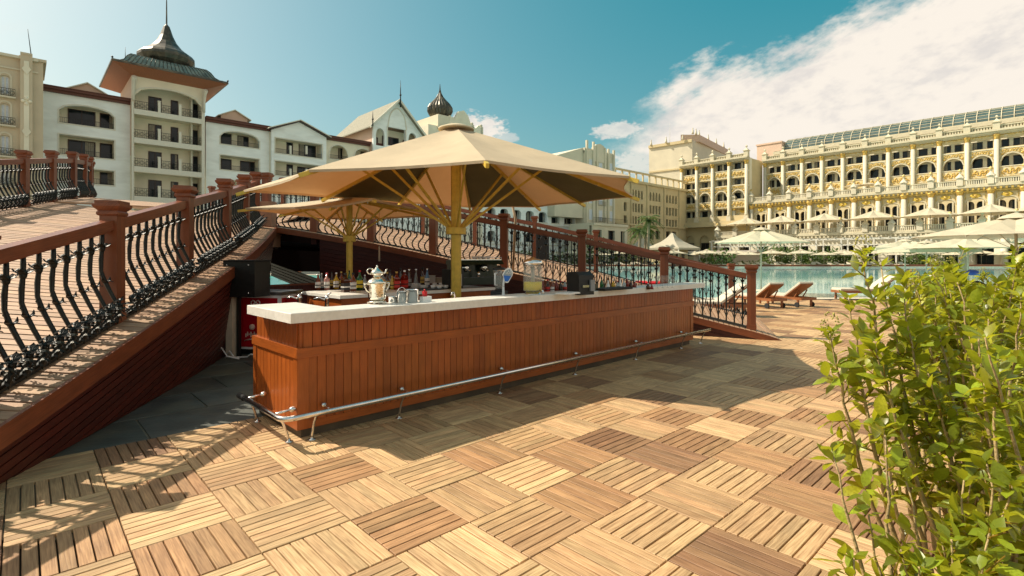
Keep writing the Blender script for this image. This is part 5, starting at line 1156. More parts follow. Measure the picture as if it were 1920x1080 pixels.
# ---- tower with bell roof
def tower():
    F = FL_; o = 1.2; t = bt('hotel_tower', '', F, 0); put(t, 'hotel tower with flared bell shaped roof, tall spire and stacked railed balconies', 'building')
    s0, s1 = F.S(247, o), F.S(384, o); sc = F.D(s0, o)
    a, b = F.S(251, o), F.S(378, o)
    fl = [F.Z(251, y, o) for y in (367, 311, 257, 203)]; ztop = F.Z(251, 146, o)
    lo = o-2.2; sp = fl[1]-fl[0]
    holes = [(a, b, z, z+sp*.80) for z in fl[:3]]+[(a, b, fl[3], ztop-.7, 1.3)]
    holes = [(a, b, -1+.5, fl[0]-.7)]+holes
    m = FB(F); wall_holes(m, s0, s1, -1, ztop+.5, holes, o-.35, o); m.build('wall', WALLC, t)
    m = FB(F); m.b(s0, s1, -1, ztop+.4, lo-.3, lo); m.b(s0, s0+.3, -1, ztop, lo, o-.36); m.b(s1-.3, s1, -1, ztop, lo, o-.36)
    for z in fl: m.b(s0+.3, s1-.3, z-.5, z, lo, o-.36)
    m.build('loggia', WALLC, t)
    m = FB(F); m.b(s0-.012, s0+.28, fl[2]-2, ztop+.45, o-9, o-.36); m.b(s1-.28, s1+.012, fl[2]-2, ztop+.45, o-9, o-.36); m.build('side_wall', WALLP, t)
    m = FB(F)
    for z in fl: m.b(a, b, z-.62, z-.02, o, o+.10)
    m.b(s0, a-.02, 0, ztop, o, o+.05); m.b(b+.02, s1, 0, ztop, o, o+.05); m.build('slab_band', TRIMW, t)
    for z in fl:
        for (xa, xb) in ((278, 303), (320, 334), (361, 374)):
            wa, wb = F.S(xa, lo), F.S(xb, lo); window(F, t, wa, wb, z+.02, z+sp*.66, lo+.01, 1 if xb-xa > 20 else 0, .09)
        for xq in (299, 338): c = F.S(xq, o); m = FB(F); m.b(c-.13, c+.13, z, z+1.25, o-.32, o+.0); m.b(c-.17, c+.17, z+1.25, z+1.33, o-.36, o+.04); m.build('balcony_pillar', TRIMW, t)
        for (xa, xb) in ((251, 295), (303, 334), (342, 378)): iron_rail(F, t, F.S(xa, o), F.S(xb, o), z, .95, o-.15, .17, True)
        m = FB(F); c = F.S(356, lo); m.b(c-.1, c+.1, z, z+sp*.85, lo, lo+1.0); m.build('balcony_partition', TRIMW, t)
    m = FB(F)   # shadow band and curved beam over the top loggia
    arch_trim(m, (a+b)/2, (b-a)/2-.1, ztop-1.6, .9, o+.002, o+.07, .16); m.build('arch_moulding', TRIMW, t)
    # scroll brackets
    for s_ in (s0+.12, s1-.12):
        m = FB(F); m.tube([(s_, o+.15, ztop-2.6), (s_, o+.25, ztop-1.4), (s_, o+.55, ztop-.5), (s_, o+1.0, ztop-.1)], [.16, .15, .2, .26], 6); m.build('bracket', TRIMW, t)
    # roof: low skirt, soffit, bell
    ov = 2.5; r0, r1 = s0-ov+.5, s1+ov-.5; zr = F.Z(209, 108, o+ov); zr = ztop+.6
    fo, bo = o+ov-.3, o-10
    m = FB(F); ins = lambda k, z: [(r0+k, fo-k, z), (r1-k, fo-k, z), (r1-k, bo+k, z), (r0+k, bo+k, z)]
    lo_ = [(s0, o, zr-.35), (s1, o, zr-.35), (s1, o-9, zr-.35), (s0, o-9, zr-.35)]; up_ = ins(0, zr+.25)
    L0 = [m.vert(p) for p in lo_]; U0 = [m.vert(p) for p in up_]
    for k in range(4): k2 = (k+1) % 4; m.face([L0[k], L0[k2], U0[k2], U0[k]])
    m.build('soffit', SOFFIT, t)
    m = FB(F); prof = [(0, zr+.25), (0, zr+.42), (.7, zr+.6), (1.15, zr+.95), (1.5, zr+1.55), (1.9, zr+1.95), (2.5, zr+2.1), (3.1, zr+2.15)]; rows = [[m.vert(p) for p in ins(k, z)] for k, z in prof]
    for a_ in range(len(rows)-1):
        for k in range(4): k2 = (k+1) % 4; m.face([rows[a_][k], rows[a_][k2], rows[a_+1][k2], rows[a_+1][k]])
    m.face(rows[-1])
    m.build('skirt_roof', COPPER_G, t)
    m = FB(F); n = 22     # standing seams
    for k in range(n+1):
        q = k/n; P = []
        for kk, z in prof[1:]: P.append((r0+kk+(r1-r0-2*kk)*q, fo-kk+.02, z+.03))
        m.tube(P, .035, 4)
    m.build('roof_seams', COPPER_D, t)
    m = FB(F); m.bar((r0, fo+.05, zr+.33), (r1, fo+.05, zr+.33), .12, .2); m.bar((r0, fo, zr+.33), (r0, bo, zr+.33), .12, .2); m.bar((r1, fo, zr+.33), (r1, bo, zr+.33), .12, .2); m.build('gutter', COPPER_D, t)
    cx, cy = (r0+r1)/2+.1, o-2.4; zb = zr+3.0; m = FB(F)
    m.lathe([(2.1, zb-1.1), (2.75, zb-.5), (3.0, zb-.05), (2.98, zb+.25), (2.7, zb+.6), (2.15, zb+.95), (1.6, zb+1.4), (1.05, zb+2.1), (.68, zb+2.9), (.46, zb+3.6), (.33, zb+4.0), (.16, zb+4.2), (.09, zb+4.3), (.06, zb+7.0), (.01, zb+8.0)], 14, (cx, cy, 0), smooth=False)
    m.build('bell_roof', COPPER_D, t)
    m = FB(F); m.tube([(r0+2.0, o-5, zr+1.8), (r0+2.0, o-5, zr+4.3)], [.06, .015], 5); m.sphere((r0+.02, fo, zr+.6), .12, 6, 4); m.sphere((r1-.02, fo, zr+.6), .12, 6, 4); m.build('roof_finial', IRON, t)
tower()
# ---- beige block at far left
def beige_block():
    F = FL_; o = 4.2; t = bt('beige_hotel_block', '', F, 0); put(t, 'beige hotel block with tall pilaster and white shuttered windows, at the left edge', 'building')
    s0, s1 = F.S(-260, o), F.S(72, o); zt = F.Z(20, 108, o)
    wz = [(146, 172), (199, 226), (258, 284), (315, 340)]
    hs = []
    for (yt, yb) in wz:
        for xa, xb in ((-60, -42), (0, 19)): hs.append((F.S(xa, o), F.S(xb, o), F.Z(10, yb+5, o), F.Z(10, yt-5, o), .25))
    m = FB(F); wall_holes(m, s0, s1, -1, zt, hs, o-.3, o); m.b(s0, s1, -1, zt, o-8, o-.5); m.build('wall', WALLBEIGE, t)
    for h in hs: window(F, t, h[0], h[1], h[2], h[3], o-.28, 1, .12, mat('shutter_white%d' % len(bpy.data.materials), (.75, .76, .76), .6), mat('shutter_panel%d' % len(bpy.data.materials), (.55, .60, .66), .4)) if h is hs[0] else window(F, t, h[0], h[1], h[2], h[3], o-.28, 1, .12, TRIMW, SHP)
    for h in hs: iron_rail(F, t, h[0]-.35, h[1]+.35, h[2]-.2, .75, o+.35, .15, True)
    m = FB(F)
    for h in hs: m.b(h[0]-.4, h[1]+.4, h[2]-.35, h[2]-.2, o, o+.45); m.b(h[0]-.15, h[0], h[2], h[3], o, o+.06); m.b(h[1], h[1]+.15, h[2], h[3], o, o+.06); arch_trim(m, (h[0]+h[1])/2, (h[1]-h[0])/2, h[3]-.15, .3, o, o+.07, .15)
    m.b(s0, s1, zt, zt+.25, o-6, o+.35); m.b(s0, s1, zt-1.1, zt-.95, o, o+.12); m.build('window_surround', WALLB, t)
    a, b = F.S(38, o+.5), F.S(61, o+.5); zt2 = F.Z(50, 103, o+.5); m = FB(F); m.b(a, b, -1, zt2, o, o+.5); c = (a+b)/2; m.b(a-.0, b+.0, zt2, zt2+.2, o-.5, o+.55); m.build('pilaster', WALLBEIGE, t)
    m = FB(F); w = (b-a)*.22
    m.b(c-w, c+w, 0, zt2-.6, o+.5, o+.56)
    for yy in (130, 247): z = F.Z(50, yy, o+.5); m.prism([(c-w*1.8, z), (c, z-.55), (c+w*1.8, z), (c, z+.55)], 1, o+.56, o+.64)
    for q in range(4): a_ = q*math.pi/2; z = F.Z(50, 190, o+.5); m.T = F.M; m.sphere((c+w*1.3*math.cos(a_), o+.56, z+w*1.3*math.sin(a_)), w*.9, 8, 5)
    m.build('pilaster_ornament', WALLC, t)
    m = FB(F); e = F.S(72, o-1); m.b(s1-1.2, s1+.35, -1, zt+.1, o-7, o-.01); m.b(s1-1.4, s1+.6, zt+.1, zt+.35, o-7, o+.2); m.build('end_wall', WALLBEIGE, t)
    m = FB(F); m.tube([(c+.4, o-1, zt2), (c+.1, o-1, zt2+3.0)], [.05, .02], 5); m.build('antenna', IRON, t)
SHP = mat('shutter_panel', (.55, .60, .66), .4)
beige_block()
# ---- domed pavilion block behind the parasol
def dome_block():
    F = FL_; o = 0; t = bt('domed_block', '', F, 0); put(t, 'cream pavilion with ribbed onion dome and scrolled parapet, behind the big parasol', 'building')
    s0, s1 = F.S(803, o), F.S(905, o); zt = F.Z(803, 232, o); zt = F.Z(850, 242, o)
    m = FB(F); m.b(s0, s1, 0, zt, o-10, o); m.build('wall', WALLC, t)
    ds = F.S(825, -3); k = F.D(ds, -3)/FPX; zb = F.Z(825, 232, -3); m = FB(F); m.b(ds-38*k*.75, ds+30*k*.75, zt-.5, zb+.6, -8, .25); m.build('drum', WALLB, t)
    m = FB(F); arch = [(F.S(868+dx, .3), zt+dz) for dx, dz in ((-26, 0), (-24, 2.2), (-16, 1.6), (-8, 3.2), (2, 3.6), (10, 2.8), (16, 1.2), (24, .9), (30, 1.6), (36, .9), (37, 0))]; m.prism(arch, 1, -.2, .3); m.build('scroll_parapet', WALLC, t)
    m = FB(F); r = 24*k; n = 24; pr = []; zd = F.Z(825, 224, -3)-.2
    for (q, z) in ((.55, -1.1), (.62, -.6), (.42, -.1), (.55, .25), (.86, .65), (1.0, 1.15), (.98, 1.6), (.80, 2.05), (.52, 2.5), (.28, 2.95), (.12, 3.45), (.05, 3.9), (.015, 4.6)): pr.append((q*r, z*r*.62+zd))
    rows = []
    for (rr_, z) in pr: rows.append([m.vert((ds+rr_*(1 if kk % 2 else .92)*math.cos(2*math.pi*kk/48), -3+rr_*(1 if kk % 2 else .92)*math.sin(2*math.pi*kk/48), z)) for kk in range(48)])
    for a_ in range(len(rows)-1):
        for kk in range(48): k2 = (kk+1) % 48; m.face([rows[a_][kk], rows[a_][k2], rows[a_+1][k2], rows[a_+1][kk]])
    m.build('onion_dome', COPPER_D, t)
    m = FB(F)
    for xq in (903, 886): c = F.S(xq, .2); m.b(c-.3, c+.3, zt, zt+1.4, -.3, .3); m.sphere((c, 0, zt+1.6), .3, 8, 5)
    m.build('urn_finial', WALLB, t)
dome_block()
# ---- long middle facade beyond the parasol
def mid_block():
    F = FL_; o = 0; t = bt('long_hotel_facade', '', F, 0); put(t, 'long pale hotel facade of arched windows seen under the right edge of the big parasol', 'building')
    s0, s1 = F.S(905, o), F.S(1098, o); zt = F.Z(1000, 300, o)
    rows = [(314, 334), (352, 376), (396, 416), (436, 454)]; hs = []; base = 1000
    zr = [(F.Z(base, yb, 0), F.Z(base, yt, 0)) for yt, yb in rows]
    for xi in range(914, 1070, 24):
        a = F.S(xi, 0); b = F.S(xi+15, 0)
        for r_, (z0, z1) in enumerate(zr): hs.append((a, b, z0, z1, (z1-z0)*.25 if xi < 1060 else 0))
    for xi in (1068, 1092-8): 
        a = F.S(xi, 0); b = F.S(xi+9, 0)
        for r_, (z0, z1) in enumerate(zr): hs.append((a, b, z0, z1, 0))
    hs = [h for h in hs if h[1] < s1]
    m = FB(F); wall_holes(m, s0, s1, -1, zt, hs, o-.6, o); m.b(s0, s1, -1, zt, o-8, o-1.2); m.build('wall', WALLW, t)
    for h in hs: window(F, t, h[0], h[1], h[2], h[3], o-1.15, 1, .14)
    m = FB(F)
    for z0, z1 in zr: m.b(s0, s1, z0-.7, z0-.45, o, o+.15)
    for h in hs: m.b(h[0]-.15, h[1]+.15, h[2]-.2, h[2], o, o+.12)
    m.b(s0, s1, zt, zt+.5, o-6, o+.4); m.build('string_course', TRIMW, t)
mid_block()
def ornate_tower():
    F = FL_; o = 2.5; t = bt('ornate_tower', '', F, 0); put(t, 'narrow ornate stone tower with scalloped parapet, rising past the right side of the big parasol', 'building')
    s0, s1 = F.S(1096, o), F.S(1152, o); zt = F.Z(1100, 300, o); zb = F.Z(1125, 283, o)
    m = FB(F); m.b(s0, s1, -1, zt+2, o-12, o); m.build('wall', WALLB, t)
    m = FB(F); w = s1-s0
    for q in (0.03, .24, .36, .62, .74, .93): m.b(s0+w*q, s0+w*(q+.05), 0, zb+(1.6 if q in (.03, .24) else .8), o, o+.35)
    c = s0+w*.48; m.prism([(c-w*.22, zt), (c-w*.22, zb+.4), (c-w*.12, zb+1.2), (c, zb+1.5), (c+w*.12, zb+1.2), (c+w*.22, zb+.4), (c+w*.22, zt)], 1, o-.3, o+.2)
    m.b(s0, s1, zt+1.5, zb, o-.5, o+.05)
    m.build('pilaster', WALLB, t)
    for yy in (322, 352, 384, 414):
        z = F.Z(1125, yy, o)
        for q in (.13, .45, .8): window(F, t, s0+w*q, s0+w*(q+.13), z, z+2.4, o+.01, 0, .1, TRIMW, SHP)
        iron_rail(F, t, s0+w*.38, s0+w*.64, z-.3, 1.0, o+.55, .2)
    m = FB(F); a, b = F.S(1040, 2), s0; z = zb; m.hexa([(a, -10, 10), (b, -10, 10), (b, 2, 10), (a, 2, 10), (a, -10, F.Z(1040, 292, 2)), (b, -10, z), (b, 2, z), (a, 2, F.Z(1040, 292, 2))]); m.build('side_block', WALLB, t)
    # projecting porch
    s2, s3 = F.S(1112, 9), F.S(1176, 9); z = F.Z(1140, 424, 9); m = FB(F); hs = [(s2+(s3-s2)*q, s2+(s3-s2)*(q+w_), F.Z(1140, 458, 9), F.Z(1140, 432, 9)) for q, w_ in ((.12, .12), (.42, .2), (.8, .12))]; wall_holes(m, s2, s3, -1, z, hs, 8.6, 9); m.b(s2, s3, z, z+.5, 3, 9.3); m.b(s2, s3, -1, z, 2.6, 8); m.build('porch', WALLB, t)
    for h in hs: window(F, t, *h[:4], 8.3, 0, .1)
    iron_rail(F, t, s2, s3, z+.5, 1.1, 9.1, .25)
ornate_tower()
def yellow_facade():
    F = FL_; o = 0; t = bt('yellow_facade', '', F, 0); put(t, 'warm cream facade with rows of narrow arched windows, left of the blank high wall', 'building')
    s0, s1 = F.S(1186, o), F.S(1287, o); zt = F.Z(1200, 345, o); sA = F.S(1152, o)
    rows = [(356, 373, .9), (382, 398, 0), (406, 421, 0), (430, 447, 0)]; zr = [(F.Z(1195, yb, 0), F.Z(1195, yt, 0), a) for yt, yb, a in rows]; hs = []
    for g0 in (1185, 1218, 1249):
        for k in range(4):
            xa = g0+k*5.6-(g0-1185)*.0; 
            for r_, (z0, z1, a_) in enumerate(zr):
                if r_ == 3:
                    if k % 2: continue
                    hs.append((F.S(xa, 0), F.S(xa+8, 0), z0, z1)); continue
                hs.append((F.S(xa, 0), F.S(xa+3.6, 0), z0, z1)+((a_,) if a_ else ()))
    for xa in (1170,):
        for (z0, z1, a_) in zr[1:]: hs.append((F.S(xa, 0), F.S(xa+5, 0), z0, z1))
    m = FB(F); wall_holes(m, sA, s1, -1, zt, hs, o-.5, o); m.b(sA, s1, -1, zt, o-10, o-1.0); m.build('wall', WALLY, t)
    for h in hs: window(F, t, h[0], h[1], h[2], h[3], o-.9, 0, .12)
    m = FB(F); 
    for xq in (1182, 1212, 1244, 1272): a = F.S(xq, 0); m.b(a, a+.5, 0, zt, o, o+.3)
    m.b(sA, s1, zt, zt+.6, o-.5, o+.5); m.b(sA, s1, zt+2.5, zt+2.9, o-.3, o+.3); m.b(sA, s1, zr[3][1]+.9, zr[3][1]+1.3, o, o+.5)
    for k in range(12): a = sA+(s1-sA)*k/11.5; m.b(a, a+.4, zt+.6, zt+2.5, o-.1, o+.2)
    m.build('cornice', WALLY, t)
yellow_facade()
# ================================================================== grand hotel on the right
FR_ = Fac((67.8, 140), -42.6+180)     # u runs towards the camera at the right
BAYW = 4.56
PALEGOLD = mat('pale_gilded_ground', (.60, .47, .22), .7, var=.3, vs=2.5, patch=((.58, .52, .38), 1.6, .45, .65))
TRIMG = mat('hotel_trim', (.57, .51, .36), .7, var=.08, vs=1.5)
def grand():
    F = FR_; t = thing('grand_hotel', 'grand cream hotel with gilded balconies, giant columns and long glass vault roof', 'hotel')
    zc = lambda y: F.Z(1738, y, 0)
    zt_par, zcor, zfr, zw1t, zw1b, zp1t, zp1b, zat, zas, zp2t, zp2b, zlo = 28.2, 27.2, 26.2, 25.7, 24.2, 23.5, 22.6, 22.3, 20.2, 19.9, 18.0, 17.5
    def block(k0, k1, o, s_off, top_pan=False, zb=13.0, t=t):
        a, b = s_off+k0*BAYW, s_off+k1*BAYW; hs = []
        for k in range(k0, k1):
            l, r = s_off+k*BAYW+.55, s_off+(k+1)*BAYW-.55
            if top_pan: hs += [(l, r, 24.6, 26.6), (l, r, 20.6, 22.3)]
            else: hs += [(l, r, 23.95, 25.8)]
            if top_pan: hs += [(l+.1, r-.1, 16.6, 19.1, 1.6, 'ogee'), (l, r, 12.6, 14.4)]
            else: hs += [(l+.1, r-.1, 20.1, 22.6, 1.6, 'ogee'), (l, r, 15.0, 17.9)]
        m = FB(F); wall_holes(m, a, b, zb, 27.6, hs, o-.5, o); m.build('wall', WALLY, t)
        m = FB(F); m.b(a, b, 0, 27.6, o-3, o-1.6)
        for z in ((24.1, 20.2, 16.2, 12.2) if top_pan else (23.6, 19.7, 14.6)): m.b(a, b, z, z+.25, o-1.6, o-.5)
        m.build('loggia', WALLC, t)
        for k in range(k0, k1):
            l, r = s_off+k*BAYW+.55, s_off+(k+1)*BAYW-.55; fl = k % 2
            lv = ((24.35, 26.5), (20.45, 22.2), (16.45, 18.6), (12.45, 14.3)) if top_pan else ((23.85, 25.7), (19.95, 22.2), (14.9, 17.8))
            for z0, z1 in lv:
                w = r-l
                for q0, q1 in (((.05, .5), (.70, .98)) if fl else ((.02, .34), (.52, .98))): window(F, t, l+w*q0, l+w*q1, z0, z1, o-1.58, 0, .1)
            gp = [(26.0, 26.0)] 
            rel = ((22.5, 24.3, 1), (19.7, 20.2, 0), (14.7, 16.3, 1)) if top_pan else ((22.75, 23.5, 0), (18.1, 19.85, 1), (26.25, 27.0, 0))
            for z0, z1, big in rel:
                m = FB(F); m.m = 2; m.b(l-.05, r+.05, z0-.1, z1+.12, o, o+.12); m.m = 0; m.b(l-.1, r+.1, z1+.12, z1+.24, o, o+.22)
                m.m = 1; c = (l+r)/2; hh = (z1-z0)/2; zc_ = (z0+z1)/2; n = 7
                for i in range(n):
                    x = l+.25+(r-l-.5)*(i+.5)/n; rad = min(hh*.62, (r-l)/n*.55)
                    m.tube([(x+rad*math.cos(q*1.05+i), o+.14, zc_+(hh*.28 if i % 2 else -hh*.22)*(1 if big else .3)+rad*math.sin(q*1.05+i)) for q in range(6)], .12 if big else .08, 4)
                for i in range(n-1): x = l+.25+(r-l-.5)*(i+1)/n; m.sphere((x, o+.13, zc_-(hh*.4 if i % 2 else -hh*.3)), .14 if big else .1, 5, 4)
                m.build('gilded_panel', [WALLC, GOLD, PALEGOLD], t)
            m = FB(F); zs_, ah = (17.5, 1.6) if top_pan else (21.0, 1.6)
            arch_trim(m, (l+r)/2, (r-l)/2-.1, zs_, ah, o, o+.18, .22, True); m.build('arch_moulding', TRIMG, t)
            m = FB(F)
            for sg in (-1, 1): c = (l+r)/2+sg*(r-l)*.42; m.sphere((c, o+.02, zs_+ah*.95), .26, 6, 4); m.sphere((c-sg*.38, o+.02, zs_+ah*1.12), .16, 6, 4); m.sphere((c+sg*.06, o+.02, zs_+ah*.55), .15, 6, 4)
            m.build('gilded_spandrel', GOLD, t)
            m = FB(F); m.prism([((l+r)/2-.9, 27.0), ((l+r)/2, 27.5), ((l+r)/2+.9, 27.0)], 1, o, o+.1); 
            if top_pan: m.build('gilded_crest', GOLD, t)
        for k in range(k0, k1+1):
            x = s_off+k*BAYW; m = FB(F); m.lathe([(.52, zb+1.2), (.5, zb+1.6), (.42, zb+1.8), (.40, 25.6)], 10, (x, o+.28, 0)); m.b(x-.55, x+.55, zb, zb+1.2, o, o+.8); m.build('column', WALLB, t)
            m = FB(F); m.lathe([(.40, 25.6), (.46, 25.8), (.42, 26.0), (.60, 26.5), (.68, 26.6)], 8, (x, o+.28, 0)); m.build('capital', GOLD, t)
            m = FB(F); m.b(x-.55, x+.55, 27.6, 29.0, o-.3, o+.75); m.b(x-.7, x+.7, 29.0, 29.15, o-.45, o+.9); T0 = m.T
            m.lathe([(.8, 29.15), (.12, 29.8), (.10, 29.9), (.3, 30.1), (.3, 30.3), (.05, 30.55)], 4, (x, o+.2, 0), ph=.785, smooth=False); m.build('parapet_pedestal', TRIMG, t)
        m = FB(F); m.b(a-.3, b+.3, 26.62, 26.85, o, o+.5); m.b(a-.5, b+.5, 27.2, 27.6, o-.6, o+1.1); m.b(a-.4, b+.4, 26.85, 27.2, o-.6, o+.8); m.b(a, b, 28.3, 28.5, o, o+.45); m.b(a, b, 27.6, 27.75, o, o+.5); m.build('cornice', TRIMG, t)
        m = FB(F)
        n = int((b-a)/.45)
        for i in range(n): x = a+(b-a)*(i+.5)/n; m.b(x-.12, x+.12, 27.75, 28.3, o+.1, o+.34)
        m.b(a, b, 27.75, 28.3, o-.1, o+.02)
        for q in bpy.data.objects[:0]: pass
        ob = m.build('parapet_baluster', TRIMG, t); ob['kind'] = 'stuff'
    block(0, 15, 0, 0)
    # end pavilion, slightly proud and taller
    oP = 9.0; s_off = F.S(1400.4, oP)-4*BAYW
    sub = thing('grand_hotel_pavilion', 'end pavilion of the grand hotel with five columns, beside the blank high wall', 'hotel')
    block(0, 4, oP, s_off, True, 11.2, t=sub)
    m = FB(F); a, b = s_off-1, s_off+4*BAYW+.6; m.b(a, b, 10.3, 11.2, 0, oP+1.2); m.b(a-.4, b, 9.8, 10.3, 0, oP+2.0)
    hs = [(a+1.6+k*4.4, a+4.4+k*4.4, 1.5+.4, 7.6, 1.5) for k in range(4)]; wall_holes(m, a, b, 0, 9.8, hs, oP-1.2, oP-.6); m.build('base_wall', WALLY, sub)
    for h in hs: window(F, sub, h[0]+.2, h[1]-.2, h[2], h[3]-2.0, oP-1.15, 1, .15)
    m = FB(F); m.b(a, b, 0, 9.8, -1, oP-1.3); m.b(b-1.0, b-.7, 11, 27.55, -1, oP-.55); m.b(a+1, a+1.3, 11, 27.55, -1, oP-.55); m.b(a+1.3, b-1.0, 27.1, 27.5, -1, oP-.6); m.build('inner_wall', WALLY, sub)
    # attic behind parapet and glass vault
    m = FB(F); m.b(-2, 15*BAYW, 27.6, 29.2, -4.5, -3.5); m.build('attic_wall', WALLW, t)
    for k in range(0, 30): m = FB(F); x = k*BAYW/2+.4; m.b(x, x+1.5, 28.5, 29.1, -3.5, -3.4); m.build('attic_window', PANE, t)
    m = FB(F); m.b(1.0, 15.2*BAYW, 29.2, 30.0, -6, -2.6); m.b(1.0, 15.2*BAYW, 30.0, 30.25, -6, -3.2); m.build('gutter_band', TRIMG, t)
    R_ = 4.5; N = 7; v0 = 3.2
    zz = lambda q: (-4.2-R_*1.25*(1-math.cos(q)), 30.2+R_*.82*math.sin(q))
    n = 34
    for k in range(n):
        a = v0+(15.2*BAYW-v0)*k/n; b = v0+(15.2*BAYW-v0)*(k+1)/n
        m = FB(F)
        for i in range(N):
            p = zz(i/N*math.pi/2); q = zz((i+1)/N*math.pi/2); m.quad((a, p[0], p[1]), (b, p[0], p[1]), (b, q[0], q[1]), (a, q[0], q[1]))
        m.build('roof_pane', GLASSROOF, t)
        m = FB(F); m.tube([(a, zz(i/N*math.pi/2)[0]+.05, zz(i/N*math.pi/2)[1]+.05) for i in range(N+1)], .09, 5); m.build('roof_rib', TRIMG, t)
    m = FB(F)
    for i in range(1, N+1): p = zz(i/N*math.pi/2); m.bar((v0, p[0]+.03, p[1]+.03), (15.2*BAYW, p[0]+.03, p[1]+.03), .09, .09)
    m.build('glazing_bar', TRIMG, t)
    m = FB(F); pts = [zz(i/N*math.pi/2) for i in range(N+1)]; c0 = m.vert((v0, pts[-1][0], 30.2)); ids = [m.vert((v0, p[0], p[1])) for p in pts]
    for i in range(N): m.face([c0, ids[i], ids[i+1]])
    m.build('vault_end', GLASSROOF, t)
    m = FB(F); m.b(-3.5, 3.0, 27.6, 32.4, -12, -3.2); m.b(-3.7, 3.1, 32.4, 32.8, -12.2, -3.0); m.build('stair_house', WALLP, t)
    # podium with two balustraded terraces
    pod = thing('terrace_podium', 'lower podium of the grand hotel with gilded cornice and twin arched windows', 'building')
    def terrace(o, z, s0, s1, zbase, pitch, posts_off, depth, gold, zdeck):
        m = FB(F); m.b(s0, s1, z-.5, z, o-depth, o+.8); m.b(s0, s1, z-.9, z-.5, o-.5, o+.5); m.build('terrace_slab', TRIMG, pod)
        m = FB(F); n = int((s1-s0)/.8)
        for i in range(n): x = s0+(s1-s0)*(i+.5)/n; m.b(x-.16, x+.16, z-1.05, z-.62, o+.5, o+.78)
        if gold: m.b(s0, s1, z-1.35, z-1.0, o, o+.42)
        q = m.build('gilded_dentils', GOLD if gold else TRIMG, pod); q['kind'] = 'stuff'
        m = FB(F); m.b(s0, s1, z+.95, z+1.12, o+.3, o+.65); m.b(s0, s1, z, z+.15, o+.3, o+.65); m.build('balustrade_rail', TRIMG, pod)
        m = FB(F); n = int((s1-s0)/.33)
        for i in range(n): x = s0+(s1-s0)*(i+.5)/n; m.b(x-.09, x+.09, z+.15, z+.95, o+.4, o+.56)
        q = m.build('balustrade_baluster', WALLB, pod); q['kind'] = 'stuff'
        x = posts_off; k = 0
        while x < s1:
            m = FB(F); m.b(x-.5, x+.5, z, z+1.45, o-.02, o+.98); m.b(x-.62, x+.62, z+1.45, z+1.6, o-.14, o+1.1); m.lathe([(.8, z+1.6), (.14, z+2.4), (.12, z+2.5), (.30, z+2.75), (.33, z+3.05), (.2, z+3.25), (.05, z+3.4)], 8, (x, o+.48, 0), smooth=False); m.build('pedestal', WALLB, pod)
            if not gold or True: m = FB(F); m.sphere((x, o+.48, z+2.95), .34, 8, 6, 1.2); m.build('gilded_urn', GOLD, pod)
            x += pitch
    oT, oL = 8.0, 16.0
    sT0 = F.S(1376, oT); sT1 = 16*BAYW; zT = 15.8
    terrace(oT, zT, sT0, sT1, 0, BAYW, F.S(1377, oT), 8, True, zT)
    # podium wall
    a0 = F.S(1412, oT); hs = []
    k0 = F.S(1377, oT); x = k0; cols = []
    while x < sT1: cols.append(x); x += BAYW
    zL = 6.9
    for x in cols[:-1]:
        c = x+BAYW/2
        for sg in (-1, 1): hs.append((c+sg*.78-.62, c+sg*.78+.62, zL+.1, 12.6, .62))
    m = FB(F); wall_holes(m, sT0, sT1, 0, zT-.9, hs, oT-.6, oT); m.b(sT0, sT1, 0, zT-.6, oT-4, oT-2); m.b(sT0, sT0+.5, 0, zT-.9, 0, oT-.61); m.build('podium_wall', WALLY, pod)
    for h in hs: window(F, pod, h[0]+.05, h[1]-.05, h[2], h[3], oT-1.0, 0, .1)
    for x in cols: m = FB(F); m.lathe([(.62, zL), (.6, zL+.8), (.48, zL+1), (.46, 13.9)], 10, (x, oT+.35, 0)); m.build('column', WALLB, pod); m = FB(F); m.lathe([(.46, 13.9), (.5, 14.1), (.72, 14.6), (.78, 14.8)], 8, (x, oT+.35, 0)); m.build('capital', GOLD, pod)
    for x in cols[:-1]:
        c = x+BAYW/2; m = FB(F); m.m = 1; m.T = F.M @ Matrix.Translation((c, oT+.08, 13.7)) @ Matrix.Rotation(-math.pi/2, 4, 'X'); m.lathe([(.78, 0), (.82, .06), (.62, .1)], 16, sx=1, sy=.55); m.m = 0; m.lathe([(.26, .0), (.3, .14), (.1, .2)], 10); m.m = 1
        m.T = F.M; m.tube([(c-1.5, oT+.05, 13.1), (c-1.5, oT+.05, 14.3), (c+1.5, oT+.05, 14.3), (c+1.5, oT+.05, 13.1)], .05, 4); m.build('oval_medallion', [GOLD, GOLDP], pod)
        m = FB(F); m.b(x+1.0, x+1.25, zL, 12.8, oT, oT+.14); m.b(x+BAYW-1.25, x+BAYW-1.0, zL, 12.8, oT, oT+.14); arch_trim(m, c, 1.5, 12.4, .9, oT, oT+.14, .18); m.build('arch_moulding', TRIMG, pod)
    sL0 = F.S(1345, oL); sL1 = 17*BAYW; terrace(oL, zL, sL0, sL1, 0, BAYW, F.S(1347, oL), 8.5, False, zL)
    m = FB(F); hs = [(sL0+1+k*4.4, sL0+3.6+k*4.4, .3, 4.2) for k in range(int((sL1-sL0)/4.4)-1)]; wall_holes(m, sL0, sL1, -.1, zL-.9, hs, oL-.6, oL); m.b(sL0, sL1, -.1, zL-.6, oL-5, oL-3); m.b(sL0, sL0+.5, 0, zL-.9, oT, oL-.61); m.build('lower_wall', WALLC, pod)
    for h in hs: window(F, pod, h[0], h[1], h[2], h[3], oL-2.9, 1, .12)
    for k in range(14): x = F.S(1820, oL)+k*BAYW; m = FB(F); m.lathe([(.6, 0), (.6, .8), (.48, 1), (.46, 5.0)], 10, (x, oL+.5, 0)); m.build('column', WALLB, pod) if x < sL1 else None
    m = FB(F)
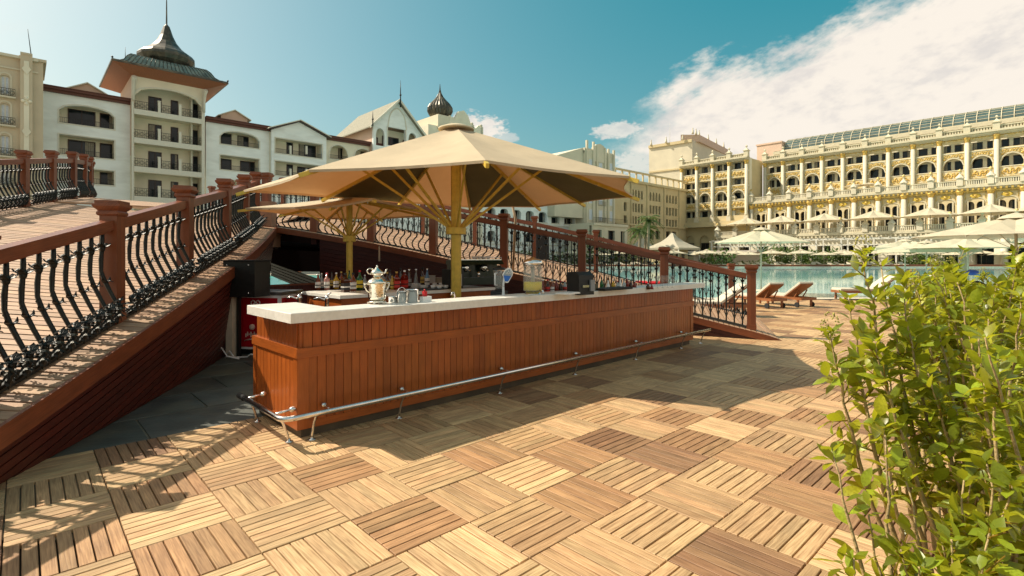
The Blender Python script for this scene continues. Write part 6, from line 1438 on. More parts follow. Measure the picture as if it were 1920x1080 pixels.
    for k in range(4):
        x = F.S(1820, oL)+k*BAYW+BAYW/2; arch_trim(m, x, 1.5, 3.5, 1.6, oL, oL+.2, .3)
    m.build('arch_moulding', TRIMG, pod)
    # pergola
    pg = thing('pergola', 'long white timber pergola in front of the hotel terrace', 'pergola'); o0, o1 = oL+1.5, oL+6.0; sa, sb = F.S(1338, oL+5), F.S(1800, oL+5); zP = 5.3
    WHT = mat('pergola_white', (.62, .60, .52), .6, var=.15)
    n = int((sb-sa)/4.4)
    for i in range(n+1):
        x = sa+(sb-sa)*i/n
        for o_ in (o0, o1): m = FB(F); m.b(x-.14, x+.14, 0, zP, o_-.14, o_+.14); m.build('pergola_post', WHT, pg)
    for o_ in (o0, (o0+o1)/2, o1): m = FB(F); m.b(sa-.5, sb+.5, zP, zP+.22, o_-.08, o_+.08); m.build('pergola_beam', WHT, pg)
    n = int((sb-sa)/1.5)
    for i in range(n+1): x = sa+(sb-sa)*i/n; m = FB(F); m.hexa([(x-.06, o0-.8, zP+.22), (x+.06, o0-.8, zP+.22), (x+.06+.5, o1+.9, zP+.22), (x-.06+.5, o1+.9, zP+.22), (x-.06, o0-.8, zP+.42), (x+.06, o0-.8, zP+.42), (x+.06+.5, o1+.9, zP+.42), (x-.06+.5, o1+.9, zP+.42)]); m.build('pergola_rafter', WHT, pg)
    m = FB(F)
    for o_ in (o0, o1): m.b(sa-.5, sb+.5, zP-1.2, zP-1.05, o_-.05, o_+.05)
    m.build('pergola_rail', WHT, pg)
    return sa, sb
grand()
# ---- blank high wall block
def blank_block():
    F = Fac((FL_.P+FL_.u*FL_.S(1283)).xy[:], 46.8); 
    t = thing('blank_wall_block', 'tall blank cream wall block with small roof figures, left of the grand hotel', 'building')
    D0 = 176; P = Vector(((1217-960)/FPX*D0, D0, 0)); Q = Vector(((1298-960)/FPX*166, 166, 0)); R3 = Vector(((1362-960)/FPX*190, 190, 0)); 
    zt = lambda y, d: H+(HZ-y)/FPX*d
    m = MB(); a, b, c = P, Q, R3; d_ = a+(c-b)
    z0, z1, z2 = zt(274, 176), zt(264, 166), zt(278, 190)
    hz = (z0+z1)/2
    m.hexa([a, b, c, d_]+[Vector((v.x, v.y, hz)) for v in (a, b, c, d_)]); m.build('wall', WALLB, t)
    m = MB(); n = Vector((a.y-b.y, b.x-a.x, 0)).normalized(); n = -n if n.y > 0 else n
    for zz_, hh, th in ((hz-.6, .9, .5), (zt(320, 171), .5, .3)):
        o_ = n*th; p, q = a+n*.001, b+n*.001; m.hexa([Vector((v.x, v.y, zz_)) for v in (p, q, q+o_, p+o_)]+[Vector((v.x, v.y, zz_+hh)) for v in (p, q, q+o_, p+o_)])
    m.build('cornice', WALLY, t)
    m = MB(); p, q = Vector((b.x-3, b.y+2, 0)), c+Vector((1, 1, 0)); m.hexa([Vector((v.x, v.y, hz)) for v in (p, p+Vector((6, 0, 0)), q, q+Vector((-6, 0, 0)))]+[Vector((v.x, v.y, hz+2.2)) for v in (p, p+Vector((6, 0, 0)), q, q+Vector((-6, 0, 0)))]); m.build('roof_house', WALLP, t)
    m = MB()
    for px, py, d in ((1221, 276, 175), (1249, 270, 171), (1280, 264, 167)):
        c_ = atd(px, py, d); m.lathe([(.42, 0), (.3, .6), (.22, 1.2), (.10, 1.5), (.2, 1.75), (.04, 2.0)], 7, (c_.x, c_.y, hz+.2))
    for px, py, d in ((1299, 254, 167), (1305, 256, 168), (1311, 257, 170), (1328, 261, 176), (1343, 266, 182), (1357, 271, 188)):
        c_ = atd(px, py, d); m.lathe([(.42, 0), (.3, .6), (.22, 1.2), (.10, 1.5), (.2, 1.75), (.04, 2.0)], 7, (c_.x, c_.y, hz+2.2))
    m.build('roof_figure', WALLB, t); m = MB(); c_ = atd(1256, 265, 172); m.tube([(c_.x, c_.y, hz), (c_.x, c_.y, hz+7)], [.07, .02], 5); m.build('mast', TRIMW, t)
blank_block()
# ================================================================== POOLSIDE FURNITURE AND PLANTING
def sun_parasol(R_, ztop, zeave, n=8, square=False, pole=.03, valance=.0, vent=True, tone=1.0, name='sun_parasol'):
    t = thing(name, '', 'parasol')
    m = MB(); m.col = (tone, tone, tone); k = []; N = 3
    pts = []
    for i in range(n):
        a = 2*math.pi*i/n+.3; rr = R_*(1.0 if not square else (1.0 if i % 2 else .80)); pts.append(Vector((rr*math.cos(a), rr*math.sin(a), zeave)))
    A = Vector((0, 0, ztop))
    for i in range(n):
        a, b = pts[i], pts[(i+1) % n]
        rows = []
        for u in range(N+1):
            uu = u/N; rows.append([m.vert(A.lerp(a, uu)), m.vert(A.lerp(a.lerp(b, .5), uu*.975)-Vector((0, 0, .05*R_*math.sin(math.pi*uu)))), m.vert(A.lerp(b, uu))])
        for u in range(N):
            for v in range(2): m.face([rows[u][v], rows[u+1][v], rows[u+1][v+1], rows[u][v+1]])
        if valance: m.quad(a, b, b-Vector((0, 0, valance)), a-Vector((0, 0, valance)))
    if vent: m.lathe([(R_*.18, ztop-.035*R_), (R_*.12, ztop+.0*R_), (.02, ztop+.035*R_)], n, ph=.3, smooth=False)
    m.build('canopy', CANVAS_W, t)
    m = MB(); m.lathe([(pole, 0), (pole, ztop)], 7); m.lathe([(.25, 0), (.25, .08), (.06, .1)], 8); m.build('pole', mat_pole, t)
    m = MB()
    for p in pts: m.bar(A.lerp(p, .1)-Vector((0, 0, .04)), p-Vector((0, 0, .04)), .02, .03); m.bar(Vector((0, 0, zeave-.35*(ztop-zeave)-.2)), A.lerp(p, .5)-Vector((0, 0, .04)), .015)
    m.build('ribs', mat_pole, t)
    return t
mat_pole = mat('pole_cream', (.50, .46, .36), .5)
def set_at(o, p, rz=0, s=1, label=None, group=None):
    o.location = p; o.rotation_euler = (0, 0, rz); o.scale = (s, s, s); 
    if label: o['label'] = label
    if group: o['group'] = group
    return o
PA = sun_parasol(2.3, 2.65, 2.05); PB = None
D1 = 93
def ordn(i):
    if i < 20: return ords[i]
    t_ = ['twent', 'thirt', 'fort'][i//10-2] if (i+1) % 10 == 0 and False else None
    n_ = i+1
    if n_ % 10 == 0: return {20: 'twentieth', 30: 'thirtieth', 40: 'fortieth'}[n_]
    return {2: 'twenty', 3: 'thirty', 4: 'forty'}[n_//10]+' '+ords[n_ % 10-1]
ords = ['first', 'second', 'third', 'fourth', 'fifth', 'sixth', 'seventh', 'eighth', 'ninth', 'tenth', 'eleventh', 'twelfth', 'thirteenth', 'fourteenth', 'fifteenth', 'sixteenth', 'seventeenth', 'eighteenth', 'nineteenth', 'twentieth']
rowx = [975, 1010, 1045, 1078, 1125, 1168, 1210, 1262, 1303, 1325, 1355, 1381, 1404, 1447, 1466, 1503, 1545, 1583, 1600, 1650, 1685, 1745, 1790, 1840, 1880]
for i, px in enumerate(rowx):
    d = D1+(i % 3)*1.8; zt = 3.0+(i % 2)*.25
    o = PA if i == 0 else copy_tree(PA); s = 1.0+.12*(i % 2)
    set_at(o, ((px-960)/FPX*d, d, 0), i*.7, s, 'small cream parasol, %s from the left in the row along the far pool edge' % ordn(i), 'sun parasols along the far pool edge')
# terrace parasols (lower terrace)
T1 = sun_parasol(5.2, 4.6, 2.75, 8, pole=.08, vent=False)
for i, (px, py) in enumerate(((1400, 408), (1466, 405), (1546, 400), (1638, 393), (1744, 387), (1858, 379), (1960, 372))):
    F = FR_; o_ = 14.0; s_ = F.S(px, o_); p = F.P+F.u*s_+F.n*o_; o = T1 if i == 0 else copy_tree(T1); z = F.Z(px, py, o_)-4.0
    set_at(o, (p.x, p.y, 6.9+min(0, z-6.9)*0), .5, 1.0+.05*i*0, 'large white parasol on the lower hotel terrace, %s from the left' % ords[i], 'terrace parasols')
T2 = sun_parasol(2.2, 2.9, 2.3, 8, pole=.05, vent=False, tone=.85)
for i, px in enumerate((1601, 1628)):
    F = FR_; o_ = 4.0; s_ = F.S(px, o_); p = F.P+F.u*s_+F.n*o_; o = T2 if i == 0 else copy_tree(T2); set_at(o, (p.x, p.y, 15.8), .2, 1, ['straw coloured parasol on the upper hotel terrace, left of a pair', 'straw coloured parasol on the upper hotel terrace, right of a pair'][i], 'upper terrace parasols')
# large pool parasols at the right
P1 = sun_parasol(2.15, 2.95, 2.28, 8, pole=.035); set_at(P1, ((1427-960)/FPX*24.5, 24.5, 0), .4, 1, 'cream parasol standing over the pair of loungers right of the bridge end post')
P2 = sun_parasol(2.6, 2.72, 2.22, 8, square=True, pole=.035, valance=.16)
for i, (px, d, s, lb) in enumerate(((1697, 34, 1.0, 'square cream parasol with drooping valance, left of two behind the shrub'), (1737, 30, .92, 'square cream parasol with drooping valance, right of two behind the shrub'))):
    o = P2 if i == 0 else copy_tree(P2); set_at(o, ((px-960)/FPX*d, d, 0), .8+i*.4, s, lb)
P3 = sun_parasol(2.9, 3.0, 2.3, 8, pole=.045); set_at(P3, ((1905-960)/FPX*17.5, 17.5, 0), .1, 1, 'big cream parasol cut off by the right edge above the shrub')
P4 = copy_tree(P3); set_at(P4, ((1815-960)/FPX*27, 27, 0), .5, .9, 'cream parasol partly hidden by the big one at the right edge')
cf = MB(); cf.lathe([(.05, 0), (.20, .35), (.22, .9), (.12, 1.7), (.05, 2.2)], 9, sx=1, sy=.8); d = 28; cf.build('closed_parasol', CANVAS_W, None, loc=((1806-960)/FPX*d, d, .2), label='closed cream parasol tied beside the shrub', cat='parasol')
# loungers
def lounger(sc=1):
    t = thing('sun_lounger', '', 'sun lounger')
    m = MB()
    for y in (-.33, .33): m.bar((-1.0, y, .30), (1.0, y, .30), .04, .09)
    for x in (-1.0, 1.0): m.bar((x, -.33, .30), (x, .33, .30), .04, .09)
    m.build('frame', LOUNGE, t)
    for x, y in ((-.85, -.31), (-.85, .31), (.82, -.31), (.82, .31)): m = MB(); m.bar((x, y, 0), (x, y, .26), .06, .06); m.build('leg', LOUNGE, t)
    for y in (-.36, .36): m = MB(); m.T = Matrix.Translation((.82, y, .09)) @ Matrix.Rotation(math.pi/2, 4, 'X'); m.lathe([(.09, -.02), (.09, .02)], 12); m.build('wheel', RUBBER, t)
    m = MB(); m.cbox(-1.0, .25, -.31, .31, .345, .42, .02); m.build('seat_cushion', CUSH, t)
    a = .62; m = MB(); m.T = Matrix.Translation((.25, 0, .36)) @ Matrix.Rotation(-a, 4, 'Y'); m.cbox(0, .82, -.31, .31, 0, .075, .02); m.build('back_cushion', CUSH, t)
    m = MB(); m.T = Matrix.Translation((.25, 0, .36)) @ Matrix.Rotation(-a, 4, 'Y'); m.box(0, .80, -.30, .30, -.035, -.005); m.T = Matrix.Identity(4); m.bar((.75, -.2, .60), (.55, -.2, .30), .03); m.bar((.75, .2, .60), (.55, .2, .30), .03); m.build('back_frame', LOUNGE, t)
    return t
L0 = lounger()
def lg(px, py, rz, label, group=None, s=1, first=False):
    p = onz(px, py, 0); o = L0 if first else copy_tree(L0); return set_at(o, p, rz, s, label, group)
lg(1472, 572, math.radians(-70), 'wooden lounger with raised cushioned back, nearest of the pair right of the bridge end post', first=True, s=.92)
lg(1418, 574, math.radians(-70), 'wooden lounger with raised back, directly behind the bridge end post', s=.92)
lg(1622, 562, math.radians(-4), 'lounger with white cushion, foot end showing left of the tall shrub', s=1.05)
lg(1330, 592, math.radians(-5), 'lounger with orange lit frame seen through the last bay of the bridge railing', s=1.0)
def onlounger(px, d, rz, lb): o = copy_tree(L0); return set_at(o, ((px-960)/FPX*d, d, 0), rz, 1, lb)
lgA = onlounger(1738, 22, 2.6, 'lounger with a reclining sunbather, behind the shrub left of two'); lgB = onlounger(1800, 20.5, 2.8, 'lounger with a reclining sunbather, behind the shrub right of two')
LF = MB(); LF.box(-.95, .95, -.33, .33, .22, .30); LF.col = (1, 1, 1)
lf = MB(); lf.m = 0; lf.box(-1.0, 1.0, -.33, .33, .20, .30)
for x in (-.8, .8):
    for y in (-.3, .3): lf.box(x-.04, x+.04, y-.04, y+.04, 0, .2)
lf.m = 1; lf.box(-1.0, .3, -.31, .31, .30, .38); lf.hexa([(.3, -.31, .30), (.95, -.31, .62), (.95, .31, .62), (.3, .31, .30), (.25, -.31, .38), (.92, -.31, .70), (.92, .31, .70), (.25, .31, .38)])
LFM = lf.mesh('sun_lounger', [LOUNGE, CUSH])
k = 0
for px in range(950, 1700, 17):
    d = 91.9+(k % 2)*.0; o = inst(LFM, 'sun_lounger', None, ((px-960)/FPX*d, d+.6, 0), (0, 0, math.pi/2+R.uniform(-.3, .3)+ (.5 if k % 2 else -.4)), (1.15, 1.15, 1.15)); k += 1
    put(o, 'small lounger, %s from the left along the far pool edge' % ordn(k-1), 'sun lounger', 'far pool loungers')
o = onlounger(545, 48.8, .2, 'white cushioned lounger by the turquoise side pool seen under the bridge')
# far low wall / kerb behind loungers
m = MB(); m.box(8, 100, 91.5, 91.9, 0, .35); m.build('pool_edge_kerb', mat('kerb_brown', (.22, .09, .05), .8), None, label='low red brown kerb along the far edge of the pool', cat='kerb')
# ---- people
def person(name, label, joints, edges, radii, cloth, loc, rz, head, hair):
    me = bpy.data.meshes.new('body'); me.from_pydata(joints, edges, []); ob = bpy.data.objects.new(name, me); COL.objects.link(ob); ob.location = loc; ob.rotation_euler = (0, 0, rz)
    sk = ob.modifiers.new('skin', 'SKIN'); 
    for i, r in enumerate(radii): me.skin_vertices[0].data[i].radius = (r, r)
    me.skin_vertices[0].data[0].use_root = True
    sb = ob.modifiers.new('sub', 'SUBSURF'); sb.levels = 1; sb.render_levels = 1; me.materials.append(SKIN)
    put(ob, label, 'person')
    m = MB(); hx, hy, hz = head; m.sphere(head, .105, 10, 8, 1.15); m.sphere((hx-.02, hy, hz+.0), .02, 6, 4); m.build('head', SKIN, ob)
    m = MB(); m.sphere((hx+.03, hy, hz+.02), .112, 10, 6); m.build('hair', hair, ob)
    m = MB(); m.lathe([(.155, -.1), (.165, 0), (.16, .1)], 12, (joints[0][0], joints[0][1], joints[0][2]), sx=1.1, sy=1.15); m.build('swimwear', cloth, ob)
    return ob
HAIR = mat('dark_hair', (.03, .018, .01), .6)
J = [(-.05, 0, .55), (.2, 0, .62), (.42, 0, .76), (.50, 0, .86), (-.15, .09, .53), (-.15, -.09, .53), (-.52, .12, .66), (-.50, -.12, .53), (-.90, .12, .45), (-.95, -.12, .46), (-1.02, .12, .50), (-1.07, -.12, .52), (.42, .18, .76), (.42, -.18, .76), (.25, .27, .58), (.28, -.28, .56), (.02, .22, .50), (.05, -.24, .50)]
Ed = [(0, 1), (1, 2), (2, 3), (0, 4), (0, 5), (4, 6), (5, 7), (6, 8), (7, 9), (8, 10), (9, 11), (2, 12), (2, 13), (12, 14), (13, 15), (14, 16), (15, 17)]
Rd = [.14, .135, .14, .055, .09, .09, .06, .06, .04, .04, .035, .035, .07, .07, .045, .045, .03, .03]
for L_, lb, cl, hr_ in ((lgA, 'tanned sunbather reclining on a lounger with one knee raised, behind the shrub', CLOTH_B, HAIR), (lgB, 'sunbather in red swimwear lying back on a lounger, nearer the right', REDP, HAIR)):
    person('person', lb, [(x, y, z) for x, y, z in J], Ed, Rd, cl, (L_.location.x, L_.location.y, 0), L_.rotation_euler.z, (.60, 0, .97), hr_)
m = MB(); m.sphere((0, 0, .3), .28, 12, 8, .5); m.build('blue_towel', CLOTH_B, None, loc=((1822-960)/FPX*26, 26, .55), label='bright blue towel heap beside the closed parasol', cat='towel')
# ---- tents
TENTM = mat('tent_canvas', (.50, .45, .34), .8, var=.06, transl=((.6, .5, .35), .15))
def tent(px0, px1, pyb, pyt, d, label):
    a = atd(px0, pyb, d); b = atd(px1, pyb, d); cx = (a.x+b.x)/2; w = (b.x-a.x)/2; ze = a.z; zt = atd(px0, pyt, d).z; t = thing('pavilion_tent', label, 'tent', (cx, d, 0), .7)
    m = MB(); n = 4; pr = [(1.0, ze), (.72, ze+(zt-ze)*.18), (.42, ze+(zt-ze)*.42), (.2, ze+(zt-ze)*.70), (.05, zt)]; m.lathe([(w*r*1.3, z) for r, z in pr], n, ph=math.pi/4, smooth=False); m.lathe([(w*1.3, ze-.35), (w*1.3, ze)], n, ph=math.pi/4, smooth=False, cap=False); m.build('canopy', TENTM, t)
    for sx in (-1, 1):
        for sy in (-1, 1): m = MB(); m.lathe([(.12, 0), (.12, ze)], 8, (sx*w*.88, sy*w*.88, 0)); m.build('tent_post', TRIMW, t)
    m = MB(); m.box(-w*.85, w*.85, -w*.3, w*.85, 0, ze*.95); m.build('inner_wall', WALLY, t)
    for k in range(3):
        m = MB(); m.box(-w*.7+k*w*.5, -w*.7+k*w*.5+w*.25, -w*.31, -w*.3, .1, ze*.75); m.build('tent_opening', BLACKP, t)
tent(1222, 1300, 465, 437, 100, 'cream marquee with swept pointed roof at the far pool corner, right of the palms'); tent(1176, 1232, 466, 446, 108, 'darker peaked marquee partly behind the palms')
m = MB(); m.box(0, 14, 0, 3, 2.6, 3.0); m.box(0, 14, 2.8, 3, 0, 2.6); m.build('awning', mat('awning_stripe', (.55, .48, .40), .8), None, loc=atd(1290, 482.6, 112).xy[:]+(0,), rz=-.75, label='long pale awning along the dark ground floor of the end pavilion', cat='awning')
# ---- foliage helpers
def leaf_mesh(L=1.0, W=.5, curl=.12):
    m = MB(); prof = [(0, .02), (.18, .62), (.42, 1.0), (.68, .86), (.88, .45), (1.0, .03)]; rows = []
    for i, (x, w) in enumerate(prof):
        z = -curl*x*x*L; rows.append([m.vert((x*L, -w*W/2, z+.10*w*W)), m.vert((x*L, 0, z)), m.vert((x*L, w*W/2, z+.10*w*W))])
    for a, b in zip(rows, rows[1:]):
        m.face([a[0], a[1], b[1], b[0]], None, True); m.face([a[1], a[2], b[2], b[1]], None, True)
    m.tube([(-.16*L, 0, -.02), (0, 0, 0)], .012*L, 4)
    return m
LMS = [leaf_mesh(1, .52, .12).mesh('leaf', LEAF), leaf_mesh(1, .46, .28).mesh('leaf', LEAF), leaf_mesh(1, .60, .02).mesh('leaf', LEAF)]
LPTS = [(0, .0), (.25, .30), (.6, .27), (1, 0)]
def add_leaf(m, p, d, up, L, W):
    """cheap 4-triangle leaf"""
    s = d.cross(up); 
    if s.length < 1e-3: return
    s.normalize(); n_ = s.cross(d)
    a = m.vert(p); b = m.vert(p+d*L*.42+s*W*.5+n_*W*.12); c = m.vert(p+d*L-n_*L*.12); e = m.vert(p+d*L*.42-s*W*.5+n_*W*.12); f = m.vert(p+d*L*.45)
    m.face([a, f, b]); m.face([f, c, b]); m.face([a, e, f]); m.face([e, c, f])
def rv(r, z=1): v = Vector((r.gauss(0, 1), r.gauss(0, 1), r.gauss(0, 1)*z)); return v.normalized()
def bush(px, pyt, d, w, h, label, mt=LEAF_FAR, n=500, ls=.5, cat='bush'):
    r = random.Random(int(px*7+d)); m = MB(); t = thing('bush', label, cat, ((px-960)/FPX*d, d, 0))
    for k in range(n):
        v = rv(r); q = Vector((v.x*w/2, v.y*w/2, h*.5+v.z*h/2))*r.uniform(.55, 1.05); q.z = max(.05, q.z); f = r.uniform(.6, 1.5); m.col = (f, f, f*.9)
        add_leaf(m, q, rv(r), rv(r), ls*r.uniform(.6, 1.3), ls*.6)
    q = m.build('foliage', mt, t); m = MB()
    for k in range(4): m.tube([(0, 0, 0), (r.uniform(-w/4, w/4), 0, h*.5), (r.uniform(-w/3, w/3), r.uniform(-w/4, w/4), h*.8)], [.05*h/2, .03*h/2, .015*h/2], 5)
    m.build('trunk', PALMBARK, t); return t
far_b = [(1345, 90.0, 6, 3.0, 'rounded dark bush behind the far loungers, near the bridge end post'), (1455, 96, 6, 4.0, 'dark green bush behind the far loungers under the pool parasol'), (1483, 97, 6, 4.2, 'leafy bush next to the white pergola post'), (1520, 96, 4, 3, 'low bush with pale flowers in front of the pergola'), (1556, 97, 5, 3.5, 'olive bush in front of the pergola'), (1578, 96, 4, 2.8, 'small bush at the foot of the pergola'),
         (1718, 96, 5, 3, 'dark clipped bush behind the square parasols'), (1755, 97, 6, 3.4, 'dark rounded bush right of the square parasols'), (1110, 94, 5, 6.5, 'tall green bush left of the palms, seen through the railing'), (1132, 96, 6, 4.2, 'wide dark bush beside the palms, seen through the railing'), (1060, 94, 7, 3.0, 'low hedge like bush beyond the sloping bridge'), (990, 90, 7, 3.0, 'low bush beyond the bridge near the big parasol pole'), (1175, 95, 6, 3.2, 'dark bush at the foot of the marquee')]
for i, (px, d, w, h, lb) in enumerate(far_b): bush(px, 0, d+3.5, w, h, lb, n=420, ls=.55)
def palm(px, d, h, label, seed):
    r = random.Random(seed); t = thing('palm_tree', label, 'palm', ((px-960)/FPX*d, d, 0)); m = MB(); n = 12; m.tube([(.3*math.sin(k/n*1.5), 0, h*k/n) for k in range(n+1)], [.32-.13*k/n+(.02 if k % 2 else 0) for k in range(n+1)], 9); m.build('trunk', PALMBARK, t)
    m = MB(); top = Vector((.3, 0, h))
    for k in range(26):
        a = r.uniform(0, 6.28); e = r.uniform(-.5, 1.2); L = r.uniform(2.2, 3.2); P = []
        for i in range(7): u = i/6; P.append(top+Vector((math.cos(a)*L*u*math.cos(e*.6), math.sin(a)*L*u*math.cos(e*.6), L*(math.sin(e)*u-.75*u*u))))
        f = r.uniform(.7, 1.4); m.col = (f, f, f)
        for i in range(6):
            dd = (P[i+1]-P[i]).normalized()
            for sg in (-1, 1):
                for q in (0, .5):
                    s_ = dd.cross(Vector((0, 0, 1))).normalized()*sg; add_leaf(m, P[i].lerp(P[i+1], q), (s_*.8+dd*.7-Vector((0, 0, .35))).normalized(), Vector((0, 0, 1)), .75*(1-i/9), .13)
        m.tube(P, .03, 3)
    m.build('fronds', LEAF_FAR, t)
palm(1213, 92.5, 8.2, 'taller palm tree with a full crown at the far pool corner', 3); palm(1197, 94, 6.4, 'shorter palm tree left of the taller one', 8); palm(1208, 97, 6.9, 'slender palm tree between the two others', 12)
# hedge row and planting under the pergola as ground cover
m = MB(); r = random.Random(9)
for k in range(1500):
    x = r.uniform(14, 78); y = 99+r.uniform(0, 1.5)+max(0, 0); f = r.uniform(.5, 1.6); m.col = (f*1.1, f*.85, f*.8); add_leaf(m, Vector((x, y-2.0, r.uniform(.1, .8))), rv(r), rv(r), .5, .3)
m.build('flower_bed', LEAF_FAR, None, kind='stuff', label='low reddish and green planting behind the far loungers', cat='planting')
# ================================================================== FOREGROUND SHRUBS
def shrub(label, base, stems, seed, leafL=(.045, .075), budget=300, dens=1.0, flowers=0, u0=.12):
    r = random.Random(seed); t = thing('shrub', label, 'shrub', base); B = Vector(base); cands = []; fm = MB(); nst = 0
    for (tip, bow, dn) in stems:
        tip = Vector(tip)-B; s0 = Vector((r.uniform(-.12, .12), r.uniform(-.12, .12), 0)); mid = s0.lerp(tip, .5)+Vector(bow); P = []; N = 16
        for k in range(N+1): u = k/N; P.append(s0*(1-u)**2+mid*2*u*(1-u)+tip*u*u+Vector((r.gauss(0, .004), r.gauss(0, .004), 0)))
        L = sum((P[k+1]-P[k]).length for k in range(N)); m = MB(); m.tube(P, [max(.0022, .011*(1-k/N*.85)*min(1.2, L)) for k in range(N+1)], 6); m.build('stem', STEM, t); nst += 1
        nl = int(L*dn*dens*34*(1-u0)/.88); ph = r.uniform(0, 6)
        def leaf_at(p, d, a, sc):
            side_ = d.cross(Vector((0, 0, 1))) if abs(d.z) < .97 else Vector((1, 0, 0))
            side_.normalize(); b = side_.cross(d); o_ = (side_*math.cos(a)+b*math.sin(a)); ld = (o_*.85+d*r.uniform(.35, .8)+Vector((0, 0, r.uniform(-.15, .35)))).normalized(); up = (d*.7+Vector((0, 0, .8))+rv(r)*.5).normalized()
            cands.append((p+o_*.006, ld, up, r.uniform(*leafL)*sc, r.choice((.5, .65, .8, .95, 1.1, 1.3, 1.5))*r.uniform(.85, 1.15)))
        for k in range(nl):
            u = u0+(1-u0)*(k/nl)**.9; i = min(N-1, int(u*N)); p = P[i].lerp(P[i+1], u*N-i); d = (P[i+1]-P[i]).normalized(); a = ph+k*2.4 if r.random() < .7 else ph+k*math.pi
            if r.random() < .30*min(1, dn):      # side twig
                si = rv(r, .5); tw = (d*.6+si*.8).normalized(); Lt = r.uniform(.06, .17)*min(1.0, (1.15-u)*1.6); q = p+tw*Lt+Vector((0, 0, Lt*.25)); fm2.append((p, q))
                for j in range(r.randint(4, 8)): leaf_at(p.lerp(q, (j+1)/7 if j < 7 else 1), tw, j*2.4, .9)
            else: leaf_at(p, d, a, 1.0-.35*max(0, u-.85)/.15)
        for j in range(4): leaf_at(P[-1], (P[-1]-P[-2]).normalized(), j*1.57, .75)
        if flowers and r.random() < flowers:
            for j in range(60): v = rv(r); fl.sphere(P[-1]+Vector((v.x*.03, v.y*.03, .03+v.z*.05)), .0035, 5, 3); 
    # nearest/largest leaves as parts, the rest joined
    def size(c): w = B+c[0]; return c[3]/max(w.y, .3) if 900 < (px_of(w) or (0, 0))[0] < 2000 else 0
    cands.sort(key=size, reverse=True)
    for c in cands[:budget]:
        p, ld, up, L, f = c; s = ld.cross(up).normalized(); n_ = s.cross(ld); M4 = Matrix(((ld.x, s.x, n_.x, p.x), (ld.y, s.y, n_.y, p.y), (ld.z, s.z, n_.z, p.z), (0, 0, 0, 1)))
        o = bpy.data.objects.new('leaf', LMS[r.randint(0, 2)]); COL.objects.link(o); o.parent = t; o.matrix_local = M4 @ Matrix.Scale(L, 4); y = r.random(); o.color = (f*(1.5 if y > .75 else 1), f*(1.15 if y > .75 else 1), f*.9, 1)
    m = MB()
    for c in cands[budget:]:
        p, ld, up, L, f = c; y = r.random(); m.col = (f*(1.5 if y > .75 else 1), f*(1.15 if y > .75 else 1), f*.9); add_leaf2(m, p, ld, up, L, L*.52)
    for a, b in fm2: m.col = (1.6, .7, 1.2); m.tube([a, b], [.003, .0015], 4)
    q = m.build('foliage', LEAF, t); q['kind'] = 'stuff'; fm2.clear()
    if fl.f:
        q = fl.build('seed_heads', FLOWER, t); q['kind'] = 'stuff'; fl.__init__()
    return t, len(cands)
fm2 = []; fl = MB()
def add_leaf2(m, p, d, up, L, W):
    s = d.cross(up)
    if s.length < 1e-3: return
    s.normalize(); n_ = s.cross(d); rows = []
    for x, w in ((0, .05), (.3, .9), (.6, .9), (1, .03)):
        q = p+d*L*x-n_*L*.14*x*x; rows.append((m.vert(q-s*W*w/2+n_*W*.1*w), m.vert(q), m.vert(q+s*W*w/2+n_*W*.1*w)))
    for a, b in zip(rows, rows[1:]): m.face([a[0], a[1], b[1], b[0]], None, True); m.face([a[1], a[2], b[2], b[1]], None, True)
def T(px, py, d): return atd(px, py, d)
r = random.Random(21)
# A: the tall stem group whose tip reaches (1600,480)
shA = [(T(1620, 478, 2.05), (-.05, 0, .05), 1.2), (T(1650, 500, 2.1), (-.02, 0, .05), 1.0), (T(1555, 625, 1.95), (-.12, 0, .18), .9), (T(1590, 560, 2.0), (-.08, 0, .12), .9), (T(1690, 560, 2.0), (0, 0, .1), 1.1), (T(1640, 640, 1.8), (-.1, 0, .15), 1.0), (T(1720, 600, 2.2), (0, 0, .1), 1.1), (T(1665, 690, 2.0), (-.1, 0, .2), 1.0), (T(1760, 620, 2.0), (.02, 0, .1), 1.2), (T(1655, 800, 1.75), (-.1, -.05, .12), .8), (T(1700, 520, 2.5), (0, 0, .1), 1.2), (T(1740, 700, 1.9), (0, 0, .1), 1.2)]
shrub('tall open shrub whose longest leafy stem reaches up to the far pool edge', (1.62, 1.9, 0), shA, 5, leafL=(.055, .092), budget=300, dens=.85, flowers=.45, u0=.42)
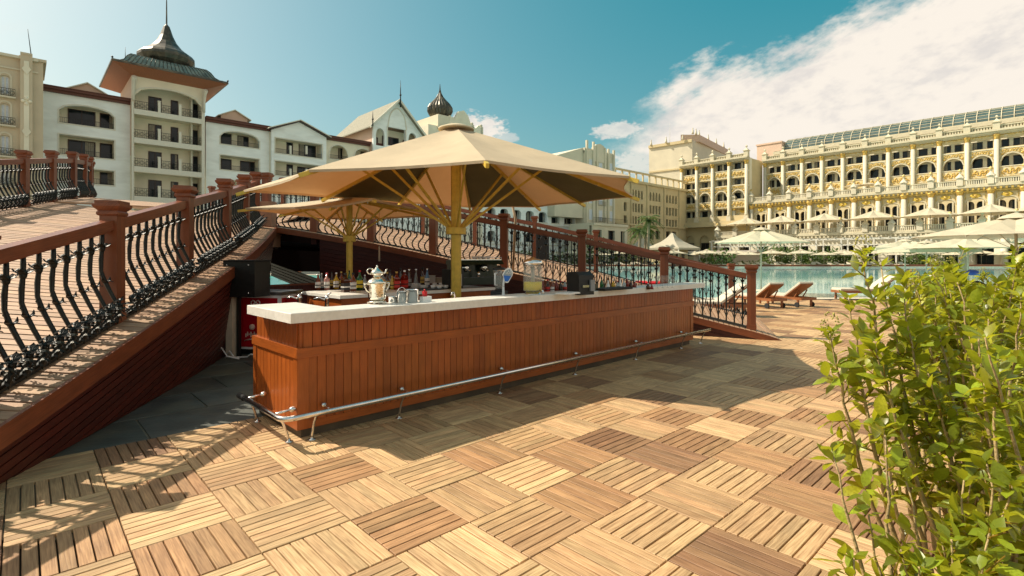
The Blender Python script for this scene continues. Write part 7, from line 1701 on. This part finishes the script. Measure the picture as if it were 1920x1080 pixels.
shB = [(T(1560, 848, 1.45), (-.08, -.05, .05), .75), (T(1660, 815, 1.5), (-.04, 0, .08), .7), (T(1700, 905, 1.45), (0, 0, .05), .8), (T(1625, 965, 1.4), (-.06, 0, .05), .8), (T(1600, 1050, 1.35), (-.05, 0, .05), 1.2), (T(1690, 1030, 1.35), (-.02, 0, .05), 1.3), (T(1770, 985, 1.4), (0, 0, .05), 1.5), (T(1800, 900, 1.45), (0, 0, .08), 1.4), (T(1850, 870, 1.4), (0, 0, .08), 1.5), (T(1900, 900, 1.35), (0, 0, .08), 1.6), (T(1780, 1010, 1.3), (0, 0, .08), 1.8), (T(1850, 1000, 1.25), (0, 0, .08), 1.8), (T(1720, 1060, 1.3), (0, 0, .08), 1.8)]
shrub('low nearest shrub at the bottom right with thin sprigs reaching over the decking', (1.10, 1.30, 0), shB, 6, leafL=(.042, .070), budget=300, dens=.9)
for idx, (bx, by, n, pxr_, pyr_, dr, sd, lb) in enumerate([
        (2.15, 2.3, 13, (1790, 1990), (500, 760), (2.0, 2.7), 31, 'dense shrub in the middle right with bright yellow green leaves'),
        (2.65, 3.0, 24, (1690, 1980), (470, 640), (2.8, 3.6), 32, 'shrub behind the tall open one, its top level with the parasols'),
        (1.75, 1.75, 10, (1810, 1990), (600, 900), (1.55, 2.0), 33, 'leafy shrub cut by the right edge, halfway up'),
        (3.6, 4.3, 26, (1650, 1960), (465, 580), (4.0, 5.2), 34, 'farther shrub in front of the sunbathers'),
        (5.2, 5.9, 26, (1730, 2000), (455, 560), (5.4, 7.0), 35, 'farthest shrub of the bed, under the big right hand parasol')]):
    rr = random.Random(sd); st = []
    for k in range(n):
        px = rr.uniform(*pxr_); py = rr.uniform(*pyr_)
        if px < 1780 and idx in (1, 3): py = max(py, 500+(1780-px)*.45)
        st.append((T(px, py, rr.uniform(*dr)), (rr.uniform(-.1, .1), rr.uniform(-.1, .1), rr.uniform(.05, .2)), rr.uniform(1.0, 1.6)))
    shrub(lb, (bx, by, 0), st, sd, leafL=(.052, .090) if idx < 3 else (.06, .10), budget=240 if idx < 3 else 120, dens=.66, flowers=.25, u0=(.40, .3, .35, .2, .2)[idx])
# planter soil under the shrubs
m = MB(); m.hexa([(1.0, .9, 0), (4, .6, 0), (12, 8.5, 0), (7.6, 8.5, 0), (1.0, .9, .05), (4, .6, .05), (12, 8.5, .05), (7.6, 8.5, .05)])
m.build('planting_bed', mat('soil', (.07, .045, .025), .95, var=.3, vs=6, bump=.6, bs=12), kind='structure')

SC.cycles.use_adaptive_sampling = True
